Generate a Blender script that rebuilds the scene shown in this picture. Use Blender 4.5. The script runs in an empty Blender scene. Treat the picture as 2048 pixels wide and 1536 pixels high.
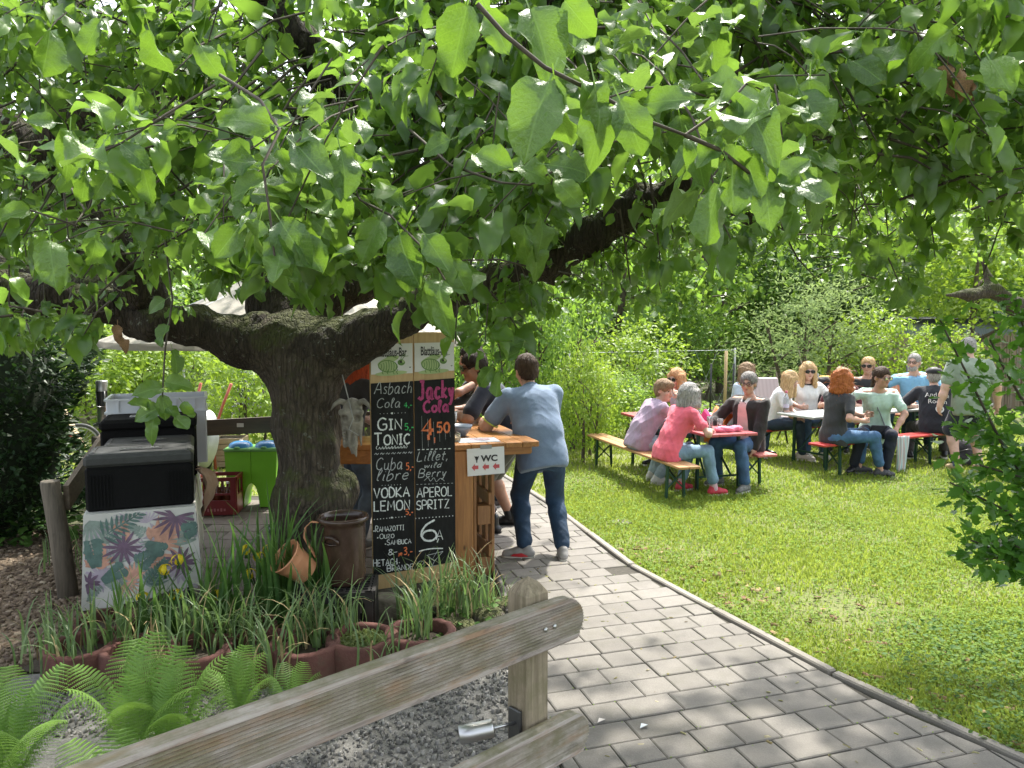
import bpy, bmesh, math, random
import numpy as np
from mathutils import Vector, Matrix, Quaternion
from mathutils.bvhtree import BVHTree
S = bpy.context.scene
COL = S.collection
R = math.radians
rng = np.random.default_rng(7)
random.seed(7)
# ------------------------------------------------------------------ camera, sky, sun, exposure
FPX, EYE, PITCH = 1539.0, 1.83, math.atan(118 / 1539.0)
cam_d = bpy.data.cameras.new('camera')
cam = bpy.data.objects.new('camera', cam_d)
COL.objects.link(cam)
cam.location = (0, 0, EYE)
cam.rotation_euler = (math.pi / 2 - PITCH, 0, 0)
cam_d.sensor_width = 36.0
cam_d.lens = FPX / 2048 * 36.0
cam_d.clip_start = 0.05
cam_d.clip_end = 500
S.camera = cam
SUN_EL, SUN_AZ = R(60), R(24)      # azimuth from +Y towards +X
SUNV = Vector((math.sin(SUN_AZ) * math.cos(SUN_EL), math.cos(SUN_AZ) * math.cos(SUN_EL), math.sin(SUN_EL)))
world = bpy.data.worlds.new('World')
S.world = world
world.use_nodes = True
wn = world.node_tree
bg = wn.nodes['Background']
sky = wn.nodes.new('ShaderNodeTexSky')
sky.sky_type = 'NISHITA'
sky.sun_disc = False
sky.sun_elevation = SUN_EL
sky.sun_rotation = SUN_AZ
sky.air_density = 1.0
sky.dust_density = 3.0
sky.ozone_density = 1.0
hs = wn.nodes.new('ShaderNodeHueSaturation'); hs.inputs['Saturation'].default_value = .38     # thin white cloud
wn.links.new(sky.outputs[0], hs.inputs['Color']); wn.links.new(hs.outputs[0], bg.inputs[0])
bg.inputs[1].default_value = 0.15
sun_d = bpy.data.lights.new('sun', 'SUN')
sun_d.energy = 2.7
sun_d.angle = R(1.8)
sun_d.color = (1.0, 0.95, 0.86)
sun = bpy.data.objects.new('sun', sun_d)
COL.objects.link(sun)
sun.rotation_euler = (-SUNV).to_track_quat('-Z', 'Y').to_euler()
S.view_settings.view_transform = 'Standard'
S.view_settings.look = 'None'
S.view_settings.exposure = 1.82
S.view_settings.gamma = 1.0
S.render.engine = 'CYCLES'
S.cycles.use_denoising = True
S.cycles.max_bounces = 8
S.cycles.transparent_max_bounces = 8
S.cycles.sample_clamp_indirect = 6.0
# ------------------------------------------------------------------ helpers
def G(px, py):
 """ground point seen at a photo pixel"""
 x = (px - 1024) / FPX; u = (768 - py) / FPX
 dz = -math.sin(PITCH) + u * math.cos(PITCH); dy = math.cos(PITCH) + u * math.sin(PITCH)
 t = EYE / -dz
 return Vector((x * t, dy * t, 0))
def P(px, py, Y):
 """point at distance Y along the line of sight"""
 x = (px - 1024) / FPX; u = (768 - py) / FPX
 dz = -math.sin(PITCH) + u * math.cos(PITCH); dy = math.cos(PITCH) + u * math.sin(PITCH)
 t = Y / dy
 return Vector((x * t, Y, EYE + dz * t))
def px_of(p):
 """photo pixel of numpy points (n,3) -> x, y"""
 p = np.asarray(p, float)
 c, s = math.cos(PITCH), math.sin(PITCH)
 dy, dz = p[..., 1], p[..., 2] - EYE
 fwd = dy * c - dz * s; up = dy * s + dz * c
 fwd = np.where(np.abs(fwd) < 1e-4, 1e-4, fwd)
 return 1024 + FPX * p[..., 0] / fwd, 768 - FPX * up / fwd
def tag(o, label=None, cat=None, group=None, kind=None):
 if label: o['label'] = label
 if cat: o['category'] = cat
 if group: o['group'] = group
 if kind: o['kind'] = kind
 return o
def thing(name, label, cat, loc=(0, 0, 0), rotz=0.0, group=None):
 o = bpy.data.objects.new(name, None)
 o.empty_display_size = 0.1
 COL.objects.link(o)
 o.location = loc; o.rotation_euler = (0, 0, rotz)
 return tag(o, label, cat, group)
def inv_of(parent):
 m = Matrix.Identity(4)
 while parent is not None:
  l = Matrix.LocRotScale(parent.location, parent.rotation_euler.to_quaternion(), parent.scale)
  m = l @ m
  parent = parent.parent
 return m.inverted()
def link_mesh(name, me, parent=None, mats=None):
 o = bpy.data.objects.new(name, me)
 COL.objects.link(o)
 if parent is not None: o.parent = parent
 if mats is not None and len(me.materials) == 0:
  for m in (mats if isinstance(mats, (list, tuple)) else [mats]): me.materials.append(m)
 return o
def np_mesh(name, V, F, smooth=True, attr=None, mat_idx=None):
 """mesh from numpy arrays; F is (m,3) or (m,4)"""
 me = bpy.data.meshes.new(name)
 V = np.ascontiguousarray(V, np.float32); F = np.ascontiguousarray(F, np.int32)
 k = F.shape[1]
 me.vertices.add(len(V)); me.vertices.foreach_set('co', V.ravel())
 me.loops.add(F.size); me.loops.foreach_set('vertex_index', F.ravel())
 me.polygons.add(len(F))
 me.polygons.foreach_set('loop_start', np.arange(0, F.size, k, dtype=np.int32))
 me.polygons.foreach_set('loop_total', np.full(len(F), k, np.int32))
 if smooth: me.polygons.foreach_set('use_smooth', np.ones(len(F), bool))
 if mat_idx is not None: me.polygons.foreach_set('material_index', np.ascontiguousarray(mat_idx, np.int32))
 if attr is not None:
  a = me.attributes.new('rnd', 'FLOAT', 'POINT')
  a.data.foreach_set('value', np.ascontiguousarray(attr, np.float32))
 me.update(calc_edges=True)
 return me
class MB:
 """collects simple shapes, links them as one mesh object"""
 def __init__(s): s.v = []; s.f = []; s.sm = []
 def add(s, V, F, smooth=False):
  b = len(s.v)
  s.v += [tuple(x) for x in V]
  s.f += [tuple(i + b for i in q) for q in F]
  s.sm += [smooth] * len(F)
  return s
 def box(s, c, d, rot=None, bev=0.0):
  hx, hy, hz = d[0] / 2, d[1] / 2, d[2] / 2
  c = Vector(c)
  M = rot if isinstance(rot, Matrix) else Matrix.Rotation(rot, 3, 'Z') if rot else Matrix.Identity(3)
  if bev <= 0:
   V = [c + M @ Vector((x * hx, y * hy, z * hz)) for z in (-1, 1) for y in (-1, 1) for x in (-1, 1)]
   F = [(0, 2, 3, 1), (4, 5, 7, 6), (0, 1, 5, 4), (2, 6, 7, 3), (0, 4, 6, 2), (1, 3, 7, 5)]
   return s.add(V, F)
  b = min(bev, hx * .9, hy * .9, hz * .9)
  bm = bmesh.new()
  bmesh.ops.create_cube(bm, size=1.0)
  for v in bm.verts: v.co = Vector((v.co.x * 2 * hx, v.co.y * 2 * hy, v.co.z * 2 * hz))
  bmesh.ops.bevel(bm, geom=list(bm.edges), offset=b, segments=1, affect='EDGES')
  V = [c + M @ v.co for v in bm.verts]
  bm.verts.index_update()
  F = [[v.index for v in f.verts] for f in bm.faces]
  bm.free()
  return s.add(V, F)
 def beam(s, a, b, w, h, up=(0, 0, 1)):
  a, b = Vector(a), Vector(b); d = (b - a); L = d.length; d.normalize()
  up = Vector(up)
  if abs(d.dot(up)) > .98: up = Vector((1, 0, 0))
  x = d.cross(up).normalized(); z = x.cross(d)
  M = Matrix((x, d, z)).transposed()
  return s.box((a + b) / 2, (w, L, h), M)
 def tube(s, pts, r, n=8, caps=True, smooth=True, closed=False):
  pts = [Vector(p) for p in pts]
  if not hasattr(r, '__len__'): r = [r] * len(pts)
  V = []; F = []
  m = len(pts); prev = None
  for i, p in enumerate(pts):
   if closed: d = pts[(i + 1) % m] - pts[i - 1]
   else: d = pts[min(i + 1, m - 1)] - pts[max(i - 1, 0)]
   if d.length < 1e-9: d = Vector((0, 0, 1))
   d.normalize()
   if prev is None:
    ref = Vector((0, 0, 1)) if abs(d.z) < .9 else Vector((1, 0, 0))
    x = d.cross(ref).normalized()
   else:
    x = (prev - d * prev.dot(d))
    x = x.normalized() if x.length > 1e-6 else d.orthogonal().normalized()
   prev = x; y = d.cross(x)
   for k in range(n):
    a = 2 * math.pi * k / n
    V.append(p + (x * math.cos(a) + y * math.sin(a)) * r[i])
  for i in range(m if closed else m - 1):
   for k in range(n):
    a = i * n + k; b = i * n + (k + 1) % n
    c = ((i + 1) % m) * n + (k + 1) % n; d2 = ((i + 1) % m) * n + k
    F.append((a, b, c, d2))
  s.add(V, F, smooth)
  if caps and not closed:
   b0 = len(s.v) - m * n
   s.f.append(tuple(b0 + k for k in reversed(range(n)))); s.sm.append(False)
   e0 = len(s.v) - n
   s.f.append(tuple(e0 + k for k in range(n))); s.sm.append(False)
  return s
 def lathe(s, prof, c=(0, 0, 0), n=24, M=None, smooth=True, caps=False):
  c = Vector(c); V = []; F = []
  M = M or Matrix.Identity(3)
  for (r, z) in prof:
   for k in range(n):
    a = 2 * math.pi * k / n
    V.append(c + M @ Vector((r * math.cos(a), r * math.sin(a), z)))
  for i in range(len(prof) - 1):
   for k in range(n):
    F.append((i * n + k, i * n + (k + 1) % n, (i + 1) * n + (k + 1) % n, (i + 1) * n + k))
  b0 = len(s.v)
  s.add(V, F, smooth)
  if caps:
   s.f.append(tuple(b0 + k for k in reversed(range(n)))); s.sm.append(False)
   e0 = b0 + (len(prof) - 1) * n
   s.f.append(tuple(e0 + k for k in range(n))); s.sm.append(False)
  return s
 def prism(s, poly, z0, z1, M=None, c=(0, 0, 0)):
  M = M or Matrix.Identity(3); c = Vector(c); n = len(poly)
  V = [c + M @ Vector((x, y, z)) for z in (z0, z1) for x, y in poly]
  F = [tuple(reversed(range(n))), tuple(range(n, 2 * n))]
  F += [(i, (i + 1) % n, n + (i + 1) % n, n + i) for i in range(n)]
  return s.add(V, F)
 def mesh(s, name):
  me = bpy.data.meshes.new(name)
  me.from_pydata([tuple(v) for v in s.v], [], s.f)
  me.polygons.foreach_set('use_smooth', s.sm)
  me.update()
  return me
 def build(s, name, mat, parent=None, world=False):
  if world and parent is not None:
   M = inv_of(parent)
   s.v = [M @ Vector(v) for v in s.v]
  return link_mesh(name, s.mesh(name), parent, mat)
def copy_tree(o, parent=None):
 c = o.copy(); COL.objects.link(c)
 c.parent = parent
 for ch in list(o.children): copy_tree(ch, c)
 return c
# ------------------------------------------------------------------ materials
MATS = {}
def nt(name):
 m = bpy.data.materials.new(name); m.use_nodes = True
 t = m.node_tree
 return m, t, t.nodes['Principled BSDF'], t.nodes, t.links
def ramp(t, fac, stops):
 r = t.nodes.new('ShaderNodeValToRGB')
 while len(r.color_ramp.elements) < len(stops): r.color_ramp.elements.new(0.5)
 for e, (p, c) in zip(r.color_ramp.elements, stops):
  e.position = p; e.color = (c[0], c[1], c[2], 1)
 t.links.new(fac, r.inputs[0])
 return r.outputs[0]
def noise(t, scale, detail=4, rough=.55, vec=None, dist=0.0):
 n = t.nodes.new('ShaderNodeTexNoise')
 n.inputs['Scale'].default_value = scale; n.inputs['Detail'].default_value = detail
 n.inputs['Roughness'].default_value = rough; n.inputs['Distortion'].default_value = dist
 if vec is not None: t.links.new(vec, n.inputs['Vector'])
 return n.outputs[0]
def coords(t, kind='Object', scale=(1, 1, 1), rot=(0, 0, 0)):
 c = t.nodes.new('ShaderNodeTexCoord'); m = t.nodes.new('ShaderNodeMapping')
 m.inputs['Scale'].default_value = scale; m.inputs['Rotation'].default_value = rot
 t.links.new(c.outputs[kind], m.inputs[0])
 return m.outputs[0]
def bump(t, b, h, strength=.3, dist=.01):
 n = t.nodes.new('ShaderNodeBump')
 n.inputs['Strength'].default_value = strength; n.inputs['Distance'].default_value = dist
 t.links.new(h, n.inputs['Height']); t.links.new(n.outputs[0], b.inputs['Normal'])
def mixc(t, fac, a, b, mode='MIX'):
 n = t.nodes.new('ShaderNodeMix'); n.data_type = 'RGBA'; n.blend_type = mode
 for sock, v in ((n.inputs[0], fac), (n.inputs[6], a), (n.inputs[7], b)):
  if hasattr(v, 'is_output') or isinstance(v, bpy.types.NodeSocket): t.links.new(v, sock)
  elif isinstance(v, (int, float)): sock.default_value = v
  else: sock.default_value = (v[0], v[1], v[2], 1)
 return n.outputs[2]
def mat(name, col, rough=.6, metal=0.0, var=.15, scale=8.0, bumpk=0.0, bscale=40.0, spec=None, stretch=(1, 1, 1), sheen=0.0, trans=0.0, coat=0.0):
 """plain material with noise-varied colour and fine relief"""
 if name in MATS: return MATS[name]
 m, t, b, N, L = nt(name)
 v = coords(t, 'Object', stretch)
 c = Vector(col)
 lo = [max(0, x * (1 - var)) for x in c]; hi = [min(1, x * (1 + var)) for x in c]
 L.new(ramp(t, noise(t, scale, 5, .6, v), [(.3, lo), (.7, hi)]), b.inputs['Base Color'])
 b.inputs['Roughness'].default_value = rough; b.inputs['Metallic'].default_value = metal
 if spec is not None: b.inputs['Specular IOR Level'].default_value = spec
 if bumpk: bump(t, b, noise(t, bscale, 4, .6, v), bumpk, .01)
 if sheen: b.inputs['Sheen Weight'].default_value = sheen
 if coat: b.inputs['Coat Weight'].default_value = coat; b.inputs['Coat Roughness'].default_value = .15
 if trans: b.inputs['Transmission Weight'].default_value = trans
 MATS[name] = m
 return m
def wood(name, dark, light, axis=0, scale=6.0, rough=.6, stretch=14.0, knots=True, bumpk=.15, grime=None):
 """wood with grain along an axis (0,1,2) of the object"""
 if name in MATS: return MATS[name]
 m, t, b, N, L = nt(name)
 sc = [stretch, stretch, stretch]; sc[axis] = 1.0
 v = coords(t, 'Object', sc)
 g = noise(t, scale, 6, .65, v, .6)
 col = ramp(t, g, [(.28, dark), (.5, [(a + b2) / 2 for a, b2 in zip(dark, light)]), (.72, light)])
 if knots:
  v2 = coords(t, 'Object', [3.5 if i != axis else 1.6 for i in range(3)])
  vo = N.new('ShaderNodeTexVoronoi'); vo.inputs['Scale'].default_value = 2.2
  L.new(v2, vo.inputs['Vector'])
  k = ramp(t, vo.outputs['Distance'], [(.03, (1, 1, 1)), (.1, (0, 0, 0))])
  col = mixc(t, k, col, [x * .45 for x in dark])
 if grime is not None:
  v3 = coords(t, 'Object', (1, 1, 1))
  gm = ramp(t, noise(t, 5.0, 6, .7, v3), [(.48, (0, 0, 0)), (.66, (.8, .8, .8))])
  col = mixc(t, gm, col, grime)
 L.new(col, b.inputs['Base Color'])
 b.inputs['Roughness'].default_value = rough
 bump(t, b, g, bumpk, .01)
 MATS[name] = m
 return m
def leafmat(name, dark, light, under=None, transl=.35, rough=.38, tcol=None, obj_random=False, veins=False, spec=.5):
 """leaf: glossy top, paler underside, light shining through"""
 if name in MATS: return MATS[name]
 m, t, b, N, L = nt(name)
 if obj_random:
  r = N.new('ShaderNodeObjectInfo').outputs['Random']
 else:
  a = N.new('ShaderNodeAttribute'); a.attribute_name = 'rnd'; r = a.outputs['Fac']
 col = ramp(t, r, [(0.0, dark), (.6, [(x + y) / 2 for x, y in zip(dark, light)]), (1.0, light)])
 v = coords(t, 'Object')
 col = mixc(t, ramp(t, noise(t, 30, 3, .6, v), [(.35, (0, 0, 0)), (.75, (.35, .35, .35))]), col, [x * 1.5 for x in light])
 if under is not None:
  geo = N.new('ShaderNodeNewGeometry')
  col = mixc(t, geo.outputs['Backfacing'], col, under)
 L.new(col, b.inputs['Base Color'])
 b.inputs['Roughness'].default_value = rough
 b.inputs['Specular IOR Level'].default_value = spec
 if veins:
  sx_ = N.new('ShaderNodeSeparateXYZ'); L.new(v, sx_.inputs[0])
  def mth(op, a, c=None):
   n_ = N.new('ShaderNodeMath'); n_.operation = op
   for k_, q_ in enumerate((a, c)):
    if q_ is None: continue
    if isinstance(q_, (int, float)): n_.inputs[k_].default_value = q_
    else: L.new(q_, n_.inputs[k_])
   return n_.outputs[0]
  ax_ = mth('ABSOLUTE', sx_.outputs['X'])
  side = mth('ABSOLUTE', mth('SINE', mth('MULTIPLY', mth('SUBTRACT', sx_.outputs['Y'], mth('MULTIPLY', ax_, .8)), 21.0)))
  vein = mth('MAXIMUM', ramp(t, ax_, [(.006, (1, 1, 1)), (.02, (0, 0, 0))]), ramp(t, side, [(.04, (.55, .55, .55)), (.14, (0, 0, 0))]))
  col2 = mixc(t, mth('MULTIPLY', vein, .55), col, [min(1, x * 1.5 + .05) for x in light])
  L.new(col2, b.inputs['Base Color'])
  hh = mth('ADD', mth('MULTIPLY', vein, -.6), noise(t, 14, 4, .6, v))
  bump(t, b, hh, .3, .02)
 tr = N.new('ShaderNodeBsdfTranslucent')
 tc = mixc(t, .5, col, tcol if tcol else [min(1, x * 2.2) for x in light])
 L.new(tc, tr.inputs['Color'])
 mx = N.new('ShaderNodeMixShader'); mx.inputs[0].default_value = transl
 L.new(b.outputs[0], mx.inputs[1]); L.new(tr.outputs[0], mx.inputs[2])
 L.new(mx.outputs[0], N['Material Output'].inputs['Surface'])
 MATS[name] = m
 return m
def glassmat(name, col=(1, 1, 1), rough=.02, ior=1.45):
 if name in MATS: return MATS[name]
 m, t, b, N, L = nt(name)
 b.inputs['Base Color'].default_value = (*col, 1); b.inputs['Roughness'].default_value = rough
 b.inputs['Transmission Weight'].default_value = 1.0; b.inputs['IOR'].default_value = ior
 MATS[name] = m
 return m
# leaf templates -------------------------------------------------------------------------------
def leaf_template(nu=7, nv=2, L=1.0, W=.62, fold=.25, droop=.25, wave=.05, serr=0.0, seed=0, stalk=.22):
 """apple leaf: along +Y from 0..L (stalk before), normal +Z; returns V,F quads"""
 r = np.random.default_rng(seed)
 V = []; F = []
 ph = r.uniform(0, 6.28, 3)
 for i in range(nu + 1):
  t = i / nu
  w = W / 2 * (math.sin(math.pi * min(1, t ** .92 * .97 + .02)) ** .55) * (1.04 - .10 * t)
  if i == nu: w = .004
  for j in range(-nv, nv + 1):
   s = j / nv
   ww = w * (1 + (serr * (1 if i % 2 else -1) if abs(j) == nv and 0 < i < nu else 0))
   x = s * ww
   z = fold * abs(s) * w - droop * t * t * L + wave * math.sin(t * 7 + ph[0] + s * 1.7) * abs(s) + wave * .5 * math.sin(t * 13 + ph[1]) * s
   y = L * t * (1 - .08 * droop * t)
   V.append((x, y, z))
 k = 2 * nv + 1
 for i in range(nu):
  for j in range(2 * nv):
   F.append((i * k + j, i * k + j + 1, (i + 1) * k + j + 1, (i + 1) * k + j))
 if stalk:
  b = len(V); w = .012
  V += [(-w, -stalk, .05 * L), (w, -stalk, .05 * L), (w, .02, 0.002), (-w, .02, .002)]
  F.append((b, b + 1, b + 2, b + 3))
 return np.array(V), np.array(F)
def scatter_leaves(TV, TF, pos, d, n, size, name, rnd=None):
 """many copies of a template: pos (m,3), d leaf direction, n approx normal, size (m,)"""
 d = d / np.linalg.norm(d, axis=1, keepdims=True)
 x = np.cross(d, n); x /= np.maximum(np.linalg.norm(x, axis=1, keepdims=True), 1e-6)
 z = np.cross(x, d)
 M = np.stack([x, d, z], axis=2)                       # columns
 V = np.einsum('mij,kj->mki', M, TV) * size[:, None, None] + pos[:, None, :]
 m, k = len(pos), len(TV)
 F = (TF[None] + (np.arange(m) * k)[:, None, None]).reshape(-1, TF.shape[1])
 if rnd is None: rnd = rng.random(m)
 return np_mesh(name, V.reshape(-1, 3), F, True, np.repeat(rnd, k))
# ------------------------------------------------------------------ smooth bodies (people, limbs of trees, stones)
class SDF:
 """union of tapered capsules and ellipsoids with soft joints, meshed as ONE continuous surface"""
 def __init__(s, k=.03): s.p = []; s.k = k; s.cut = []
 def cap(s, a, b, ra, rb=None, k=None, sub=False):
  s.p.append(('c', np.array(a, float), np.array(b, float), ra, ra if rb is None else rb, s.k if k is None else k, sub)); return s
 def ell(s, c, r, M=None, k=None, sub=False):
  s.p.append(('e', np.array(c, float), np.array(r, float), np.array(M if M is not None else np.eye(3), float), None, s.k if k is None else k, sub)); return s
 def mesh(s, h=.012, smooth=1):
  lo = np.full(3, 1e9); hi = -lo
  for p in s.p:
   if p[6]: continue
   if p[0] == 'c':
    r = max(p[3], p[4]); lo = np.minimum(lo, np.minimum(p[1], p[2]) - r); hi = np.maximum(hi, np.maximum(p[1], p[2]) + r)
   else:
    r = p[2].max(); lo = np.minimum(lo, p[1] - r); hi = np.maximum(hi, p[1] + r)
  lo -= 3 * h; hi += 3 * h
  n = np.ceil((hi - lo) / h).astype(int) + 1
  D = np.full(n, .2, np.float32)
  ax = [lo[i] + h * np.arange(n[i]) for i in range(3)]
  for p in s.p:
   if p[0] == 'c':
    r = max(p[3], p[4]); a0 = np.minimum(p[1], p[2]) - r; a1 = np.maximum(p[1], p[2]) + r
   else:
    r = p[2].max(); a0 = p[1] - r; a1 = p[1] + r
   mg = p[5] + 2 * h
   i0 = np.clip(np.floor((a0 - mg - lo) / h).astype(int), 0, n); i1 = np.clip(np.ceil((a1 + mg - lo) / h).astype(int) + 1, 0, n)
   if (i1 <= i0).any(): continue
   X, Y, Z = np.meshgrid(ax[0][i0[0]:i1[0]], ax[1][i0[1]:i1[1]], ax[2][i0[2]:i1[2]], indexing='ij')
   if p[0] == 'c':
    a, b = p[1], p[2]; ba = b - a; L2 = max((ba ** 2).sum(), 1e-9)
    t = np.clip(((X - a[0]) * ba[0] + (Y - a[1]) * ba[1] + (Z - a[2]) * ba[2]) / L2, 0, 1)
    d = np.sqrt((X - a[0] - ba[0] * t) ** 2 + (Y - a[1] - ba[1] * t) ** 2 + (Z - a[2] - ba[2] * t) ** 2) - (p[3] + (p[4] - p[3]) * t)
   else:
    q = np.stack([X - p[1][0], Y - p[1][1], Z - p[1][2]], -1) @ p[3]
    q0 = np.sqrt(((q / p[2]) ** 2).sum(-1)); q1 = np.sqrt(((q / p[2] ** 2) ** 2).sum(-1))
    d = q0 * (q0 - 1) / np.maximum(q1, 1e-6)
   sl = D[i0[0]:i1[0], i0[1]:i1[1], i0[2]:i1[2]]
   k = p[5]
   if p[6]:
    hh = np.maximum(k - np.abs(sl + d), 0) / k
    D[i0[0]:i1[0], i0[1]:i1[1], i0[2]:i1[2]] = np.maximum(sl, -d) + hh * hh * k * .25
   else:
    hh = np.maximum(k - np.abs(sl - d), 0) / k
    D[i0[0]:i1[0], i0[1]:i1[1], i0[2]:i1[2]] = np.minimum(sl, d) - hh * hh * k * .25
  for (o, nn) in s.cut:                      # keep the side nn points away from
   X, Y, Z = np.meshgrid(*ax, indexing='ij')
   D = np.maximum(D, ((X - o[0]) * nn[0] + (Y - o[1]) * nn[1] + (Z - o[2]) * nn[2]).astype(np.float32))
  return surface_net(D, lo, h, smooth)
def surface_net(D, lo, h, smooth=1):
 neg = D < 0
 nx, ny, nz = D.shape
 cnt = np.zeros((nx - 1, ny - 1, nz - 1), np.int8)
 for a in (0, 1):
  for b in (0, 1):
   for c in (0, 1):
    cnt += neg[a:nx - 1 + a, b:ny - 1 + b, c:nz - 1 + c]
 act = (cnt > 0) & (cnt < 8)
 idx = np.full(act.shape, -1, np.int64)
 I = np.argwhere(act); idx[act] = np.arange(len(I))
 acc = np.zeros((len(I), 3)); w = np.zeros(len(I))
 corners = [(a, b, c) for a in (0, 1) for b in (0, 1) for c in (0, 1)]
 for ca in corners:
  for axis in range(3):
   if ca[axis] == 1: continue
   cb = list(ca); cb[axis] = 1
   da = D[I[:, 0] + ca[0], I[:, 1] + ca[1], I[:, 2] + ca[2]]; db = D[I[:, 0] + cb[0], I[:, 1] + cb[1], I[:, 2] + cb[2]]
   m = (da < 0) != (db < 0)
   t = np.where(m, da / np.where(m, da - db, 1), 0)
   for q in range(3):
    acc[:, q] += np.where(m, ca[q] + (t if q == axis else 0), 0)
   w += m
 V = I + acc / np.maximum(w, 1)[:, None]
 Q = []
 for axis in range(3):
  o1, o2 = (axis + 1) % 3, (axis + 2) % 3
  sl0 = [slice(None)] * 3; sl1 = [slice(None)] * 3
  sl0[axis] = slice(0, -1); sl1[axis] = slice(1, None)
  a, b = neg[tuple(sl0)], neg[tuple(sl1)]
  E = np.argwhere(a != b)
  ok = (E[:, o1] > 0) & (E[:, o2] > 0) & (E[:, o1] < D.shape[o1] - 1) & (E[:, o2] < D.shape[o2] - 1)
  E = E[ok]
  if not len(E): continue
  flip = a[E[:, 0], E[:, 1], E[:, 2]]
  q = []
  for s1, s2 in ((0, 0), (1, 0), (1, 1), (0, 1)):
   C = E.copy(); C[:, o1] -= s1; C[:, o2] -= s2
   q.append(idx[C[:, 0], C[:, 1], C[:, 2]])
  q = np.stack(q, 1)
  q = np.where(flip[:, None], q, q[:, ::-1])
  Q.append(q)
 Q = np.concatenate(Q) if Q else np.zeros((0, 4), int)
 Q = Q[(Q >= 0).all(1)]
 V = V * h + lo
 for _ in range(smooth):
  A = np.zeros_like(V); c = np.zeros(len(V))
  for i in range(4):
   for j in (i - 1, (i + 1) % 4):
    np.add.at(A, Q[:, i], V[Q[:, j]]); np.add.at(c, Q[:, i], 1)
  V = np.where(c[:, None] > 0, .45 * V + .55 * A / np.maximum(c, 1)[:, None], V)
 return V, Q
def vnormals(V, Q):
 n = np.cross(V[Q[:, 2]] - V[Q[:, 0]], V[Q[:, 3]] - V[Q[:, 1]])
 N = np.zeros_like(V)
 for i in range(4): np.add.at(N, Q[:, i], n)
 return N / np.maximum(np.linalg.norm(N, axis=1, keepdims=True), 1e-9)
def wrinkle(V, Q, amp, freq, seed, stretch=(1, 1, 1)):
 r = np.random.default_rng(seed)
 N = vnormals(V, Q); d = np.zeros(len(V))
 for i in range(7):
  k = r.normal(size=3) * freq * (0.6 + .35 * i) * np.array(stretch)
  w = V @ k + r.uniform(0, 6.28)
  d += (1 - np.abs(np.sin(w + 1.2 * np.sin(V @ (k[[1, 2, 0]] * .4))))) ** 2 / (1 + .5 * i)
 return V + N * ((d - d.mean()) * amp)[:, None]
# ------------------------------------------------------------------ ground
def interp(pts):
 xs = [p[0] for p in pts]; ys = [p[1] for p in pts]
 return lambda t: np.interp(t, xs, ys)
KERB = [(1.9, 2.95), (2.3, 2.66), (3.07, 2.13), (3.57, 1.80), (3.91, 1.65), (4.66, 1.32), (4.96, 1.20), (5.75, .86), (6.16, .75), (7.14, .53), (7.91, .30), (9.0, -.05), (10.5, -.6)]
kerb_x = interp(KERB)
PATHL = [(1.9, .42), (2.6, .27), (3.5, .14), (5.3, -.05), (5.92, -.17), (7.2, -1.0), (8.5, -1.6), (10.5, -2.2)]
path_l = interp(PATHL)
def ground_mat(name, c1, c2, c3, scale=3.0, bumpk=.5):
 m, t, b, N, L = nt(name)
 v = coords(t, 'Object')
 a = ramp(t, noise(t, scale, 8, .65, v), [(.3, c1), (.5, c2), (.7, c3)])
 a = mixc(t, .35, a, ramp(t, noise(t, 90, 3, .6, v), [(.3, [x * .5 for x in c1]), (.7, [min(1, x * 1.5) for x in c3])]))
 L.new(a, b.inputs['Base Color']); b.inputs['Roughness'].default_value = .9
 bump(t, b, noise(t, 60, 5, .7, v), bumpk, .02)
 return m
m_soil = ground_mat('soil', (.045, .035, .02), (.06, .055, .025), (.07, .085, .03))
def sheet(name, poly, z, m, kind='structure'):
 mb = MB(); mb.add([(x, y, z) for x, y in poly], [tuple(range(len(poly)))])
 return tag(mb.build(name, m), kind=kind)
sheet('ground', [(-150, -60), (150, -60), (150, 260), (-150, 260)], -.012, m_soil)
m_lawn = ground_mat('lawn_soil', (.08, .10, .025), (.12, .15, .035), (.17, .165, .06), 2.2)
kp = [(float(kerb_x(y)) + .03, y) for y in np.linspace(2.0, 10.4, 24)]
sheet('lawn', kp + [(-.6, 10.5), (-.4, 13.0), (12, 16), (14, 2.0)], -.004, m_lawn)
sheet('garden_lawn', [(-3.7, 8.15), (-.9, 8.15), (-.9, 13.5), (-9, 13.5), (-9, 9.4), (-3.9, 8.3)], -.003, m_lawn)
m_mulch = ground_mat('mulch_soil', (.09, .065, .04), (.13, .095, .06), (.17, .13, .09), 9.0)
sheet('mulch_path', [(-2.62, 3.3), (-2.6, 4.4), (-3.2, 6.0), (-3.7, 6.9), (-6.5, 7.4), (-7.5, 5.5), (-6, 2.0), (-2.7, 2.2)], -.004, m_mulch)
m_grav = ground_mat('gravel_bed', (.12, .115, .105), (.17, .165, .15), (.23, .22, .205), 14.0)
sheet('gravel_strip', [(-2.4, 1.6), (.40, 1.9), (.27, 2.6), (.13, 3.5), (.0, 4.6), (-.5, 4.4), (-2.6, 3.9)], -.002, m_grav)
m_bed = ground_mat('bed_soil', (.03, .022, .015), (.045, .033, .02), (.06, .05, .03), 6.0)
sheet('flower_bed', [(-2.62, 3.95), (-2.2, 3.9), (-.6, 3.95), (.0, 4.75), (-.12, 5.55), (-.5, 5.5), (-.9, 4.95), (-2.6, 4.75)], .002, m_bed)
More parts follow.
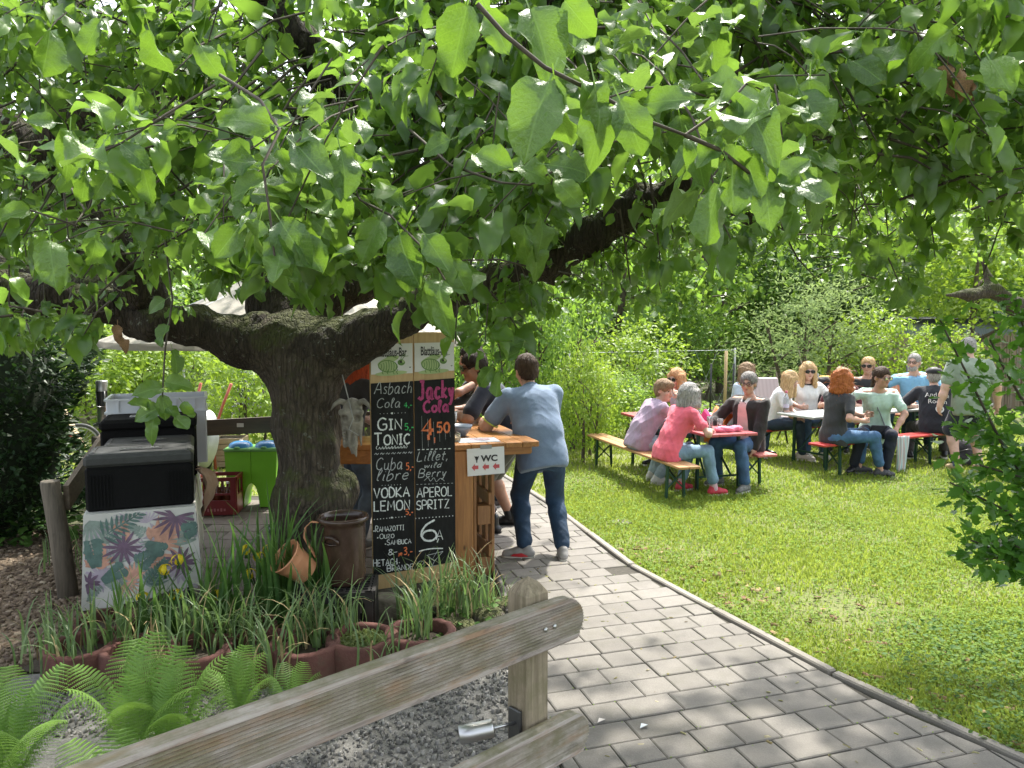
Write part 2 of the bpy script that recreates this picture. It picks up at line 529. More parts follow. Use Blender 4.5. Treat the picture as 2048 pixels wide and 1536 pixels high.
# ---- pavers of the path, each a child of the path
def paver_mat(name, lo, hi, seedscale):
 m, t, b, N, L = nt(name)
 oi = N.new('ShaderNodeObjectInfo')
 va = N.new('ShaderNodeVectorMath'); va.operation = 'ADD'; L.new(coords(t, 'Object'), va.inputs[0]); L.new(oi.outputs['Location'], va.inputs[1]); v = va.outputs[0]
 base = ramp(t, oi.outputs['Random'], [(0, lo), (1, hi)])
 g = noise(t, 9, 7, .65, v)
 c = mixc(t, ramp(t, g, [(.35, (0, 0, 0)), (.75, (.5, .5, .5))]), base, [x * .62 for x in lo])
 c = mixc(t, ramp(t, noise(t, 160, 2, .5, v), [(.4, (.35, .35, .35)), (.6, (0, 0, 0))]), c, [x * .55 for x in lo])
 c = mixc(t, ramp(t, noise(t, 2.6, 6, .7, v), [(.5, (0, 0, 0)), (.72, (.55, .55, .55))]), c, [lo[0] * .6, lo[1] * .62, lo[2] * .5])
 c = mixc(t, ramp(t, noise(t, 1.1, 4, .6, v), [(.45, (0, 0, 0)), (.8, (.4, .4, .4))]), c, [x * 1.35 for x in hi])
 L.new(c, b.inputs['Base Color']); b.inputs['Roughness'].default_value = .85
 bump(t, b, noise(t, 140, 4, .65, v), .35, .004)
 return m
m_paver = paver_mat('paver_concrete', (.152, .140, .124), (.208, .193, .172), 1)
m_tile = paver_mat('terrace_concrete', (.12, .10, .085), (.19, .165, .14), 1)
m_kerb = paver_mat('kerb_concrete', (.21, .19, .165), (.28, .26, .23), 1)
m_joint = mat('joint_sand', (.05, .045, .035), .95, var=.4, scale=60)
def clip_half(poly, o, n):
 """keep the part of poly where (p-o).n <= 0"""
 out = []
 for i in range(len(poly)):
  a, b = poly[i], poly[(i + 1) % len(poly)]
  da = (a[0] - o[0]) * n[0] + (a[1] - o[1]) * n[1]; db = (b[0] - o[0]) * n[0] + (b[1] - o[1]) * n[1]
  if da <= 0: out.append(a)
  if (da < 0 < db) or (db < 0 < da):
   t = da / (da - db); out.append((a[0] + (b[0] - a[0]) * t, a[1] + (b[1] - a[1]) * t))
 return out
def area(p): return abs(sum(p[i][0] * p[(i + 1) % len(p)][1] - p[(i + 1) % len(p)][0] * p[i][1] for i in range(len(p)))) / 2
def paver_mesh(poly, z0, z1, ch=.006):
 cx = sum(p[0] for p in poly) / len(poly); cy = sum(p[1] for p in poly) / len(poly)
 n = len(poly); V = []
 for z, s in ((z0, 0), (z1 - ch * .7, 0), (z1, ch)):
  for x, y in poly:
   d = math.hypot(x - cx, y - cy) or 1
   V.append((x - cx - (x - cx) / d * s * 1.4, y - cy - (y - cy) / d * s * 1.4, z))
 F = [tuple(range(2 * n, 3 * n))]
 for l in (0, 1):
  F += [(l * n + i, l * n + (i + 1) % n, (l + 1) * n + (i + 1) % n, (l + 1) * n + i) for i in range(n)]
 return MB().add(V, F), (cx, cy)
pl = [(float(path_l(y)), y) for y in np.linspace(2.2, 10.4, 24)]
path = sheet('path', pl + [(float(kerb_x(y)), y) for y in np.linspace(10.4, 2.2, 24)], .004, m_joint)
TH = R(17.4); e1 = (math.cos(TH), math.sin(TH)); e2 = (-math.sin(TH), math.cos(TH))
full = {}
cells = []
rr = random.Random(5)
for r_ in range(6, 64):
 v0 = r_ * .173
 u = -3.4 + rr.random() * .3
 while u < 6.0:
  w = .19 if rr.random() < .62 else .282
  q = [(u + .003, v0 + .003), (u + w - .003, v0 + .003), (u + w - .003, v0 + .170), (u + .003, v0 + .170)]
  u += w
  poly = [(a * e1[0] + b * e2[0], a * e1[1] + b * e2[1]) for a, b in q]
  cy = sum(p[1] for p in poly) / 4
  if cy < 2.3 or cy > 10.2: continue
  a0 = area(poly)
  cut = poly
  for fn, sg in ((kerb_x, 1), (path_l, -1)):
   ya, yb = cy - .12, cy + .12
   o = (float(fn(ya)), ya); d = (float(fn(yb)) - o[0], yb - ya); n = (d[1] * sg, -d[0] * sg)
   off = .008
   o = (o[0] - n[0] / math.hypot(*n) * off, o[1] - n[1] / math.hypot(*n) * off)
   cut = clip_half(cut, o, n) if len(cut) > 2 else []
  if len(cut) < 3 or area(cut) < .004: continue
  cells.append((cy, cut, abs(area(cut) - a0) < 1e-6, w))
cells.sort(key=lambda c: c[0])
rest = MB()
for i, (cy, poly, whole, w) in enumerate(cells):
 dz = rr.uniform(-.0025, .0025)
 if i < 300:
  if whole:
   if w not in full:
    a = [(0, 0), (w - .006, 0), (w - .006, .167), (0, .167)]
    mb, c = paver_mesh([(x * e1[0] + y * e2[0], x * e1[1] + y * e2[1]) for x, y in a], -.03, .012)
    full[w] = mb.mesh('paver'); full[w].materials.append(m_paver)
   cx = sum(p[0] for p in poly) / 4; cy2 = sum(p[1] for p in poly) / 4
   o = link_mesh('paver', full[w], path)
  else:
   mb, (cx, cy2) = paver_mesh(poly, -.03, .012)
   o = mb.build('paver', m_paver, path)
  o.location = (cx, cy2, dz)
  o.rotation_euler = (rr.uniform(-.006, .006), rr.uniform(-.006, .006), rr.uniform(-.006, .006))
 else:
  mb, (cx, cy2) = paver_mesh(poly, -.03, .012)
  rest.add([(x + cx, y + cy2, z) for x, y, z in mb.v], mb.f)
if rest.v: tag(rest.build('paver', m_paver, path), kind='stuff')
# kerb stones
y = 2.1
while y < 9.8:
 y2 = y + .9
 a = Vector((float(kerb_x(y)) + .03, y, 0)); b = Vector((float(kerb_x(y2)) + .03, y2, 0))
 d = (b - a).normalized()
 mb = MB(); mb.box((0, 0, 0), (.055, (b - a).length - .012, .12), None, .008)
 o = mb.build('kerb_stone', m_kerb, path)
 o.location = (a + b) / 2 + Vector((0, 0, -.03 + rr.uniform(-.004, .004))); o.rotation_euler = (0, 0, math.atan2(d.y, d.x) - math.pi / 2)
 y = y2
# thin timber edging between the path and the bed (left side)
ed = MB(); ed.tube([(float(path_l(y)) - .035, y, .02) for y in np.linspace(4.7, 6.1, 7)], .028, 6)
tag(ed.build('edging_log', wood('edging_wood', (.05, .045, .04), (.11, .1, .09), 1, 5)), 'thin grey log edging the paving in front of the bar', 'edging')
# terrace slabs under the bar, tables and tree
terrace = sheet('terrace', [(-2.3, 4.95), (-.95, 4.95), (-.3, 5.6), (-1.0, 7.1), (-1.5, 8.1), (-3.75, 8.1), (-3.55, 7.2)], .003, m_joint)
tm = MB().box((0, 0, -.02), (.492, .242, .06), None, .006).mesh('slab'); tm.materials.append(m_tile)
yy = 5.05; r_ = 0
while yy < 8.05:
 xx = -3.75 + (.25 if r_ % 2 else 0) + .0
 while xx < -.25:
  if xx - .25 > -2.45 - .42 * (yy - 5) and xx + .25 < float(path_l(yy)) - .04 and (yy > 5.35 or xx < -1.0):
   o = link_mesh('slab', tm, terrace); o.location = (xx, yy, rr.uniform(-.003, .003)); o.rotation_euler = (rr.uniform(-.008, .008), rr.uniform(-.008, .008), 0)
  xx += .5
 yy += .25; r_ += 1
# ---- grass
def inside_lawn(x, y):
 return (x > kerb_x(np.clip(y, 2, 10.4)) + .06) & (y < 14.5)
def blades(n, x0, x1, y0, y1, hh, ww, cond, zt=0.0, lean=.55):
 x = rng.uniform(x0, x1, n); y = rng.uniform(y0, y1, n)
 k = cond(x, y); x = x[k]; y = y[k]; n = len(x)
 worn = np.exp(-(((x - 2.15) / .6) ** 2 + ((y - 4.85) / .5) ** 2)) * .93
 pat = .5 + .5 * np.sin(x * 2.1 + 1.3 * np.sin(y * 1.7)) * np.sin(y * 2.6 + x)
 keep = rng.random(n) > np.maximum(worn, .35 * (pat < .22))
 x = x[keep]; y = y[keep]; pat = pat[keep]; n = len(x)
 h = hh * rng.uniform(.45, 1.25, n) * (.75 + .5 * pat); a = rng.uniform(0, 6.283, n); w = ww * rng.uniform(.6, 1.3, n)
 dx, dy = np.cos(a), np.sin(a); l = h * rng.uniform(.1, 1, n) * lean * 1.6; b = rng.uniform(0, 6.283, n)
 tx, ty = x + np.cos(b) * l, y + np.sin(b) * l
 mx, my = x + np.cos(b) * l * .35, y + np.sin(b) * l * .35
 z = np.full(n, zt - .004)
 V = np.stack([np.stack([x - dx * w, y - dy * w, z], 1), np.stack([x + dx * w, y + dy * w, z], 1),
     np.stack([mx + dx * w * .8, my + dy * w * .8, z + h * .62], 1), np.stack([tx, ty, z + h], 1),
     np.stack([mx - dx * w * .8, my - dy * w * .8, z + h * .62], 1)], 1)
 F = np.tile(np.array([[0, 1, 2, 4], [4, 2, 3, 3]]), (n, 1, 1)) + (np.arange(n) * 5)[:, None, None]
 q = F[:, 0]; t3 = F[:, 1][:, :3]
 return V.reshape(-1, 3), q, t3, np.repeat(np.clip(.25 + .5 * pat + rng.normal(0, .18, n), 0, 1), 5)
def grass(name, groups, m):
 Vs, Qs, As, b = [], [], [], 0
 for V, q, t, a in groups:
  Vs.append(V); Qs.append(np.concatenate([np.stack([q[:, 0], q[:, 1], q[:, 2]], 1), np.stack([q[:, 0], q[:, 2], q[:, 3]], 1), t]) + b); As.append(a); b += len(V)
 me = np_mesh(name, np.concatenate(Vs), np.concatenate(Qs), True, np.concatenate(As))
 return tag(link_mesh(name, me, None, m), kind='stuff')
m_grass = leafmat('grass_green', (.095, .165, .022), (.265, .33, .06), None, .4, .6, (.6, .72, .1), spec=.2)
grass('grass', [
 blades(80000, .7, 3.9, 2.6, 5.0, .030, .0032, lambda x, y: inside_lawn(x, y) & (y < 4.8 + rng.normal(0, .12, len(x)))),
 blades(120000, .4, 6.0, 4.4, 8.8, .036, .0042, lambda x, y: inside_lawn(x, y) & (y > 4.75 + rng.normal(0, .1, len(x))) & (y < 8.2 + rng.normal(0, .3, len(x)))),
 blades(62000, -.2, 9.0, 7.2, 14.4, .046, .0075, lambda x, y: inside_lawn(x, y) & (y > 8.0 + rng.normal(0, .3, len(x)))),
 blades(16000, -8, -.9, 8.2, 13.4, .05, .010, lambda x, y: (x > -9) & (y > 8.2 + np.maximum(0, (-3.2 - x)) * .2)),
], m_grass)
# clover and broad weeds in the lawn
def clover(n, x0, x1, y0, y1, size, cond):
 x = rng.uniform(x0, x1, n); y = rng.uniform(y0, y1, n); k = cond(x, y)
 dens = .5 + .5 * np.sin(x * 3.3 + 2 * np.sin(y * 1.9)) * np.cos(y * 2.2)
 k &= rng.random(n) < (.15 + .85 * dens); x = x[k]; y = y[k]; n = len(x)
 a = rng.uniform(0, 6.28, n)
 d = np.stack([np.cos(a), np.sin(a), rng.uniform(-.2, .35, n)], 1); nn = np.stack([rng.normal(0, .3, n), rng.normal(0, .3, n), np.ones(n)], 1)
 return np.stack([x, y, rng.uniform(.012, .04, n)], 1), d, nn, size * rng.uniform(.6, 1.4, n)
TV, TF = leaf_template(3, 1, 1, .75, .2, .2, .02, 0, 3, 0)
parts = [clover(30000, .7, 3.9, 2.6, 4.8, .017, inside_lawn), clover(34000, .4, 6.0, 4.7, 9.5, .022, inside_lawn)]
me = scatter_leaves(TV, TF, np.concatenate([p[0] for p in parts]), np.concatenate([p[1] for p in parts]), np.concatenate([p[2] for p in parts]), np.concatenate([p[3] for p in parts]), 'clover_leaves')
m_clover = leafmat('clover_green', (.08, .155, .024), (.19, .275, .05), None, .38, .7, (.42, .62, .08), spec=.15)
tag(link_mesh('clover_leaves', me, None, m_clover), kind='stuff')
# little tufts and moss in the joints of the paving
jn = 420; jc = [cells[i] for i in rng.integers(0, min(len(cells), 300), jn)]; jp = np.array([c[1][rng.integers(0, len(c[1]))] for c in jc]) + rng.normal(0, .012, (jn, 2)); ja = rng.uniform(0, 6.28, jn)
tag(link_mesh('joint_weeds', scatter_leaves(TV, TF, np.stack([jp[:, 0], jp[:, 1], np.full(jn, .011)], 1), np.stack([np.cos(ja), np.sin(ja), rng.uniform(.0, .6, jn)], 1), rng.normal(0, .3, (jn, 3)) + [0, 0, 1], rng.uniform(.006, .013, jn), 'joint_weeds'), None, m_clover), kind='stuff')
# bigger weeds and ground cover in the near corner, and leafy ground cover under the hedges
def cover(name, n, cond, box, size, m, zr=(.02, .14)):
 x = rng.uniform(box[0], box[1], n); y = rng.uniform(box[2], box[3], n); k = cond(x, y); x, y = x[k], y[k]; n = len(x)
 a = rng.uniform(0, 6.28, n)
 d = np.stack([np.cos(a), np.sin(a), rng.uniform(-.4, .4, n)], 1); nn = np.stack([rng.normal(0, .35, n), rng.normal(0, .35, n), np.ones(n)], 1)
 me = scatter_leaves(TV, TF, np.stack([x, y, rng.uniform(zr[0], zr[1], n)], 1), d, nn, size * rng.uniform(.5, 1.4, n), name)
 return tag(link_mesh(name, me, None, m), kind='stuff')
m_weed = leafmat('weed_green', (.03, .085, .018), (.08, .155, .03), None, .3, .65, spec=.2)
cover('weed_leaves', 5200, lambda x, y: (x > kerb_x(y) + .05) & (x > 2.0 + .18 * (y - 3.0) + rng.normal(0, .2, len(x))) & (y < 4.6), (1.6, 3.6, 2.3, 4.6), .026, m_weed, (.01, .05))
cover('ground_cover_leaves', 4200, lambda x, y: (x < -2.75 - .35 * (y - 5.6)) & (rng.random(len(x)) < .8), (-7, -2.9, 6.1, 8.4), .075, m_weed, (.02, .26))
cover('hedge_foot_leaves', 5200, lambda x, y: rng.random(len(x)) < .9, (-.2, 9, 12.6, 15.5), .09, m_clover, (.02, .35))
# dry leaf litter, wood chips and gravel chips
def chips(name, n, cond, box, size, m, thick=.3, z=.0, flat=.25):
 x = rng.uniform(box[0], box[1], n); y = rng.uniform(box[2], box[3], n); k = cond(x, y); x, y = x[k], y[k]; n = len(x)
 base = np.array([(-1, -.6, -1), (1, -.5, -1), (.9, .6, -1), (-.8, .5, -1), (-.7, -.4, 1), (.8, -.4, 1), (.6, .5, 1), (-.6, .35, 1)], float) * .5
 F = np.array([(0, 1, 5, 4), (1, 2, 6, 5), (2, 3, 7, 6), (3, 0, 4, 7), (4, 5, 6, 7)])
 s = size * rng.uniform(.4, 1.5, (n, 1)) * np.stack([np.ones(n), rng.uniform(.4, 1, n), thick * rng.uniform(.5, 1.2, n)], 1)
 a = rng.uniform(0, 6.28, n); ti = rng.normal(0, flat, n)
 V = base[None] * s[:, None, :] * rng.uniform(.75, 1.25, (n, 8, 3))
 V = np.stack([V[..., 0], V[..., 1] * np.cos(ti)[:, None] - V[..., 2] * np.sin(ti)[:, None], V[..., 1] * np.sin(ti)[:, None] + V[..., 2] * np.cos(ti)[:, None]], -1)
 V = np.stack([V[..., 0] * np.cos(a)[:, None] - V[..., 1] * np.sin(a)[:, None] + x[:, None], V[..., 0] * np.sin(a)[:, None] + V[..., 1] * np.cos(a)[:, None] + y[:, None], V[..., 2] + z + s[:, 2:3] * .35], -1)
 me = np_mesh(name, V.reshape(-1, 3), (F[None] + (np.arange(n) * 8)[:, None, None]).reshape(-1, 4), False, np.repeat(rng.random(n), 8))
 return tag(link_mesh(name, me, None, m), kind='stuff')
def attr_mat(name, stops, rough=.85):
 m, t, b, N, L = nt(name)
 a = N.new('ShaderNodeAttribute'); a.attribute_name = 'rnd'
 c = ramp(t, a.outputs['Fac'], stops)
 c = mixc(t, .3, c, ramp(t, noise(t, 150, 3, .6, coords(t)), [(.3, (.03, .03, .03)), (.7, (.5, .5, .5))]), 'OVERLAY')
 L.new(c, b.inputs['Base Color']); b.inputs['Roughness'].default_value = rough
 return m
chips('gravel', 15000, lambda x, y: (x < path_l(y) - .02) & (y < 4.35 - .1 * np.abs(x)) & ((x > -1.55) | (y > 3.3)), (-2.3, .3, 2.1, 4.4), .017, attr_mat('gravel_stone', [(0, (.1, .095, .085)), (.5, (.2, .19, .175)), (1, (.36, .345, .32))]), .8, .0, .5)
chips('wood_chips', 15000, lambda x, y: (x < -2.55 - .1 * (y - 3.5)) & (x > -6) & (x / y > -.85) & (y < 6.6 + rng.normal(0, .2, len(x))), (-5.8, -2.45, 3.3, 7.0), .034, attr_mat('mulch_chip', [(0, (.07, .045, .028)), (.5, (.16, .115, .075)), (.9, (.26, .2, .14)), (1, (.36, .3, .22))]), .3, .0, .35)
m_litter = attr_mat('dry_leaf', [(0, (.12, .06, .025)), (.5, (.22, .13, .06)), (1, (.33, .25, .12))])
chips('dry_leaves', 700, lambda x, y: (x > kerb_x(y) + .04) & (x < kerb_x(y) + .3 + rng.exponential(.5, len(x))) , (.8, 3.6, 2.4, 6.2), .05, m_litter, .12, .012, .5)
chips('fallen_leaves', 260, lambda x, y: (x < kerb_x(y) - .05) & (x > path_l(y) + .05), (-.6, 2.3, 2.5, 7.5), .022, attr_mat('fallen_leaf', [(0, (.14, .09, .04)), (.5, (.2, .2, .06)), (1, (.34, .3, .2))]), .15, .012, .3)
# ------------------------------------------------------------------ the old apple tree
def bark_mat(name, dark, light, moss, lichen, mossk=.5):
 m, t, b, N, L = nt(name)
 v = coords(t, 'Object', (9, 9, 2.2))
 g = noise(t, 2.4, 9, .7, v, 1.2)
 vo = N.new('ShaderNodeTexVoronoi'); vo.inputs['Scale'].default_value = 2.2; vo.feature = 'DISTANCE_TO_EDGE'
 L.new(coords(t, 'Object', (17, 17, 3.0)), vo.inputs['Vector'])
 crack = ramp(t, vo.outputs['Distance'], [(.0, (0, 0, 0)), (.18, (1, 1, 1))])
 c = ramp(t, g, [(.3, dark), (.55, [(x + y) / 2 for x, y in zip(dark, light)]), (.75, light)])
 c = mixc(t, .6, c, ramp(t, noise(t, 9, 6, .75, coords(t, 'Object', (14, 14, 4))), [(.3, (.12, .12, .12)), (.72, (.9, .9, .9))]), 'OVERLAY')
 c = mixc(t, mixc(t, .55, crack, (1, 1, 1)), [x * .5 for x in dark], c)
 v2 = coords(t, 'Object')
 geo = N.new('ShaderNodeNewGeometry'); sp = N.new('ShaderNodeSeparateXYZ'); L.new(geo.outputs['Normal'], sp.inputs[0])
 mm = N.new('ShaderNodeMath'); mm.operation = 'MULTIPLY_ADD'
 L.new(sp.outputs['Z'], mm.inputs[0]); mm.inputs[1].default_value = .28; L.new(noise(t, 4.5, 6, .7, v2), mm.inputs[2])
 c = mixc(t, ramp(t, mm.outputs[0], [(mossk, (0, 0, 0)), (mossk + .14, (.85, .85, .85))]), c, ramp(t, noise(t, 30, 3, .6, v2), [(.3, moss), (.7, [x * 2 for x in moss])]))
 c = mixc(t, ramp(t, noise(t, 17, 5, .7, v2), [(.62, (0, 0, 0)), (.67, (.8, .8, .8))]), c, lichen)
 L.new(c, b.inputs['Base Color']); b.inputs['Roughness'].default_value = .9
 h = mixc(t, .25, g, crack)
 bump(t, b, h, 1.0, .06)
 return m
m_bark = bark_mat('apple_bark', (.035, .026, .018), (.17, .135, .095), (.045, .052, .012), (.2, .21, .17), .52)
m_limb = bark_mat('apple_limb_bark', (.028, .02, .014), (.10, .078, .056), (.05, .058, .012), (.23, .25, .2), .58)
m_twig = mat('twig_bark', (.075, .062, .045), .8, var=.4, scale=30)
tree = thing('apple_tree', 'old spreading apple tree with thick mossy trunk and low leafy limbs', 'tree', G(622, 1213))
def W(px, py, Y): return np.array(P(px, py, Y))
def put_sdf(name, s, h, m, parent, smooth=1, amp=0, freq=8, seed=1, stretch=(1, 1, 1)):
 V, Q = s.mesh(h, smooth)
 if amp: V = wrinkle(V, Q, amp, freq, seed, stretch)
 M = np.array(inv_of(parent)) if parent is not None else np.eye(4)
 V = V @ M[:3, :3].T + M[:3, 3]
 return link_mesh(name, np_mesh(name, V, Q), parent, m)
s = SDF(.12)
chain = [(630, 1240, 5.0, .27), (622, 1130, 5.0, .21), (620, 1000, 5.0, .20), (614, 850, 5.0, .19), (610, 760, 5.0, .195), (606, 690, 5.0, .20)]
for a, b in zip(chain, chain[1:]): s.cap(W(*a[:3]), W(*b[:3]), a[3], b[3])
for px, py, Y, r in ((694, 975, 4.97, .085), (668, 1000, 4.88, .10), (652, 905, 4.86, .075), (604, 985, 4.86, .09), (575, 1010, 5.0, .08), (595, 800, 4.86, .05), (640, 780, 4.88, .06), (575, 1190, 4.85, .11), (680, 1200, 4.88, .12), (640, 720, 4.88, .09)):
 s.ell(W(px, py, Y), (r, r, r * 1.4), k=.1)
for a, b, r0, r1 in (((604, 750, 5.0), (545, 692, 4.98), .14, .160), ((545, 692, 4.98), (470, 678, 4.93), .160, .138), ((612, 750, 5.0), (680, 694, 4.96), .13, .15), ((680, 694, 4.96), (745, 668, 4.9), .15, .138), ((606, 720, 5.05), (598, 630, 5.18), .19, .155)):
 s.cap(W(*a), W(*b), r0, r1)
s.ell(W(655, 903, 4.78), (.022, .06, .055), k=.05, sub=True); s.ell(W(606, 975, 4.76), (.04, .05, .045), k=.05, sub=True)
put_sdf('trunk', s, .019, m_bark, tree, 1, .015, 10, 3, (1, 1, .22))
LIMBS = {
 'left': [(600, 700, 5.0, .20), (540, 690, 4.97, .16), (470, 678, 4.92, .135), (390, 650, 4.85, .115), (300, 645, 4.8, .105), (200, 608, 4.72, .095), (100, 590, 4.66, .10), (0, 575, 4.6, .095), (-160, 540, 4.5, .08), (-420, 470, 4.3, .05)],
 'left_b': [(280, 645, 4.85, .11), (200, 585, 4.9, .1), (100, 560, 4.95, .09), (0, 540, 5.0, .08), (-200, 480, 5.1, .05)],
 'up_left': [(330, 650, 4.85, .10), (285, 580, 4.75, .115), (240, 510, 4.6, .115), (190, 450, 4.5, .12), (110, 370, 4.35, .12), (20, 280, 4.2, .115), (-120, 160, 4.0, .09), (-300, 20, 3.8, .06)],
 'cross': [(60, 330, 4.25, .10), (150, 240, 4.1, .085), (250, 205, 3.95, .075), (360, 185, 3.8, .065), (470, 190, 3.65, .058), (560, 225, 3.5, .058), (640, 235, 3.35, .06), (700, 205, 3.25, .06)],
 'upright': [(705, 215, 3.24, .055), (660, 160, 3.2, .054), (610, 95, 3.15, .052), (560, 40, 3.1, .05), (500, -60, 3.0, .045), (430, -200, 2.9, .03)],
 'right': [(610, 705, 5.0, .23), (680, 690, 4.95, .17), (740, 668, 4.9, .135), (810, 632, 4.85, .11), (880, 595, 4.8, .098), (1000, 560, 4.7, .09), (1100, 524, 4.6, .09), (1180, 474, 4.5, .088), (1260, 420, 4.42, .08), (1380, 362, 4.3, .062), (1500, 330, 4.2, .052), (1640, 275, 4.1, .045), (1780, 240, 4.0, .04), (1920, 230, 3.9, .03), (2100, 200, 3.8, .02)],
 'right_low': [(1180, 474, 4.5, .06), (1290, 440, 4.6, .045), (1400, 410, 4.75, .035), (1500, 430, 4.9, .025), (1600, 480, 5.0, .012)],
 'back': [(600, 690, 5.1, .22), (596, 620, 5.2, .16), (650, 597, 5.25, .13), (720, 570, 5.3, .11), (820, 500, 5.35, .095), (900, 390, 5.4, .08), (960, 240, 5.4, .06), (1000, 60, 5.3, .04)],
 'back_left': [(605, 680, 5.1, .2), (540, 590, 5.2, .14), (480, 450, 5.2, .115), (440, 300, 5.15, .095), (420, 120, 5.1, .07), (400, -80, 5.0, .05)],
 'over': [(690, 200, 3.24, .05), (800, 190, 3.0, .035), (930, 120, 2.7, .03), (1080, 20, 2.4, .025), (1250, -120, 2.1, .02)],
}
limb_pts = []
for nm, pts in LIMBS.items():
 s = SDF(.07)
 w = [W(*p[:3]) for p in pts]
 for i in range(len(pts) - 1): s.cap(w[i], w[i + 1], pts[i][3], pts[i + 1][3])
 r = np.random.default_rng(len(nm))
 for i in range(1, len(pts) - 1):
  for _ in range(2):
   q = w[i] + r.normal(0, pts[i][3] * .5, 3); rr_ = pts[i][3] * r.uniform(.5, .8); s.ell(q, (rr_,) * 3)
 big = max(p[3] for p in pts)
 put_sdf('limb', s, .02 if big > .1 else .014, m_limb, tree, 1, .011 if big > .1 else .006, 15, 5)
 for i in range(1, len(pts)):
  for t in (0, .33, .66): limb_pts.append((w[i - 1] * (1 - t) + w[i] * t, pts[i][3]))
LP = np.array([p for p, _ in limb_pts])
# where leaf shoots sit: points in the crown, thinned where their shadow would fall on the sunny lawn
BOUND = interp([(-300, 690), (0, 680), (120, 690), (190, 630), (300, 590), (450, 560), (560, 560), (700, 590), (800, 585), (880, 620), (960, 650), (1040, 620), (1120, 590), (1250, 585), (1350, 600), (1440, 570), (1520, 480), (1600, 455), (1680, 500), (1740, 560), (1810, 590), (1870, 480), (1960, 450), (2060, 500), (2300, 560)])
sv = np.array(SUNV)
def lit_lawn(p):
 q = p - sv * (p[:, 2] / sv[2])[:, None]
 return ((q[:, 0] > np.interp(q[:, 1], [k[0] for k in KERB], [k[1] for k in KERB]) + .05) & (q[:, 1] > 4.25 - .25 * (q[:, 0] - 1.2)) & (q[:, 1] < 16)) | ((q[:, 0] < -1.0) & (q[:, 1] > 8.0))
def shoots(n, y0, y1, x0=-250, x1=2300, ytop=-260, bias=1.0):
 px = rng.uniform(x0, x1, n); b = BOUND(px) + rng.normal(0, 22, n)
 py = ytop + (b - ytop) * rng.random(n) ** .85
 Y = y0 + (y1 - y0) * rng.random(n) ** bias
 x = (px - 1024) / FPX; u = (768 - py) / FPX; dy = math.cos(PITCH) + u * math.sin(PITCH); dz = -math.sin(PITCH) + u * math.cos(PITCH)
 py = py - np.where(px > 1080, np.clip((4.2 - Y) * 45, 0, 100), 0); u = (768 - py) / FPX; dy = math.cos(PITCH) + u * math.sin(PITCH); dz = -math.sin(PITCH) + u * math.cos(PITCH)
 p = np.stack([x * Y / dy, Y, EYE + dz * Y / dy], 1)
 p += rng.normal(0, .05, p.shape)
 k = (p[:, 2] < 5.2) & (p[:, 2] > 1.2) & ~lit_lawn(p)
 # bare lower limbs: no shoots hanging in front of them
 qx, qy = px_of(p)
 for nm, r_ in (('right', 42), ('left', 27), ('up_left', 24), ('cross', 14), ('upright', 20)):
  L_ = LIMBS[nm]
  for a_, b_ in zip(L_, L_[1:]):
   if nm == 'right' and not (640 < a_[0] < 1400): continue
   ab = np.array([b_[0] - a_[0], b_[1] - a_[1]], float); tt = np.clip(((qx - a_[0]) * ab[0] + (qy - a_[1]) * ab[1]) / (ab @ ab), 0, 1)
   dd_ = np.hypot(qx - a_[0] - ab[0] * tt, qy - a_[1] - ab[1] * tt)
   k &= ~((dd_ < r_ * np.clip(5.2 / p[:, 1], 1, 2.3)) & (p[:, 1] < a_[2] + .25) & (rng.random(len(p)) < .93))
 # the crown is loose: leave some gaps
 g = np.sin(p[:, 0] * 2.7 + 1.0) + np.sin(p[:, 1] * 3.1 + p[:, 0]) + np.sin(p[:, 2] * 4.1 + 2 * p[:, 0])
 k &= rng.random(len(p)) < np.where(g < -.9, .12, 1.0)
 return p[k]
far_sh = np.concatenate([shoots(1500, 2.1, 3.5), shoots(1350, 2.9, 5.6), shoots(750, 4.0, 8.2, -250, 1250), shoots(800, 3.2, 5.4, 1050, 2300)])
near_sh = shoots(170, 1.45, 2.4, -100, 2150, -80)
CL_ = [(500, 300, 1.5), (540, 340, 1.4), (560, 470, 1.35), (500, 430, 1.45), (610, 440, 1.4), (640, 330, 1.5), (230, 270, 1.6), (160, 330, 1.7), (90, 450, 1.8), (760, 420, 1.7), (800, 480, 1.6), (860, 540, 1.55), (900, 480, 1.7), (830, 600, 1.65), (930, 560, 1.8), (1020, 440, 1.8), (1070, 500, 1.8), (1060, 390, 1.7), (1100, 340, 1.6), (980, 360, 1.7), (970, 690, 2.2), (1010, 640, 2.4), (1040, 580, 2.3), (1470, 280, 1.25), (1430, 380, 1.2), (1540, 370, 1.25), (1360, 200, 1.3), (1200, 200, 1.2), (1760, 500, 2.6), (1800, 560, 2.9), (1700, 470, 2.5), (1300, 120, 1.4), (1650, 150, 1.6), (700, 150, 1.7)]
near_sh = np.concatenate([near_sh, np.array([W(*c_) for c_ in CL_]), np.array([W(c_[0] + rng.uniform(-45, 45), c_[1] + rng.uniform(-45, 45), c_[2] + .2) for c_ in CL_])])
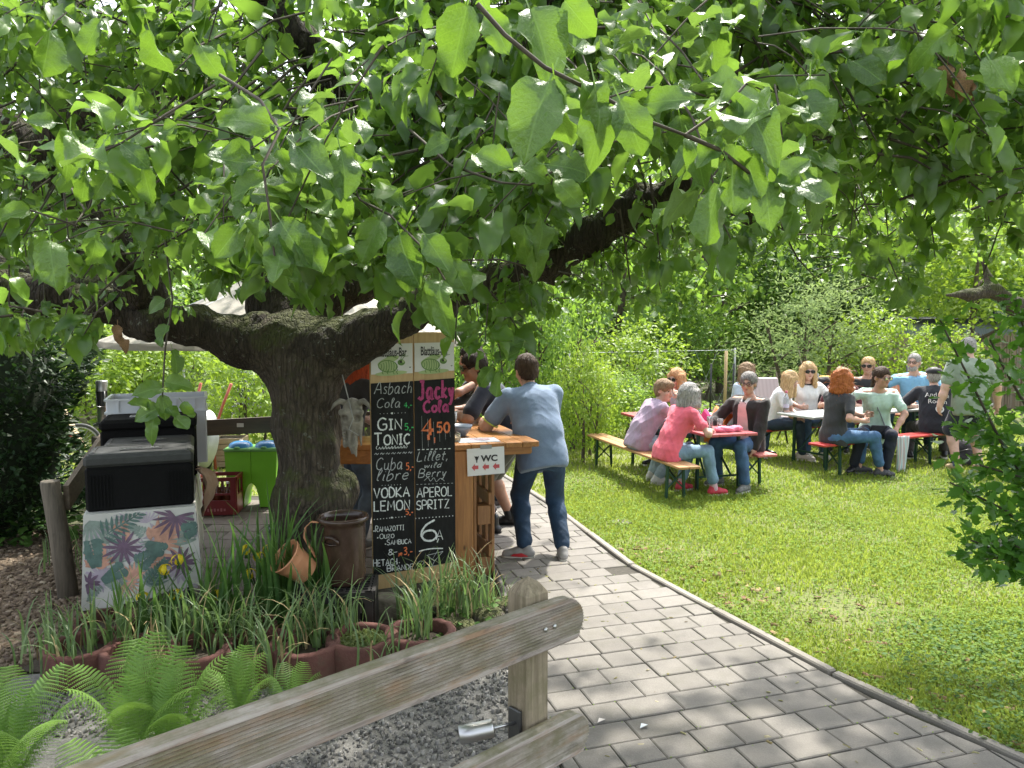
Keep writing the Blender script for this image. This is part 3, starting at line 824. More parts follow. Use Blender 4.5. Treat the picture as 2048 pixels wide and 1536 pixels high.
# unseen shoots added above the frame to shade the path and the bar
n = 2400
q = np.stack([rng.uniform(-5.2, 5.0, n), rng.uniform(-1.0, 8.8, n), rng.uniform(2.9, 4.7, n)], 1)
qx, qy = px_of(q)
q = q[~lit_lawn(q) & ((qy < 40) | (q[:, 1] < .3)) & ((q[:, 0] ** 2 / 27 + (q[:, 1] - 4) ** 2 / 25) < 1)]
q = q[~((q[:, 1] < 1.0) & (q[:, 2] < 2.6))]
g_ = q - sv * (q[:, 2] / sv[2])[:, None]
kp_ = np.where((g_[:, 0] > -.4) & (g_[:, 1] > 4.3), .22, np.where((g_[:, 0] < .1) & (g_[:, 1] < 3.6), .32, np.where(g_[:, 0] < 0, .7, 1.0))) * np.where(np.sin(q[:, 0] * 2.2) + np.sin(q[:, 1] * 2.6 + q[:, 0]) < -.7, .25, 1)
over_sh = q[rng.random(len(q)) < kp_]
def rosettes(sh, kmin, kmax, smin, smax):
 pos, d, n_, sz, tw = [], [], [], [], []
 for p in sh:
  dist = np.linalg.norm(LP - p, axis=1); j = int(np.argmin(dist)); away = (p - LP[j]) / max(dist[j], .05)
  ax = away + rng.normal(0, .5, 3) + np.array([0, 0, -.15]); ax /= np.linalg.norm(ax)
  L = rng.uniform(.14, .38)
  tw.append((p - ax * L, p, j, dist[j]))
  for i in range(rng.integers(kmin, kmax + 1)):
   t = rng.random() ** .6; b = p - ax * L * (1 - t)
   v = rng.normal(0, 1, 3); v -= ax * v.dot(ax) * .7; v /= np.linalg.norm(v)
   dd = v + ax * .45 + np.array([0, 0, -.35 * rng.random()]); dd /= np.linalg.norm(dd)
   up = np.array([0, 0, 1.0]) + rng.normal(0, .35, 3) - np.array([0, .25, 0])
   pos.append(b + dd * .03); d.append(dd); n_.append(up); sz.append(rng.uniform(smin, smax))
 return np.array(pos), np.array(d), np.array(n_), np.array(sz), tw
m_leaf = leafmat('apple_leaf', (.024, .08, .014), (.13, .245, .032), (.115, .20, .055), .43, .36, (.35, .62, .04), spec=.8)
fp, fd, fn, fs, ftw = rosettes(far_sh, 7, 11, .048, .092)
op, od, on, os_, otw = rosettes(over_sh, 7, 10, .07, .11)
TVf, TFf = leaf_template(4, 1, 1, .66, .3, .3, .05, 0, 1, .28)
halves = [np.arange(len(fp)) % 3 == i for i in range(3)]
for i, h_ in enumerate(halves):
 TV_, TF_ = leaf_template(4, 1, 1, (.60, .68, .64)[i], (.4, .55, .3)[i], (.4, .8, .05)[i], .11, 0, i + 2, .28)
 tag(link_mesh('foliage', scatter_leaves(TV_, TF_, fp[h_], fd[h_], fn[h_], fs[h_], 'foliage'), None, m_leaf), kind='stuff')
 o = bpy.data.objects[-1] if False else None
tag(link_mesh('foliage', scatter_leaves(TVf, TFf, op, od, on, os_, 'foliage'), None, m_leaf), kind='stuff')
inv = inv_of(tree)
for o in list(COL.objects):
 if o.name.startswith('foliage') and o.parent is None:
  o.parent = tree; o.matrix_parent_inverse = inv
# twigs: short shoots, plus thin branches that carry them back to the limbs
tw = MB()
def curve(a, b, sag, n=4):
 a, b = np.array(a), np.array(b)
 return [a + (b - a) * t + np.array([0, 0, sag * 4 * t * (1 - t)]) for t in np.linspace(0, 1, n)]
nsh, ntw = rosettes(near_sh, 8, 13, .040, .088), None
for k, (a, b, j, dist) in enumerate(ftw):
 if a[1] < 6.2:
  tw.tube(curve(a, b, .02, 3), [.0045, .0035, .002], 4, False)
sel = [t for t in ftw if .35 < t[3] < 2.2]
random.shuffle(sel)
for a, b, j, dist in sel[:110]:
 q = LP[j]; mid = (q + a) / 2 + rng.normal(0, .12, 3) + np.array([0, 0, .1])
 pts = [q, (q + mid) / 2 + rng.normal(0, .04, 3), mid, (mid + a) / 2 + rng.normal(0, .04, 3), a]
 r0 = .0035 + .004 * min(dist, 2)
 tw.tube(pts, [r0, r0 * .85, r0 * .65, r0 * .5, .004], 5, False)
o = tw.build('twigs', m_twig, tree, True); tag(o, kind='stuff')
# leaves near the eye, each an object of the tree
LEAFM = []; LASTLEAF = [None]
m_leafo = leafmat('apple_leaf_near', (.028, .09, .016), (.125, .235, .034), (.135, .22, .075), .32, .38, (.35, .6, .04), obj_random=True, veins=True, spec=.85)
for i in range(7):
 V_, F_ = leaf_template(9, 3, 1, (.60, .68, .56, .64, .70, .58, .63)[i], (.35, .55, .25, .7, .3, .45, .2)[i], (.2, .45, .7, .05, .35, -.3, .3)[i], (.12, .09, .15, .10, .08, .16, .13)[i], .05, 11 + i, .3)
 # bend the midrib slightly and raise the side veins
 t = np.clip(V_[:, 1], 0, 1); s_ = np.abs(V_[:, 0])
 V_[:, 2] += .012 * np.sin((t * 1.0 - s_ * .9) * 38) * (s_ > .02) * (s_ < .3)
 me = np_mesh('leaf', V_, F_); me.materials.append(m_leafo); LEAFM.append(me)
tinv = inv_of(tree)
def leaf_obj(pos, d, n_, size, k=None):
 d = Vector(d).normalized(); x = d.cross(Vector(n_))
 if x.length < 1e-5: x = d.orthogonal()
 x.normalize(); z = x.cross(d)
 M = Matrix((x, d, z)).transposed().to_4x4(); M.translation = Vector(pos)
 o = link_mesh('leaf', LEAFM[k if k is not None else random.randrange(7)], tree)
 o.matrix_local = tinv @ (M @ Matrix.Scale(size, 4)); LASTLEAF[0] = o
 return o
def hero(px, py, Y, length, ang, face=0.0, k=None, roll=0.0):
 """leaf whose stalk end is seen at px,py; ang = direction in the picture (deg, 0 right, 90 down); face turns its tip towards the eye"""
 b = P(px, py, Y); a = R(ang)
 view = (b - Vector((0, 0, EYE))).normalized(); rt = view.cross(Vector((0, 0, 1))).normalized(); up = rt.cross(view)
 face += random.uniform(-22, 30); roll += random.uniform(-42, 42); length *= random.uniform(.68, .98)
 d = (rt * math.cos(a) - up * math.sin(a)) * math.cos(R(face)) - view * math.sin(R(face))
 nrm = -view * math.cos(R(roll)) + Vector((0, 0, 1)) * .55 + rt * math.sin(R(roll))
 leaf_obj(b, d, nrm, length * Y / FPX / max(.5, math.cos(R(face))), k)
HERO = [
 (212, 262, 1.55, 75, -95, 10), (205, 290, 1.55, 105, 130, 15), (300, 270, 1.6, 80, -15, 20), (245, 290, 1.55, 60, 35, 25), (180, 300, 1.6, 90, 140, 5), (285, 330, 1.6, 95, 80, 10), (140, 260, 1.65, 80, 95, 5), (110, 245, 1.65, 60, 185, 10), (170, 350, 1.6, 75, 95, 10), (215, 350, 1.62, 70, 120, 10),
 (515, 325, 1.3, 125, 175, 15), (540, 250, 1.32, 110, 190, 10), (590, 290, 1.3, 105, 40, 20), (560, 300, 1.32, 90, 70, 10), (640, 330, 1.33, 80, 55, 15), (530, 360, 1.32, 85, 150, 20), (520, 440, 1.28, 110, 110, 10), (560, 440, 1.28, 110, 60, 15), (545, 470, 1.28, 95, 75, -5), (600, 470, 1.3, 90, 60, 15), (560, 500, 1.28, 80, 95, 15), (480, 450, 1.3, 90, 125, 10), (680, 380, 1.4, 70, 70, 20),
 (760, 440, 1.5, 105, 115, 10), (800, 470, 1.45, 120, 80, 10), (850, 470, 1.45, 95, 55, 20), (880, 560, 1.45, 90, 95, 5), (820, 500, 1.45, 110, 95, 0), (760, 380, 1.6, 90, 30, 20), (900, 520, 1.5, 80, 60, 10),
 (935, 10, 1.0, 150, 105, 5, 3), (975, 20, 1.05, 95, 60, 30), (1100, 160, 1.0, 150, 115, 10, 4), (1110, 170, 1.0, 155, 88, 5, 1), (1150, 150, 1.0, 170, 40, 20, 2), (1190, 170, 1.02, 130, 70, 10), (1060, 20, 1.1, 120, 60, 20), (1130, 0, 1.1, 110, 50, 10), (1240, 200, 1.02, 115, 62, 5),
 (1020, 330, 1.5, 110, 10, 20), (950, 310, 1.5, 95, 20, 20), (1100, 330, 1.5, 110, 5, 15), (1110, 360, 1.45, 95, 40, 5), (1080, 430, 1.6, 90, 70, 10), (900, 280, 1.6, 90, 160, 10), (1050, 450, 1.6, 100, 100, 5), (1060, 480, 1.6, 90, 60, 10),
 (1390, 200, 1.1, 105, 185, 15), (1420, 215, 1.1, 130, -25, 15), (1480, 210, 1.1, 120, 35, 15, 2), (1450, 235, 1.1, 115, 20, 25), (1440, 270, 1.08, 110, 120, 10), (1470, 290, 1.08, 140, 100, 0, 5), (1440, 370, 1.08, 150, 110, 5, 0), (1545, 375, 1.1, 95, -45, 10), (1530, 370, 1.1, 90, 80, 10), (1550, 365, 1.1, 60, 20, 10), (1490, 300, 1.1, 115, 75, 10), (1380, 275, 1.12, 110, 65, 10), (1600, 180, 1.5, 100, 60, 10), (1620, 160, 1.5, 110, 90, 0),
 (965, 690, 2.3, 70, 170, 5), (990, 720, 2.3, 62, -10, 5), (1005, 700, 2.3, 60, -30, 5), (985, 735, 2.3, 70, 130, 10), (1000, 745, 2.3, 75, 105, 0), (960, 660, 2.3, 60, 200, 10),
 (325, 775, 2.2, 55, 175, 10), (330, 765, 2.2, 70, 5, 10), (325, 790, 2.2, 75, 85, 0), (320, 815, 2.2, 60, 160, 10), (335, 815, 2.2, 65, 60, 5), (310, 830, 2.2, 55, 110, 5), (365, 805, 2.2, 45, 60, 0), (300, 815, 2.2, 50, 200, 5), (335, 650, 2.2, 60, 110, 10), (345, 700, 2.2, 60, 70, 0), (330, 600, 2.2, 60, 150, 0),
 (100, 480, 1.7, 90, 90, 10), (60, 420, 1.7, 80, 160, 10), (60, 330, 1.7, 80, 200, 10), (30, 340, 1.7, 80, 10, 10), (190, 480, 1.6, 70, 95, 0), (520, 560, 2.4, 80, 100, 0), (560, 540, 2.4, 80, 65, 5), (440, 560, 2.5, 70, 120, 0),
 (100, 60, 1.6, 110, 100, 10), (200, 40, 1.6, 100, 120, 10), (300, 60, 1.7, 100, 80, 0), (400, 90, 1.7, 90, 60, 10), (1700, 120, 1.7, 90, 30, 10), (1800, 80, 1.7, 100, 110, 5), (1900, 60, 1.6, 110, 150, 10), (1980, 120, 1.6, 100, 60, 10), (1810, 560, 3.0, 60, 100, 0), (1760, 470, 2.6, 70, 90, 5), (1770, 510, 2.6, 70, 130, 5), (1800, 470, 2.6, 70, 60, 0), (1830, 560, 3.0, 60, 60, 0),
]
for h_ in HERO: hero(*h_)
m_dry = mat('withered_leaf', (.24, .14, .07), .8, var=.4, scale=20)
dry_me = LEAFM[2].copy(); dry_me.materials.clear(); dry_me.materials.append(m_dry)
for q_ in ((235, 650, 2.6, 44, 95, 10), (242, 672, 2.6, 36, 60, 20), (1895, 130, 1.9, 60, 100, 10), (1925, 140, 1.9, 55, 75, 20), (1945, 165, 1.9, 50, 110, 0), (875, 180, 2.6, 45, 100, 0)):
 hero(*q_); LASTLEAF[0].data = dry_me; LASTLEAF[0]['label'] = 'withered brown curled leaf'
p_, d_, n__, z_, ntw = nsh
kx, ky = px_of(p_)
order = [i for i in np.argsort(p_[:, 1]) if -60 < kx[i] < 2110 and -60 < ky[i] < 760]
cut_ = max(0, 300 - len(HERO) - 6)
for i in order[:cut_]: leaf_obj(p_[i], d_[i], n__[i], z_[i])
rest_l = np.array(sorted(set(range(len(p_))) - set(order[:cut_])))
for i in range(3):
 s_ = rest_l[rest_l % 3 == i]; TV_, TF_ = leaf_template(7, 2, 1, (.60, .68, .57)[i], (.35, .55, .25)[i], (.2, .5, .7)[i], .12, .05, i + 31, .3)
 tag(link_mesh('foliage', scatter_leaves(TV_, TF_, p_[s_] - np.array(tree.location), d_[s_], n__[s_], z_[s_], 'foliage'), tree, m_leaf), kind='stuff')
nt_ = MB()
for a, b, j, dist in ntw: nt_.tube(curve(a, b, .02, 4), [.0022, .002, .0018, .0015], 5, False)
TW = [[(955, 8, 1.0), (1010, 70, 1.0), (1090, 135, 1.0), (1200, 190, 1.02), (1290, 240, 1.04), (1370, 270, 1.06), (1450, 215, 1.08), (1490, 170, 1.1)],
  [(1370, 270, 1.06), (1440, 300, 1.08), (1530, 370, 1.1), (1560, 350, 1.1)],
  [(440, 150, 1.5), (520, 200, 1.4), (560, 260, 1.34), (525, 330, 1.3), (540, 430, 1.28), (550, 520, 1.28)],
  [(430, 170, 1.7), (330, 230, 1.64), (245, 285, 1.57), (190, 310, 1.6)],
  [(660, 160, 2.6), (678, 240, 2.3), (690, 330, 2.0), (720, 400, 1.7), (780, 430, 1.52), (860, 510, 1.45), (890, 560, 1.45)],
  [(820, 260, 1.9), (900, 330, 1.7), (1000, 365, 1.6), (1060, 370, 1.55), (1110, 340, 1.5)],
  [(330, 480, 2.6), (345, 600, 2.3), (330, 700, 2.2), (325, 790, 2.2), (320, 830, 2.2)],
  [(960, 560, 2.7), (985, 640, 2.4), (1000, 700, 2.3), (1005, 745, 2.3)],
  [(1700, 330, 3.2), (1740, 430, 2.8), (1770, 500, 2.6), (1800, 570, 2.9)],
  [(120, 340, 2.2), (170, 420, 1.8), (150, 450, 1.7), (60, 420, 1.7)]]
for t in TW: nt_.tube([P(*q) for q in t], [.0033 * (1 - .5 * i / len(t)) for i in range(len(t))], 6, False)
tag(nt_.build('near_twigs', m_twig, tree, True), kind='stuff')
# ------------------------------------------------------------------ hedges, shrubs and trees behind
def crown_mesh(name, n, seed, leaf=.07, clumps=70, flat=1.0, hollow=.45, spread=.17, bend=0.0, width=.6):
 """crown in a unit ball (radius 1): leaves in clumps with gaps between"""
 r = np.random.default_rng(seed)
 c = r.normal(size=(clumps, 3)); c /= np.linalg.norm(c, axis=1, keepdims=True)
 c *= (hollow + (1 - hollow) * r.random((clumps, 1)) ** .5) * .92
 c[:, 2] *= flat
 w = r.integers(0, clumps, n)
 p = c[w] + r.normal(0, spread, (n, 3)) * r.uniform(.5, 1.2, (clumps, 1))[w]
 out = p / np.maximum(np.linalg.norm(p, axis=1, keepdims=True), .2)
 d = r.normal(0, .8, (n, 3)) + out * .5 + np.array([0, 0, -bend])
 nn = out + r.normal(0, .5, (n, 3)) + np.array([0, 0, .6])
 TV, TF = leaf_template(2, 1, 1, width, .25, .2, 0, 0, seed, 0)
 tone = np.clip(r.random(clumps)[w] * .6 + r.random(n) * .4, 0, 1)
 return scatter_leaves(TV, TF, p, d, nn, leaf * r.uniform(.6, 1.4, n), name, tone)
lm_yel = leafmat('yellow_green_leaf', (.085, .165, .018), (.23, .33, .04), None, .42, .5, (.5, .7, .06))
lm_mid = leafmat('mid_green_leaf', (.045, .125, .02), (.15, .26, .042), None, .45, .5, (.45, .68, .08))
lm_dark = leafmat('dark_green_leaf', (.02, .055, .014), (.06, .12, .03), None, .3, .45, (.2, .35, .05))
lm_grey = leafmat('grey_green_leaf', (.10, .16, .055), (.22, .29, .115), None, .38, .8, (.45, .6, .2), spec=.1)
lm_yew = leafmat('yew_leaf', (.009, .027, .009), (.028, .065, .016), None, .12, .5, (.1, .25, .03))
CR = {}
def crown(kind, v):
 key = (kind, v)
 if key not in CR:
  spec = {'yel': (3900, .075, 80, lm_yel, .17, .6), 'mid': (4200, .07, 75, lm_mid, .17, .6), 'dark': (5200, .07, 65, lm_dark, .18, .6), 'grey': (5200, .06, 110, lm_grey, .13, .28), 'far': (4200, .075, 70, lm_mid, .16, .7), 'fardark': (4200, .075, 60, lm_dark, .17, .7), 'big': (2600, .13, 60, lm_yel, .2, .42)}[kind]
  me = crown_mesh('crown', spec[0], hash(kind) % 1 + v * 31 + len(kind), spec[1], spec[2], 1.0, .35 if kind == 'grey' else .45, spec[4], .2, spec[5])
  me.materials.append(spec[3]); CR[key] = me
 return CR[key]
m_stem = mat('shrub_bark', (.09, .07, .05), .85, var=.4, scale=14)
m_stem_d = mat('dark_bark', (.05, .04, .03), .85, var=.4, scale=14)
def plant(name, label, cat, x, y, r, hz, kind, v, group=None, trunk_r=.06, z0=0.0, stems=1, ground=None):
 """shrub or tree: crown of radius r (x,y), half-height hz, its centre at height z0+hz; stems below"""
 t = thing(name, label, cat, (x, y, ground or 0), 0, group)
 o = link_mesh('crown', crown(kind, v), t)
 o.location = (0, 0, z0 + hz); o.scale = (r, r, hz); o.rotation_euler = (0, 0, (v * 1.7 + x * 3.1) % 6.28)
 rd = random.Random(int(x * 100 + y * 7))
 for i in range(stems):
  m = MB(); a = rd.uniform(0, 6.28); sp = (r * .55 if stems > 1 else r * .15)
  top = Vector((math.cos(a) * sp, math.sin(a) * sp, z0 + hz * 1.25)); b = Vector((math.cos(a) * .08 * stems, math.sin(a) * .08 * stems, -.05))
  m.tube([b, b.lerp(top, .35) + Vector((rd.uniform(-.1, .1), rd.uniform(-.1, .1), 0)), b.lerp(top, .7), top], [trunk_r, trunk_r * .8, trunk_r * .55, trunk_r * .2], 7, False)
  for k in range(3):
   q = b.lerp(top, .4 + .17 * k); e = q + Vector((rd.uniform(-1, 1) * r * .6, rd.uniform(-1, 1) * r * .6, hz * rd.uniform(.2, .6)))
   m.tube([q, q.lerp(e, .5) + Vector((0, 0, .05)), e], [trunk_r * .45, trunk_r * .3, trunk_r * .1], 5, False)
  m.build('trunk' if stems == 1 else 'stem', m_stem_d if 'dark' in kind else m_stem, t)
 return t
HG = 'shrubs and trees around the garden'
def at(px, Y): return (px - 1024) / FPX * Y
# left, behind the fence
plant('shrub', 'bright yellow green shrub behind the steel bollard lamp', 'shrub', at(215, 13), 13.0, 1.3, 1.0, 'yel', 0, HG, .03, .1, 3)
plant('shrub', 'yellow green shrub left of the chain link fence behind the white crate', 'shrub', at(330, 13.5), 13.5, 1.2, .95, 'yel', 1, HG, .03, .1, 3)
plant('shrub', 'pale yellow shrub behind the bicycle at far left', 'shrub', at(100, 14), 14.0, 1.5, 1.1, 'yel', 2, HG, .03, .0, 3)
plant('shrub', 'light green bush behind the chain link fence', 'shrub', at(380, 16), 16.0, 1.6, 1.2, 'mid', 0, HG, .05, .1, 3)
plant('laurel_shrub', 'large leaved laurel shrub between the wooden rail and the trunk', 'shrub', at(505, 10.6), 10.6, .72, .75, 'big', 0, HG, .025, .15, 3)
plant('tree', 'mid green tree behind the yellow shrubs on the left', 'tree', at(210, 18), 18.0, 2.6, 2.2, 'far', 1, HG, .12, .2)
plant('tree', 'dark leafy tree behind the chain link fence', 'tree', at(470, 19), 19.0, 2.4, 2.1, 'fardark', 0, HG, .12, .0)
plant('tree', 'pale leafy tree seen under the left limb of the apple tree', 'tree', at(60, 20), 20.0, 3.0, 2.6, 'far', 2, HG, .12, .2)
# middle, behind the bar
plant('shrub', 'light green shrub right behind the man in the blue polo shirt', 'shrub', at(1165, 10.4), 10.4, .5, .78, 'yel', 3, HG, .025, .05, 3)
plant('shrub', 'tall fresh green shrub with thin trunks behind the bar counter', 'shrub', at(1105, 11.2), 11.2, .8, 1.35, 'mid', 1, HG, .05, .1, 4)
plant('shrub', 'leafy green shrub behind the chalkboard', 'shrub', at(985, 11.6), 11.6, 1.0, 1.3, 'mid', 2, HG, .05, .1, 3)
plant('shrub', 'low yellow green bush left of the wooden bench', 'shrub', at(1185, 12.0), 12.0, .8, .62, 'yel', 4, HG, .02, .0, 3)
plant('shrub', 'green bush behind the orange haired woman at the bar', 'shrub', at(760, 12.5), 12.5, 1.5, 1.3, 'mid', 3, HG, .05, .0, 3)
plant('shrub', 'loose yellow green bush behind the wire fence', 'shrub', at(1270, 15.5), 15.5, 1.15, .95, 'yel', 0, HG, .03, .05, 3)
plant('shrub', 'small dark green shrub behind the boy in lilac', 'shrub', at(1250, 12.6), 12.6, .42, .35, 'mid', 0, HG, .03, .35, 2)
plant('shrub', 'broad leaved green bush beside the thin garden posts', 'shrub', at(1395, 19.0), 19.0, 1.1, 1.1, 'mid', 1, HG, .03, .3, 3)
# right
plant('buddleia', 'large grey green shrub with arching branches and old flower spikes', 'shrub', at(1610, 15.0), 15.0, 1.75, 1.3, 'grey', 0, HG, .05, .3, 6)
plant('shrub', 'fine leaved green shrub between the grey green shrub and the reed screen', 'shrub', at(1755, 14.4), 14.4, 1.0, 1.05, 'yel', 2, HG, .03, .1, 5)
plant('shrub', 'yellow green shrub in front of the reed screen', 'shrub', at(1890, 14.0), 14.0, .7, .7, 'yel', 1, HG, .02, .5, 3)
plant('tree', 'light green tree right of the grey green shrub', 'tree', at(1930, 17), 17.0, 1.9, 1.6, 'yel', 3, HG, .1, 1.6)
plant('tree', 'dark green tree behind the grey green shrub', 'tree', at(1590, 22), 22.0, 2.2, 2.4, 'fardark', 1, HG, .15, .7)
plant('tree', 'light green tree with airy crown behind the wire fence', 'tree', at(1440, 21), 21.0, 2.3, 2.3, 'far', 3, HG, .15, .9)
plant('tree', 'mid green tree behind the bar shrubs', 'tree', at(1220, 20), 20.0, 2.6, 2.6, 'far', 0, HG, .15, .3)
plant('tree', 'tall green tree behind the reed screen', 'tree', at(1780, 23), 23.0, 2.8, 3.0, 'far', 1, HG, .15, 1.0)
plant('tree', 'leafy tree at the right edge behind the standing man', 'tree', at(2080, 19), 19.0, 2.6, 2.8, 'far', 2, HG, .15, .6)
plant('tree', 'dark tree behind the middle of the bar', 'tree', at(930, 21), 21.0, 2.8, 2.6, 'fardark', 2, HG, .15, .0)
plant('tree', 'green tree behind the old trunk', 'tree', at(640, 20), 20.0, 2.7, 2.6, 'far', 3, HG, .15, .0)
# the far wood: one mass of crowns
p, d, nn, sz = [], [], [], []
n = 30000
a = rng.uniform(-1.05, 1.05, n); Y = rng.uniform(26, 34, n); x = np.tan(a * .75) * Y
top = 8.0 + 2.2 * np.sin(x * .5) + 1.6 * np.sin(x * 1.3 + 2)
cl = np.sin(x * 1.9) * .5 + np.sin(x * 1.1 + Y) * .5
z = rng.random(n) ** .8 * top
Y = Y + 1.2 * np.sin(x * 1.7 + z * .9) + .8 * np.sin(z * 2.1 + x)
me = scatter_leaves(*leaf_template(2, 1, 1, .7, .2, .2, 0, 0, 5, 0), np.stack([x, Y, z], 1), rng.normal(0, 1, (n, 3)), np.stack([rng.normal(0, .5, n), -np.ones(n) * .7, np.ones(n)], 1), rng.uniform(.28, .6, n), 'far_wood', np.clip(.5 + .35 * np.sin(x * .8 + 1) * np.sin(z * .7) + rng.normal(0, .15, n), 0, 1))
tag(link_mesh('far_wood', me, None, leafmat('far_wood_leaf', (.04, .10, .022), (.16, .25, .05), None, .42, .5, (.45, .65, .08))), kind='stuff')
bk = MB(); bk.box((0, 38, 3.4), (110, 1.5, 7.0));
tag(bk.build('wooded_bank', mat('bank_green', (.03, .055, .015), .95, var=.6, scale=.8)), kind='structure')  # plain dark green block behind the far leaves
# dark yew at the left
yew = thing('yew', 'dark clipped yew standing at the left edge behind the wood chip path', 'tree', (at(-25, 6.6), 6.6, 0))
n = 15000
th = rng.uniform(0, 6.283, n); zz = rng.random(n) * 2.3
rad = (.80 + .13 * np.sin(zz * 5.2) + .1 * np.sin(th * 3 + zz * 3) + .07 * np.sin(th * 7 - zz * 8)) * np.clip((2.5 - zz) / .8, .2, 1) * np.clip(.5 + zz * 1.2, .3, 1)
rad *= .9; rad *= 1 - .22 * rng.random(n) ** 2
pp = np.stack([np.cos(th) * rad, np.sin(th) * rad, zz + .05], 1)
dd = np.stack([np.cos(th), np.sin(th), rng.uniform(-.2, .9, n)], 1) + rng.normal(0, .35, (n, 3))
me = scatter_leaves(*leaf_template(2, 1, 1, .42, .1, .2, 0, 0, 5, 0), pp, dd, rng.normal(0, .5, (n, 3)) + np.array([0, 0, 1]), rng.uniform(.05, .1, n), 'crown', np.clip(rng.random(n) * .7 + .3 * np.sin(zz * 9 + th * 2), 0, 1))
link_mesh('crown', me, yew, lm_yew)
MB().tube([(0, 0, -.05), (.02, 0, .8), (0, 0, 1.9)], [.11, .09, .03], 8, False).build('trunk', m_stem_d, yew)
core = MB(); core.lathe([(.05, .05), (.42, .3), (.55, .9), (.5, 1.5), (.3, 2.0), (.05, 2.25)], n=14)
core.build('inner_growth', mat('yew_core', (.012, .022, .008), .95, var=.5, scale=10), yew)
# ------------------------------------------------------------------ people
def fabric(name, col, scale=120, var=.12, rough=.85, bumpk=.25):
 return mat(name, col, rough, var=var, scale=14, bumpk=bumpk, bscale=scale, sheen=.15)
def denim(name, col):
 return mat(name, col, .8, var=.35, scale=7, bumpk=.3, bscale=160)
def skinmat(name, col):
 if name in MATS: return MATS[name]
 m, t, b, N, L = nt(name)
 v = coords(t)
 L.new(ramp(t, noise(t, 22, 4, .6, v), [(.3, [c * .86 for c in col]), (.7, [min(1, c * 1.1) for c in col])]), b.inputs['Base Color'])
 b.inputs['Roughness'].default_value = .5; b.inputs['Subsurface Weight'].default_value = .08
 b.inputs['Subsurface Radius'].default_value = (.01, .004, .002)
 bump(t, b, noise(t, 180, 3, .6, v), .12, .003)
 MATS[name] = m
 return m
def hairmat(name, lo, hi):
 if name in MATS: return MATS[name]
 m, t, b, N, L = nt(name)
 v = coords(t, 'Object', (40, 40, 5))
 g = noise(t, 2.6, 6, .7, v, .8)
 L.new(ramp(t, g, [(.32, [x * .6 for x in lo]), (.5, [(x + y) / 2 for x, y in zip(lo, hi)]), (.68, hi)]), b.inputs['Base Color'])
 b.inputs['Roughness'].default_value = .6; b.inputs['Specular IOR Level'].default_value = .25
 bump(t, b, g, .9, .012)
 MATS[name] = m
 return m
SK = {'fair': (.56, .34, .26), 'mid': (.46, .26, .185), 'tan': (.36, .19, .125)}
m_dark = mat('black_plastic', (.012, .012, .013), .3)
m_lip = mat('lip', (.35, .12, .1), .5)
m_eye = mat('eye', (.03, .02, .015), .2)
m_white = mat('white_rubber', (.62, .6, .56), .6)
m_brow_d = mat('brow_dark', (.05, .03, .02), .8); m_brow_l = mat('brow_light', (.25, .16, .09), .8)
def ik(a, t, l1, l2, pole):
 """middle joint of a two-bone limb from a to t bending towards pole"""
 a, t, pole = Vector(a), Vector(t), Vector(pole)
 d = t - a; L = max(min(d.length, (l1 + l2) * .999), abs(l1 - l2) * 1.02 + 1e-4); dn = d.normalized()
 t = a + dn * L
 x = (l1 * l1 - l2 * l2 + L * L) / (2 * L); h = math.sqrt(max(l1 * l1 - x * x, 0))
 p = pole - dn * pole.dot(dn)
 if p.length < 1e-5: p = dn.orthogonal()
 return a + dn * x + p.normalized() * h, t
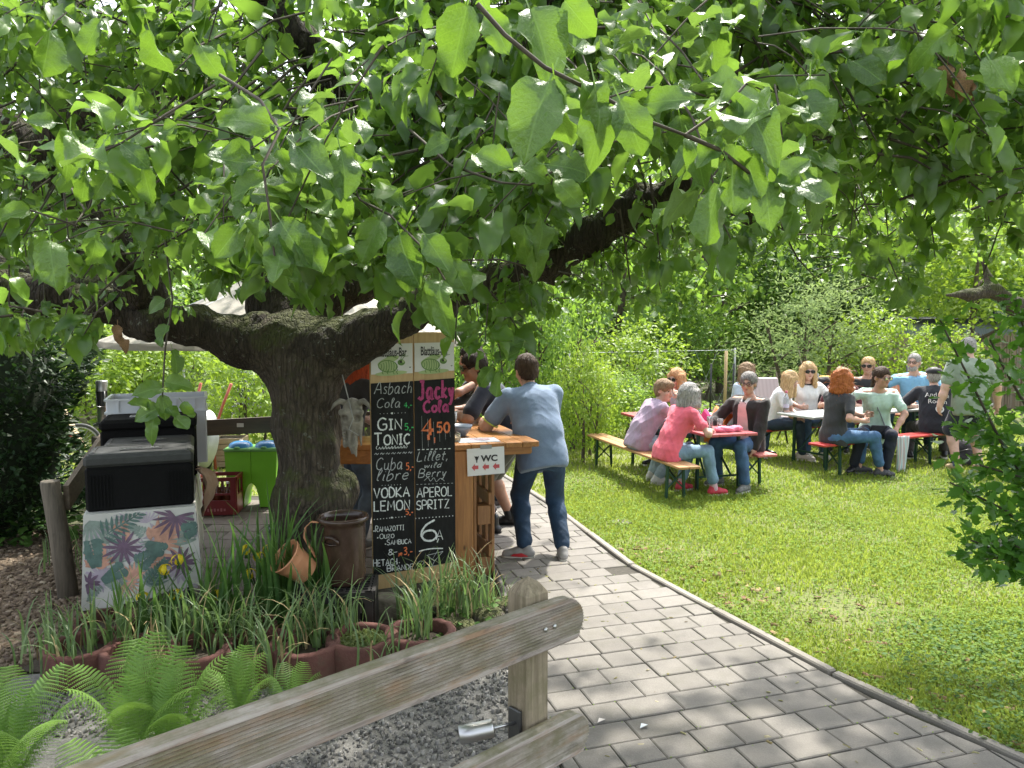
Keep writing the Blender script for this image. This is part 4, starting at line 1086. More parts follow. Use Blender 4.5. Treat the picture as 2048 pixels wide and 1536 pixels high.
def person(label, loc, yaw, pose, look, group=None):
 """local frame: +Y is the way the hips face, +X the person's right, z up from the ground"""
 T = thing('person', label, 'person', loc, yaw, group)
 sc = look.get('size', 1.0); fem = look.get('fem', False); fat = look.get('fat', 1.0)
 hipz = pose['hip']; lean = R(pose.get('lean', 0)); side = R(pose.get('side', 0)); twist = R(pose.get('twist', 0))
 hip = Vector((0, pose.get('hipy', 0), hipz))
 Rt = Matrix.Rotation(twist, 3, 'Z') @ Matrix.Rotation(-lean, 3, 'X') @ Matrix.Rotation(side, 3, 'Y')
 tl = .50 * sc
 bend = R(pose.get('bend', 0))
 waist = hip + Rt @ Vector((0, -.01, .20 * sc))
 R2 = Rt @ Matrix.Rotation(-bend, 3, 'X')
 chest = waist + R2 @ Vector((0, .0, .17 * sc)); neck = waist + R2 @ Vector((0, -.015, .315 * sc))
 sw = (.165 if fem else .19) * sc; hw = .09 * sc
 Rh = Matrix.Rotation(R(pose.get('hyaw', 0)), 3, 'Z') @ Matrix.Rotation(-R(pose.get('hpitch', 0)), 3, 'X') @ Matrix.Rotation(R(pose.get('hroll', 0)), 3, 'Y')
 headb = neck + (R2 @ Vector((0, .02, .085 * sc))) * .6 + Vector((0, .0, .085 * sc)) * .4
 head = headb + Rh @ Vector((0, .022, .085)) * sc
 sh = {s: waist + R2 @ Vector((s * sw, -.01, .272 * sc)) for s in (1, -1)}
 hj = {s: hip + Matrix.Rotation(twist * .3, 3, 'Z') @ Vector((s * hw, 0, -.01)) for s in (1, -1)}
 ua, fa, th, shn = .285 * sc, .25 * sc, .42 * sc, .42 * sc
 arms = {}
 for s, key in ((1, 'rh'), (-1, 'lh')):
  tgt = pose.get(key, (s * .3, .1, hipz - .05)); pole = pose.get(key + 'p', (s * .6, -.5, -.6))
  el, wr = ik(sh[s], tgt, ua, fa, pole); arms[s] = (sh[s], el, wr)
 legs = {}
 for s, key in ((1, 'rf'), (-1, 'lf')):
  tgt = pose[key]; pole = pose.get(key + 'p', (s * .15, 1, .25))
  kn, an = ik(hj[s], (tgt[0], tgt[1], tgt[2] if len(tgt) > 2 else .085), th, shn, pole); legs[s] = (hj[s], kn, an)
 A = np.array
 def torso(o, bs, k):
  g = fat; kk = .05
  rp = .104 * sc * (1.05 if fem else 1) * g ** .6 + o; rw = (.084 if fem else .098) * sc * g + o; rc = (.092 if fem else .104) * sc * g ** .6 + o
  ph = hip + Rt @ Vector((0, -.008, .01)); wm = waist + Rt @ Vector((0, .012 * (g - 1) * 6, -.03)); ch = chest + R2 @ Vector((0, -.004, .02))
  for s in (1, -1, 0):
   a = ph + Rt @ Vector((s * .060 * sc, 0, 0)); w_ = wm + Rt @ Vector((s * (.044 if fem else .056) * sc, 0, 0)); c_ = ch + R2 @ Vector((s * .072 * sc, 0, 0))
   bs.cap(A(a), A(w_), rp, rw, k=kk); bs.cap(A(w_), A(c_), rw, rc, k=kk)
  if fem:
   for s in (1, -1): bs.ell(A(chest + R2 @ Vector((s * .068, .068, -.01))), (.058 + o * .7, .058 + o * .7, .062 + o * .7), k=.05)
  elif g > 1.1: bs.ell(A(waist + Rt @ Vector((0, .05, -.06))), (.13 * g * sc, .12 * g * sc, .17 * sc), k=.06)
  for s in (1, -1):
   bs.cap(A(chest + R2 @ Vector((s * .05 * sc, -.012, .07 * sc))), A(sh[s] + R2 @ Vector((-s * .012, 0, -.012))), .074 * sc + o * .7, .052 * sc + o * .7, k=kk)
   bs.cap(A(neck + R2 @ Vector((s * .02, -.012, -.02 * sc))), A(sh[s] + R2 @ Vector((-s * .02, -.005, .006))), .042 * sc + o * .5, .038 * sc + o * .5, k=kk)
  bs.cap(A(waist + R2 @ Vector((0, -.02, .24 * sc))), A(neck), .062 * sc + o * .5, .052 * sc + o * .2, k=kk)
 aw = (.041 if fem else .049) * sc * fat ** .5
 def arm(o, bs, s, upto=2.0, r0=1.0):
  a, e, w = arms[s]
  if upto <= 1:
   bs.cap(A(a), A(a.lerp(e, upto)), aw * 1.12 + o, aw * 1.02 + o * 1.25)
  else:
   bs.cap(A(a), A(e), aw * 1.08 * r0 + o, aw * .86 * r0 + o)
   f = upto - 1
   bs.cap(A(e), A(e.lerp(w, f * .45)), aw * .88 * r0 + o, aw * .86 * r0 + o)
   bs.cap(A(e.lerp(w, f * .45)), A(e.lerp(w, f)), aw * .86 * r0 + o, aw * (.86 - .26 * f) * r0 + o)
 def leg(o, bs, s, upto=2.0, flare=0, r0=1.0):
  a, k_, n_ = legs[s]; w = (.078 if fem else .08) * sc * fat ** .4 * r0
  if upto <= 1:
   bs.cap(A(a), A(a.lerp(k_, upto)), w * 1.12 + o, w * .86 + o + flare)
  else:
   bs.cap(A(a), A(k_), w * 1.1 + o, w * .70 + o)
   f = upto - 1
   m_ = k_.lerp(n_, .3) + (k_ - n_).cross(Vector((1, 0, 0))).normalized() * -.008
   bs.cap(A(k_), A(m_), w * .70 + o, w * .70 + o); bs.cap(A(m_), A(k_.lerp(n_, f)), w * .7 + o, w * (.70 - .26 * f) + o + flare)
 lw = look
 skin = skinmat('skin_' + lw.get('skin', 'fair'), SK[lw.get('skin', 'fair')])
 hs = lw.get('res', .0105)
 # ---- body: one continuous surface
 b = SDF(.028)
 torso(-.016, b, 1)
 for s in (1, -1):
  sl = lw.get('sleeve', .6)
  arm(0 if sl <= 1 else -.010, b, s, 2.0); leg(-.010 if lw.get('legs', 'long') == 'long' else 0, b, s, 2.0)
  a, e, w = arms[s]
  # hand: palm, four fingers and a thumb
  fd = (w - e).normalized(); hd = pose.get(('rh' if s > 0 else 'lh') + 'd')
  fdir = (Vector(hd).normalized() if hd else (fd + Vector((0, .15, -.2))).normalized())
  pn = Vector(pose.get(('rh' if s > 0 else 'lh') + 'n', (-s, 0, 0.0))); pn = (pn - fdir * pn.dot(fdir)); pn = pn.normalized() if pn.length > 1e-4 else fdir.orthogonal().normalized()
  wd = fdir.cross(pn) * s
  hsz = sc * (.92 if fem else 1.0)
  palm = w + fdir * .045 * hsz
  b.cap(A(w), A(palm + wd * .018), .024 * hsz, .022 * hsz, k=.02); b.cap(A(w), A(palm - wd * .022), .024 * hsz, .02 * hsz, k=.02)
  for i, (off, ln) in enumerate(((.033, .062), (.011, .072), (-.011, .067), (-.031, .052))):
   r0 = palm + wd * off * hsz + fdir * .02 * hsz
   k1 = r0 + (fdir * .9 + pn * .35).normalized() * ln * .5 * hsz; k2 = k1 + (fdir * .6 + pn * .8).normalized() * ln * .5 * hsz
   b.cap(A(r0), A(k1), .0095 * hsz, .009 * hsz, k=.006); b.cap(A(k1), A(k2), .009 * hsz, .0078 * hsz, k=.006)
  t0 = w + fdir * .02 + wd * .028 * hsz; t1 = t0 + (fdir * .5 + wd * .8 + pn * .4).normalized() * .035 * hsz; t2 = t1 + (fdir * .85 + wd * .1 + pn * .5).normalized() * .03 * hsz
  b.cap(A(t0), A(t1), .0125 * hsz, .011 * hsz, k=.01); b.cap(A(t1), A(t2), .0105 * hsz, .009 * hsz, k=.006)
  an = legs[s][2]
  foot = Vector(pose.get(('rf' if s > 0 else 'lf') + 'd', (s * .12, 1, 0))).normalized()
  b.cap(A(an + Vector((0, 0, -.03))), A(an + foot * .12 * sc + Vector((0, 0, -.05))), .03, .028)
 hm = A(Rh)
 b.cap(A(neck), A(headb + Rh @ Vector((0, .005, .02))), .054 * sc, .05 * sc)
 b.ell(A(head + Rh @ Vector((0, -.012, .025)) * sc), A((.076, .095, .092)) * sc, hm)
 b.ell(A(head + Rh @ Vector((0, .028, -.045)) * sc), A((.058, .062, .075)) * sc, hm)
 b.cap(A(head + Rh @ Vector((0, .078, -.088)) * sc), A(head + Rh @ Vector((0, .070, -.098)) * sc), .02 * sc)
 b.cap(A(head + Rh @ Vector((0, .092, .005)) * sc), A(head + Rh @ Vector((0, .108, -.032)) * sc), .011 * sc, .0165 * sc, k=.014)
 b.cap(A(head + Rh @ Vector((-.03, .082, .022)) * sc), A(head + Rh @ Vector((.03, .082, .022)) * sc), .013 * sc, k=.015)
 for s in (1, -1):
  b.ell(A(head + Rh @ Vector((s * .034, .098, .0)) * sc), A((.017, .014, .011)) * sc, hm, k=.008, sub=True)
  b.ell(A(head + Rh @ Vector((s * .079, -.012, -.012)) * sc), A((.011, .022, .033)) * sc, hm, k=.008)
  b.ell(A(head + Rh @ Vector((s * .042, .062, -.03)) * sc), A((.022, .022, .02)) * sc, hm, k=.02)
 if 'nobody' not in lw:
  V, Q = b.mesh(hs, 1)
  link_mesh('body', np_mesh('body', V, Q), T, skin)
 # ---- face
 def small(name, c, r, m, rot=None):
  mb = MB(); M = Rh if rot is None else Rh @ rot
  prof = [(math.sin(a), -math.cos(a)) for a in np.linspace(0.05, math.pi - .05, 7)]
  S3 = Matrix.Diagonal(Vector(r))
  mb.lathe(prof, head + Rh @ (Vector(c) * sc), 10, M @ S3)
  return mb.build(name, m, T)
 if lw.get('face', True):
  brow = m_brow_l if lw.get('light_brow') else m_brow_d
  for s in (1, -1):
   small('eye', (s * .034, .0855, .0), (.011, .006, .006), m_eye)
   small('eyebrow', (s * .035, .096, .026), (.019, .006, .004), brow, Matrix.Rotation(-s * .12, 3, 'Y'))
  small('mouth', (0, .094, -.062), (.023, .007, .0055), m_lip)
 if lw.get('glasses'):
  dark = lw['glasses'] == 'sun'
  g = MB(); gl = MB()
  for s in (1, -1):
   ring = []
   for k in range(12):
    a = 2 * math.pi * k / 12
    ring.append(head + Rh @ (Vector((s * .036 + math.cos(a) * .029, .112 - abs(math.cos(a)) * .004 - .004, .002 + math.sin(a) * .022)) * sc))
   g.tube(ring, .0032 if not dark else .004, 5, False, True, True)
   cc = head + Rh @ (Vector((s * .036, .113, .002)) * sc)
   gl.add(ring + [cc], [(k, (k + 1) % 12, 12) for k in range(12)], True)
   g.tube([head + Rh @ (Vector((s * .064, .106, .006)) * sc), head + Rh @ (Vector((s * .083, .02, .006)) * sc), head + Rh @ (Vector((s * .084, -.02, -.0)) * sc)], .003, 5)
  g.tube([head + Rh @ (Vector((-.009, .112, .008)) * sc), head + Rh @ (Vector((.009, .112, .008)) * sc)], .003, 5)
  fr = g.build('sunglasses' if dark else 'glasses', m_dark if dark else mat('glasses_frame', (.06, .05, .05), .35, .6), T)
  gl.build('lens', mat('dark_lens', (.01, .01, .012), .08) if dark else mat('clear_lens', (.5, .47, .45), .08, trans=.9), fr)
 # ---- hair
 hk = lw.get('hair')
 if hk:
  hmm = hairmat('hair_' + lw['hcol'][0], lw['hcol'][1], lw['hcol'][2])
  hb = SDF(.03); o = lw.get('hvol', .016)
  hb.ell(A(head + Rh @ Vector((0, -.018, .034)) * sc), A((.078 + o, .098 + o, .090 + o)) * sc, hm)
  if hk in ('short', 'crop'):
   hb.ell(A(head + Rh @ Vector((0, -.05, -.03)) * sc), A((.074 + o * .4, .06 + o * .5, .06)) * sc, hm)
  if hk == 'fringe':
   hb.ell(A(head + Rh @ Vector((0, .05, .085)) * sc), A((.078, .055, .035)) * sc, hm); hb.ell(A(head + Rh @ Vector((0, -.05, -.03)) * sc), A((.078, .06, .06)) * sc, hm)
  if hk in ('bob', 'long', 'curly'):
   ln = {'bob': .13, 'long': .24, 'curly': .14}[hk]
   for ang in np.linspace(-2.15, 2.15, 9):
    v = Vector((math.sin(ang) * .082, -math.cos(ang) * .085 - .012, .03)); v2 = Vector((math.sin(ang) * (.088 + o), -math.cos(ang) * (.082 + o) - .02, -ln * (1 - .15 * abs(ang) / 2.2)))
    hb.cap(A(head + Rh @ v * sc), A(head + (Rh @ Vector((v2.x, v2.y, 0)) + Vector((0, 0, v2.z))) * sc), .03 + o * .3, .022 + o * .6)
  if hk == 'curly':
   r_ = np.random.default_rng(3)
   for _ in range(46):
    ang = r_.uniform(-2.3, 2.3); zz = r_.uniform(-.15, .12); q = max(.02, 1 - (max(zz, 0) / .14) ** 2) ** .5
    hb.ell(A(head + Rh @ Vector((math.sin(ang) * .1 * q, -math.cos(ang) * .11 * q - .015, zz)) * sc), (.033,) * 3, k=.012)
  if hk == 'tail':
   hb.cap(A(head + Rh @ Vector((0, -.11, .02)) * sc), A(head + Rh @ Vector((0, -.14, -.14)) * sc), .03, .018)
  # keep the face clear
  fz = {'short': .060, 'crop': .072, 'bob': .055, 'long': .055, 'curly': .05, 'fringe': .035, 'tail': .06}[hk]
  hb.ell(A(head + Rh @ Vector((0, .125, -.055)) * sc), A((.074 if hk in ('short', 'crop', 'fringe', 'tail') else .060, .105, .055 + fz)) * sc, hm, k=.012, sub=True)
  if hk in ('short', 'crop', 'fringe', 'tail'):
   for s in (1, -1): hb.ell(A(head + Rh @ Vector((s * .09, .02, -.055)) * sc), A((.04, .055, .07)) * sc, hm, k=.012, sub=True)
  V, Q = hb.mesh(hs * .95, 1)
  V = wrinkle(V, Q, .005 if hk != 'curly' else .008, 60 if hk != 'curly' else 45, 4, (1, 1, .25) if hk != 'curly' else (1, 1, 1))
  hob = link_mesh('hair', np_mesh('hair', V, Q), T, hmm)
  hn = vnormals(V, Q); q_ = np.random.default_rng(len(V)); stx = MB()
  for i in q_.integers(0, len(V), 170):
   n_ = hn[i]; g_ = np.array([0, 0, -1.]) - n_ * (-n_[2]); g_ = g_ / max(np.linalg.norm(g_), .2) + q_.normal(0, .25 if hk != 'curly' else .9, 3)
   l_ = .06 * q_.uniform(.5, 1.2) * (.5 if hk in ('short', 'crop', 'fringe') else 1); a_ = V[i]
   stx.tube([a_ - n_ * .002, a_ + n_ * .004 + g_ * l_ * .5, a_ + n_ * q_.uniform(.0, .009) + g_ * l_], [.0024, .002, .0008], 3, False)
  tag(stx.build('hair_strands', hmm, hob), kind='stuff')
 if lw.get('beard'):
  bb = SDF(.012); bb.ell(A(head + Rh @ Vector((0, .052, -.082)) * sc), A((.058, .054, .046)) * sc, hm)
  bb.ell(A(head + Rh @ Vector((0, .12, -.052)) * sc), A((.032, .04, .022)) * sc, hm, sub=True)
  V, Q = bb.mesh(.009, 1); link_mesh('beard', np_mesh('beard', V, Q), T, hairmat('hair_' + lw['hcol'][0], lw['hcol'][1], lw['hcol'][2]))
 # ---- clothes
 def garment(name, sd, m, amp=.0035, fq=13, seed=1, stretch=(1, 1, .55), sm=1):
  V, Q = sd.mesh(hs, sm); V = wrinkle(V, Q, amp, fq, seed + int(abs(loc[0]) * 37), stretch)
  return link_mesh(name, np_mesh(name, V, Q), T, m)
 shirt = None
 if lw.get('top'):
  g = SDF(.03); o = lw.get('loose', .006)
  torso(o, g, 1)
  hem = lw.get('hem', 0)
  if hem:
   for q_ in (-1, 0, 1): g.cap(A(hip + Rt @ Vector((q_ * .06, 0, 0))), A(hip + Rt @ Vector((q_ * .06, 0, -hem))), .106 * sc * fat ** .5 + o, .112 * sc * fat ** .5 + o, k=.05)
  for s in (1, -1): arm(.007 + o * .6, g, s, lw.get('sleeve', .6))
  nk = waist + R2 @ Vector((0, -.02, .318 * sc))
  nd = R2 @ Vector((0, .30, 1)).normalized()
  g.cut.append((A(nk), A(nd)))
  lowc = hip + Rt @ Vector((0, 0, -.055 - hem)); g.cut.append((A(lowc), A(Rt @ Vector((0, -.1, -1)))))
  shirt = garment(lw.get('topname', 't_shirt'), g, lw['top'], lw.get('wr', .0038) * 1.35)
  if lw.get('collar'):
   cm = MB(); ring = [nk + R2 @ Vector((math.cos(a) * .068, math.sin(a) * .066 + .008, -math.sin(a) * .022 + .004)) for a in np.linspace(0, 2 * math.pi, 17)[:-1]]
   cm.tube(ring, .013, 6, False, True, True); cm.build('collar', lw['collar'], shirt)
  if lw.get('trim'):
   for s in (1, -1):
    a, e, w = arms[s]; c = a.lerp(e, lw['sleeve']); ax = (e - a).normalized(); x = ax.orthogonal().normalized(); y_ = ax.cross(x); rr3 = aw * 1.02 + .022 + o * .5
    cm = MB(); cm.tube([c + ax * (rr3 * .62) + (x * math.cos(q) + y_ * math.sin(q)) * rr3 * .84 for q in np.linspace(0, 2 * math.pi, 15)[:-1]], .006, 5, False, True, True); cm.build('cuff_trim', lw['trim'], shirt)
 if lw.get('under'):
  pass
 if lw.get('pants'):
  g = SDF(.03)
  g.cap(A(hip + Rt @ Vector((-.058 * sc, -.005, .02))), A(hip + Rt @ Vector((.058 * sc, -.005, .02))), .105 * sc * fat ** .5)
  g.cap(A(hip + Vector((-.06 * sc, -.01, -.02))), A(hip + Vector((.06 * sc, -.01, -.02))), .105 * sc)
  kind = lw.get('legs', 'long')
  for s in (1, -1):
   leg(.009, g, s, {'long': 1.9, 'crop': 1.78, 'short': .86}[kind], .012 if kind != 'short' else .03)
  trous = garment({'long': 'jeans', 'crop': 'jeans', 'short': 'shorts'}[kind] if lw.get('denim', True) else 'trousers', g, lw['pants'], .0045, 15, 2, (1, 1, .8))
 # ---- shoes
 for s in (1, -1):
  an = legs[s][2]; foot = Vector(pose.get(('rf' if s > 0 else 'lf') + 'd', (s * .12, 1, 0))); pitch = foot.normalized().z; foot.z = 0; foot.normalize()
  rt_ = foot.cross(Vector((0, 0, 1)))
  base = Vector((an.x, an.y, max(0, an.z - .085)))
  up = lambda f, r_, z: base + foot * f * sc + rt_ * r_ * sc + Vector((0, 0, z + f * pitch))
  g = SDF(.02)
  g.cap(A(up(-.045, 0, .045)), A(up(.05, 0, .05)), .036 * sc, .042 * sc); g.cap(A(up(.05, .0, .045)), A(up(.14, 0, .035)), .042 * sc, .034 * sc)
  g.cap(A(up(-.02, 0, .06)), A(up(-.02, 0, .085 if not lw.get('boots') else .15)), .037 * sc, .038 * sc)
  g.cut.append((A(up(0, 0, .016)), (0, 0, -1.0)))
  V, Q = g.mesh(.0095, 1); sho = link_mesh('shoe', np_mesh('shoe', V, Q), T, lw.get('shoe', m_dark))
  so = MB(); oval = [(-.082, 0), (-.075, .026), (-.04, .034), (.02, .034), (.09, .044), (.14, .04), (.172, .02), (.18, 0)]
  poly = oval + [(x, -y) for x, y in reversed(oval[1:-1])]
  so.add([up(x, y, z) for z in (.0, .022) for x, y in poly], [tuple(range(len(poly))), tuple(reversed(range(len(poly), 2 * len(poly))))] + [(i, (i + 1) % len(poly), len(poly) + (i + 1) % len(poly), len(poly) + i) for i in range(len(poly))])
  so.build('sole', lw.get('sole', m_white), sho)
  if lw.get('socks'):
   sk = SDF(.01); sk.cap(A(an + Vector((0, 0, -.01))), A(an.lerp(legs[s][1], .16)), .044 * sc, .042 * sc); V, Q = sk.mesh(.0095, 1); link_mesh('sock', np_mesh('sock', V, Q), T, lw['socks'])
 T_info = dict(head=head, Rh=Rh, neck=neck, chest=chest, R2=R2, Rt=Rt, waist=waist, hip=hip, arms=arms, legs=legs, shirt=shirt, pants=trous if lw.get('pants') else None, T=T, sc=sc)
 return T_info
def print_on(shirt_info, text_lines, origin, right, up, size, m, name='print', lift=.004):
 """flat print that follows the cloth: letters dropped on the shirt along the back or chest direction"""
 sh = shirt_info['shirt']; me = sh.data
 bvh = BVHTree.FromPolygons([v.co for v in me.vertices], [list(p.vertices) for p in me.polygons])
 right = Vector(right).normalized(); up = Vector(up).normalized(); nrm = right.cross(up)
 V, F = text_mesh(text_lines, size)
 out = []
 for x, y in V:
  p = Vector(origin) + right * x + up * y + nrm * .4
  hit = bvh.ray_cast(p, -nrm)
  out.append((hit[0] if hit[0] is not None else p - nrm * .4) + nrm * lift)
 mb = MB(); mb.add(out, F); return mb.build(name, m, sh)
def text_mesh(lines, size, sx=1.0, bold=0.0, shear=0.0, align='CENTER', spacing=1.0):
 """outline letters as flat triangles: returns 2D verts and faces"""
 Vs, Fs = [], []
 y = 0
 for ln in (lines if isinstance(lines, (list, tuple)) else [lines]):
  cu = bpy.data.curves.new('letters', 'FONT'); cu.body = ln; cu.size = size; cu.align_x = align; cu.offset = bold; cu.shear = shear; cu.resolution_u = 3; cu.space_character = spacing; cu.fill_mode = 'FRONT'
  o = bpy.data.objects.new('letters', cu); COL.objects.link(o)
  dg = bpy.context.evaluated_depsgraph_get(); dg.update()
  me = o.evaluated_get(dg).to_mesh()
  b = len(Vs)
  Vs += [(v.co.x * sx, v.co.y + y) for v in me.vertices]; Fs += [tuple(b + i for i in p.vertices) for p in me.polygons]
  o.evaluated_get(dg).to_mesh_clear()
  COL.objects.unlink(o); bpy.data.objects.remove(o); bpy.data.curves.remove(cu)
  y -= size * 1.05
 return Vs, Fs
# ------------------------------------------------------------------ beer tables, benches and the people at them
m_green = mat('green_steel', (.012, .05, .035), .4, .3, var=.2)
m_red = mat('red_lacquer', (.42, .035, .03), .35, var=.12, scale=5, bumpk=.1, coat=.2)
m_redtop = mat('red_table_top', (.40, .075, .085), .4, var=.15, scale=5, bumpk=.1, coat=.2)
m_grey_top = mat('grey_table_top', (.36, .39, .37), .4, var=.15, scale=6, coat=.2)
m_bench = wood('bench_pine', (.30, .15, .06), (.52, .30, .13), 1, 4, .45, 16, True, .1)
m_pink_top = mat('worn_red_bench', (.45, .12, .1), .5, var=.2, scale=6)
UA, VA = Vector((.96, .28, 0)), Vector((-.28, .96, 0))
UB, VB = Vector((.89, .455, 0)), Vector((-.455, .89, 0))
def rotof(v): return math.atan2(v.y, v.x) - math.pi / 2
def bench(name_label, end, v, top, group, L=2.2, w=.25, h=.40, grp=None):
 """folding bench, end is the middle of its near end, v its long direction"""
 T = thing('beer_bench', name_label, 'bench', (end.x, end.y, 0), rotof(v), group)
 for s in (-1, 1):
  MB().box((s * w / 4, L / 2, h - .014), (w / 2 - .003, L, .028), None, .005).build('board', top, T)
 for y in (.30, L - .30):
  m = MB()
  for s in (-1, 1):
   m.beam((s * (w / 2 - .035), y, h - .03), (s * (w / 2 - .02), y + .0, 0), .035, .022)
  m.beam((-(w / 2 - .03), y, .12), (w / 2 - .03, y, .30), .018, .012); m.beam((w / 2 - .03, y + .004, .12), (-(w / 2 - .03), y + .004, .30), .018, .012)
  m.beam((-(w / 2 - .03), y, h - .04), (w / 2 - .03, y, h - .04), .03, .02)
  m.build('leg_frame', m_green, T)
  q = .30 if y < L / 2 else -.30
  MB().beam((0, y, .22), (0, y + q, h - .035), .02, .01).build('brace', m_green, T)
 return T
def table(label, end, v, top, group, L=2.2, w=.62, h=.67, edge=None):
 T = thing('beer_table', label, 'table', (end.x, end.y, 0), rotof(v), group)
 n = 4
 for i in range(n):
  MB().box(((i - (n - 1) / 2) * w / n, L / 2, h - .015), (w / n - .002, L, .03), None, .004).build('board', top, T)
 for y in (.28, L - .28):
  m = MB()
  for s in (-1, 1): m.beam((s * (w / 2 - .06), y, h - .03), (s * (w / 2 - .05), y, 0), .04, .025)
  m.beam((-(w / 2 - .06), y, .16), (w / 2 - .06, y, .16), .02, .02); m.beam((-(w / 2 - .06), y, h - .045), (w / 2 - .06, y, h - .045), .03, .025)
  m.build('leg_frame', m_green, T)
  q = .42 if y < L / 2 else -.42
  for s in (-1, 1): MB().beam((s * .16, y, .17), (s * .1, y + q, h - .035), .022, .012).build('brace', m_green, T)
 return T
B0 = Vector((1.80, 7.7, 0)); T0 = Vector((2.36, 8.16, 0)); R0 = Vector((2.83, 8.42, 0))
F0 = Vector((3.67, 9.2, 0)); TB0 = Vector((3.66, 9.9, 0)); K0 = Vector((3.10, 10.35, 0))
bench('worn pine bench with green folding legs left of the red table', B0, VA, m_bench, 'folding benches on the lawn', 2.5)
bench('reddish bench under the man in the black cardigan right of the red table', R0, VA, m_pink_top, 'folding benches on the lawn')
bench('shiny red bench under the red haired woman in front of the grey table', F0, UB, m_red, 'folding benches on the lawn', 2.3)
bench('bench behind the grey table where the woman in white sits', K0, UB, m_red, 'folding benches on the lawn')
table('red folding table between the pine bench and the man in the black cardigan', T0, VA, m_redtop, 'folding tables on the lawn')
table('grey folding table behind the red haired woman', TB0, UB, m_grey_top, 'folding tables on the lawn', 2.3)
table('grey folding table in front of the man in the light blue shirt', TB0 + UB * 2.36 + VB * .02, UB, m_grey_top, 'folding tables on the lawn', 1.4)
def yaw_to(d): return math.atan2(d.y, d.x) - math.pi / 2
def local(loc, yaw, p):
 """world point -> person's frame"""
 p = Vector(p) - Vector(loc); c, s = math.cos(-yaw), math.sin(-yaw)
 return Vector((p.x * c - p.y * s, p.x * s + p.y * c, p.z))
PG = 'guests at the tables'
SEAT = .40 + .085
H = {'silver': ('silver', (.14, .13, .125), (.5, .48, .45)), 'grey': ('grey', (.10, .09, .085), (.34, .32, .3)), 'blond': ('blond', (.33, .2, .085), (.66, .46, .24)), 'strawberry': ('strawberry', (.40, .19, .08), (.68, .4, .2)),
  'ginger': ('ginger', (.24, .06, .015), (.5, .17, .05)), 'orange': ('orange', (.25, .035, .01), (.45, .08, .02)), 'darkblond': ('darkblond', (.14, .085, .045), (.36, .24, .14)), 'brown': ('brown', (.025, .014, .008), (.085, .05, .03)), 'curl': ('curl', (.3, .21, .12), (.58, .46, .31)), 'dark': ('dark', (.012, .008, .006), (.045, .03, .022))}
# --- at the red table
l = B0 + VA * .47; y_ = yaw_to(UA.lerp(VA, .12).normalized())
tp = lambda p: local(l, y_, p)
person('woman with grey bob in a pink t-shirt on the near end of the pine bench', (l.x, l.y, 0), y_,
  dict(hip=SEAT, lean=20, bend=14, hyaw=8, hpitch=2, rh=(.16, .42, .70), rhp=(1, -.2, -.6), rhd=(-.6, .8, 0), rhn=(0, 0, -1), lh=(-.10, .46, .70), lhp=(-1, -.2, -.6), lhd=(.6, .7, 0), lhn=(0, 0, -1), rf=(.20, .46), lf=(-.14, .28), rfd=(.1, 1, 0), lfd=(-.1, 1, 0)),
  dict(fem=True, size=.97, skin='fair', hair='bob', hcol=H['silver'], hvol=.02, glasses='clear', top=fabric('pink_cotton', (.72, .12, .17)), sleeve=.62, hem=.07, loose=.012, wr=.006, pants=denim('light_jeans', (.16, .25, .34)), legs='crop', shoe=mat('red_sneaker', (.45, .03, .05), .6, var=.3), socks=fabric('pink_sock', (.55, .35, .38)), light_brow=True), PG)
l = B0 + VA * 1.18; y_ = yaw_to(UA)
person('boy with tousled blond hair in a lilac sweatshirt resting his elbow on the red table', (l.x, l.y, 0), y_,
  dict(hip=SEAT, lean=22, bend=16, hyaw=-62, hpitch=4, hroll=-6, rh=(.10, .45, .98), rhp=(.3, .6, -1), rhd=(-.2, -.3, .9), rhn=(-1, -.3, 0), lh=(.02, .40, .72), lhp=(-1, .1, -.5), lhd=(1, .1, 0), lhn=(0, 0, -1), rf=(.16, .16), lf=(-.10, .22), rfd=(.2, 1, 0)),
  dict(size=.98, skin='fair', hair='fringe', hcol=H['darkblond'], hvol=.022, top=fabric('lilac_fleece', (.36, .27, .36)), topname='sweatshirt', sleeve=1.9, loose=.02, hem=.05, wr=.007, pants=denim('pale_jeans', (.33, .42, .48)), shoe=mat('white_sneaker', (.6, .58, .54), .6), socks=m_white, light_brow=True), PG)
l = R0 + VA * 1.62 - UA * .10; y_ = yaw_to(-UA)
person('woman with strawberry blond bob and black sunglasses in a grey top behind the boy', (l.x, l.y, 0), y_,
  dict(hip=SEAT, lean=10, bend=10, hyaw=25, hpitch=8, rh=(-.02, .36, .98), rhp=(.6, .6, -1), rhd=(-.3, -.2, 1), lh=(-.2, .42, .7), lhp=(-1, -.2, -.5), rf=(.12, .4), lf=(-.12, .38)),
  dict(fem=True, skin='fair', hair='bob', hcol=H['strawberry'], hvol=.016, glasses='sun', top=fabric('grey_knit', (.34, .37, .42)), sleeve=.6, pants=denim('mid_jeans', (.06, .11, .2)), shoe=m_dark, light_brow=True), PG)
l = R0 + VA * .38; y_ = yaw_to(Vector((-.78, -.62, 0)))
cardi = fabric('black_fleece', (.018, .013, .013), 60)
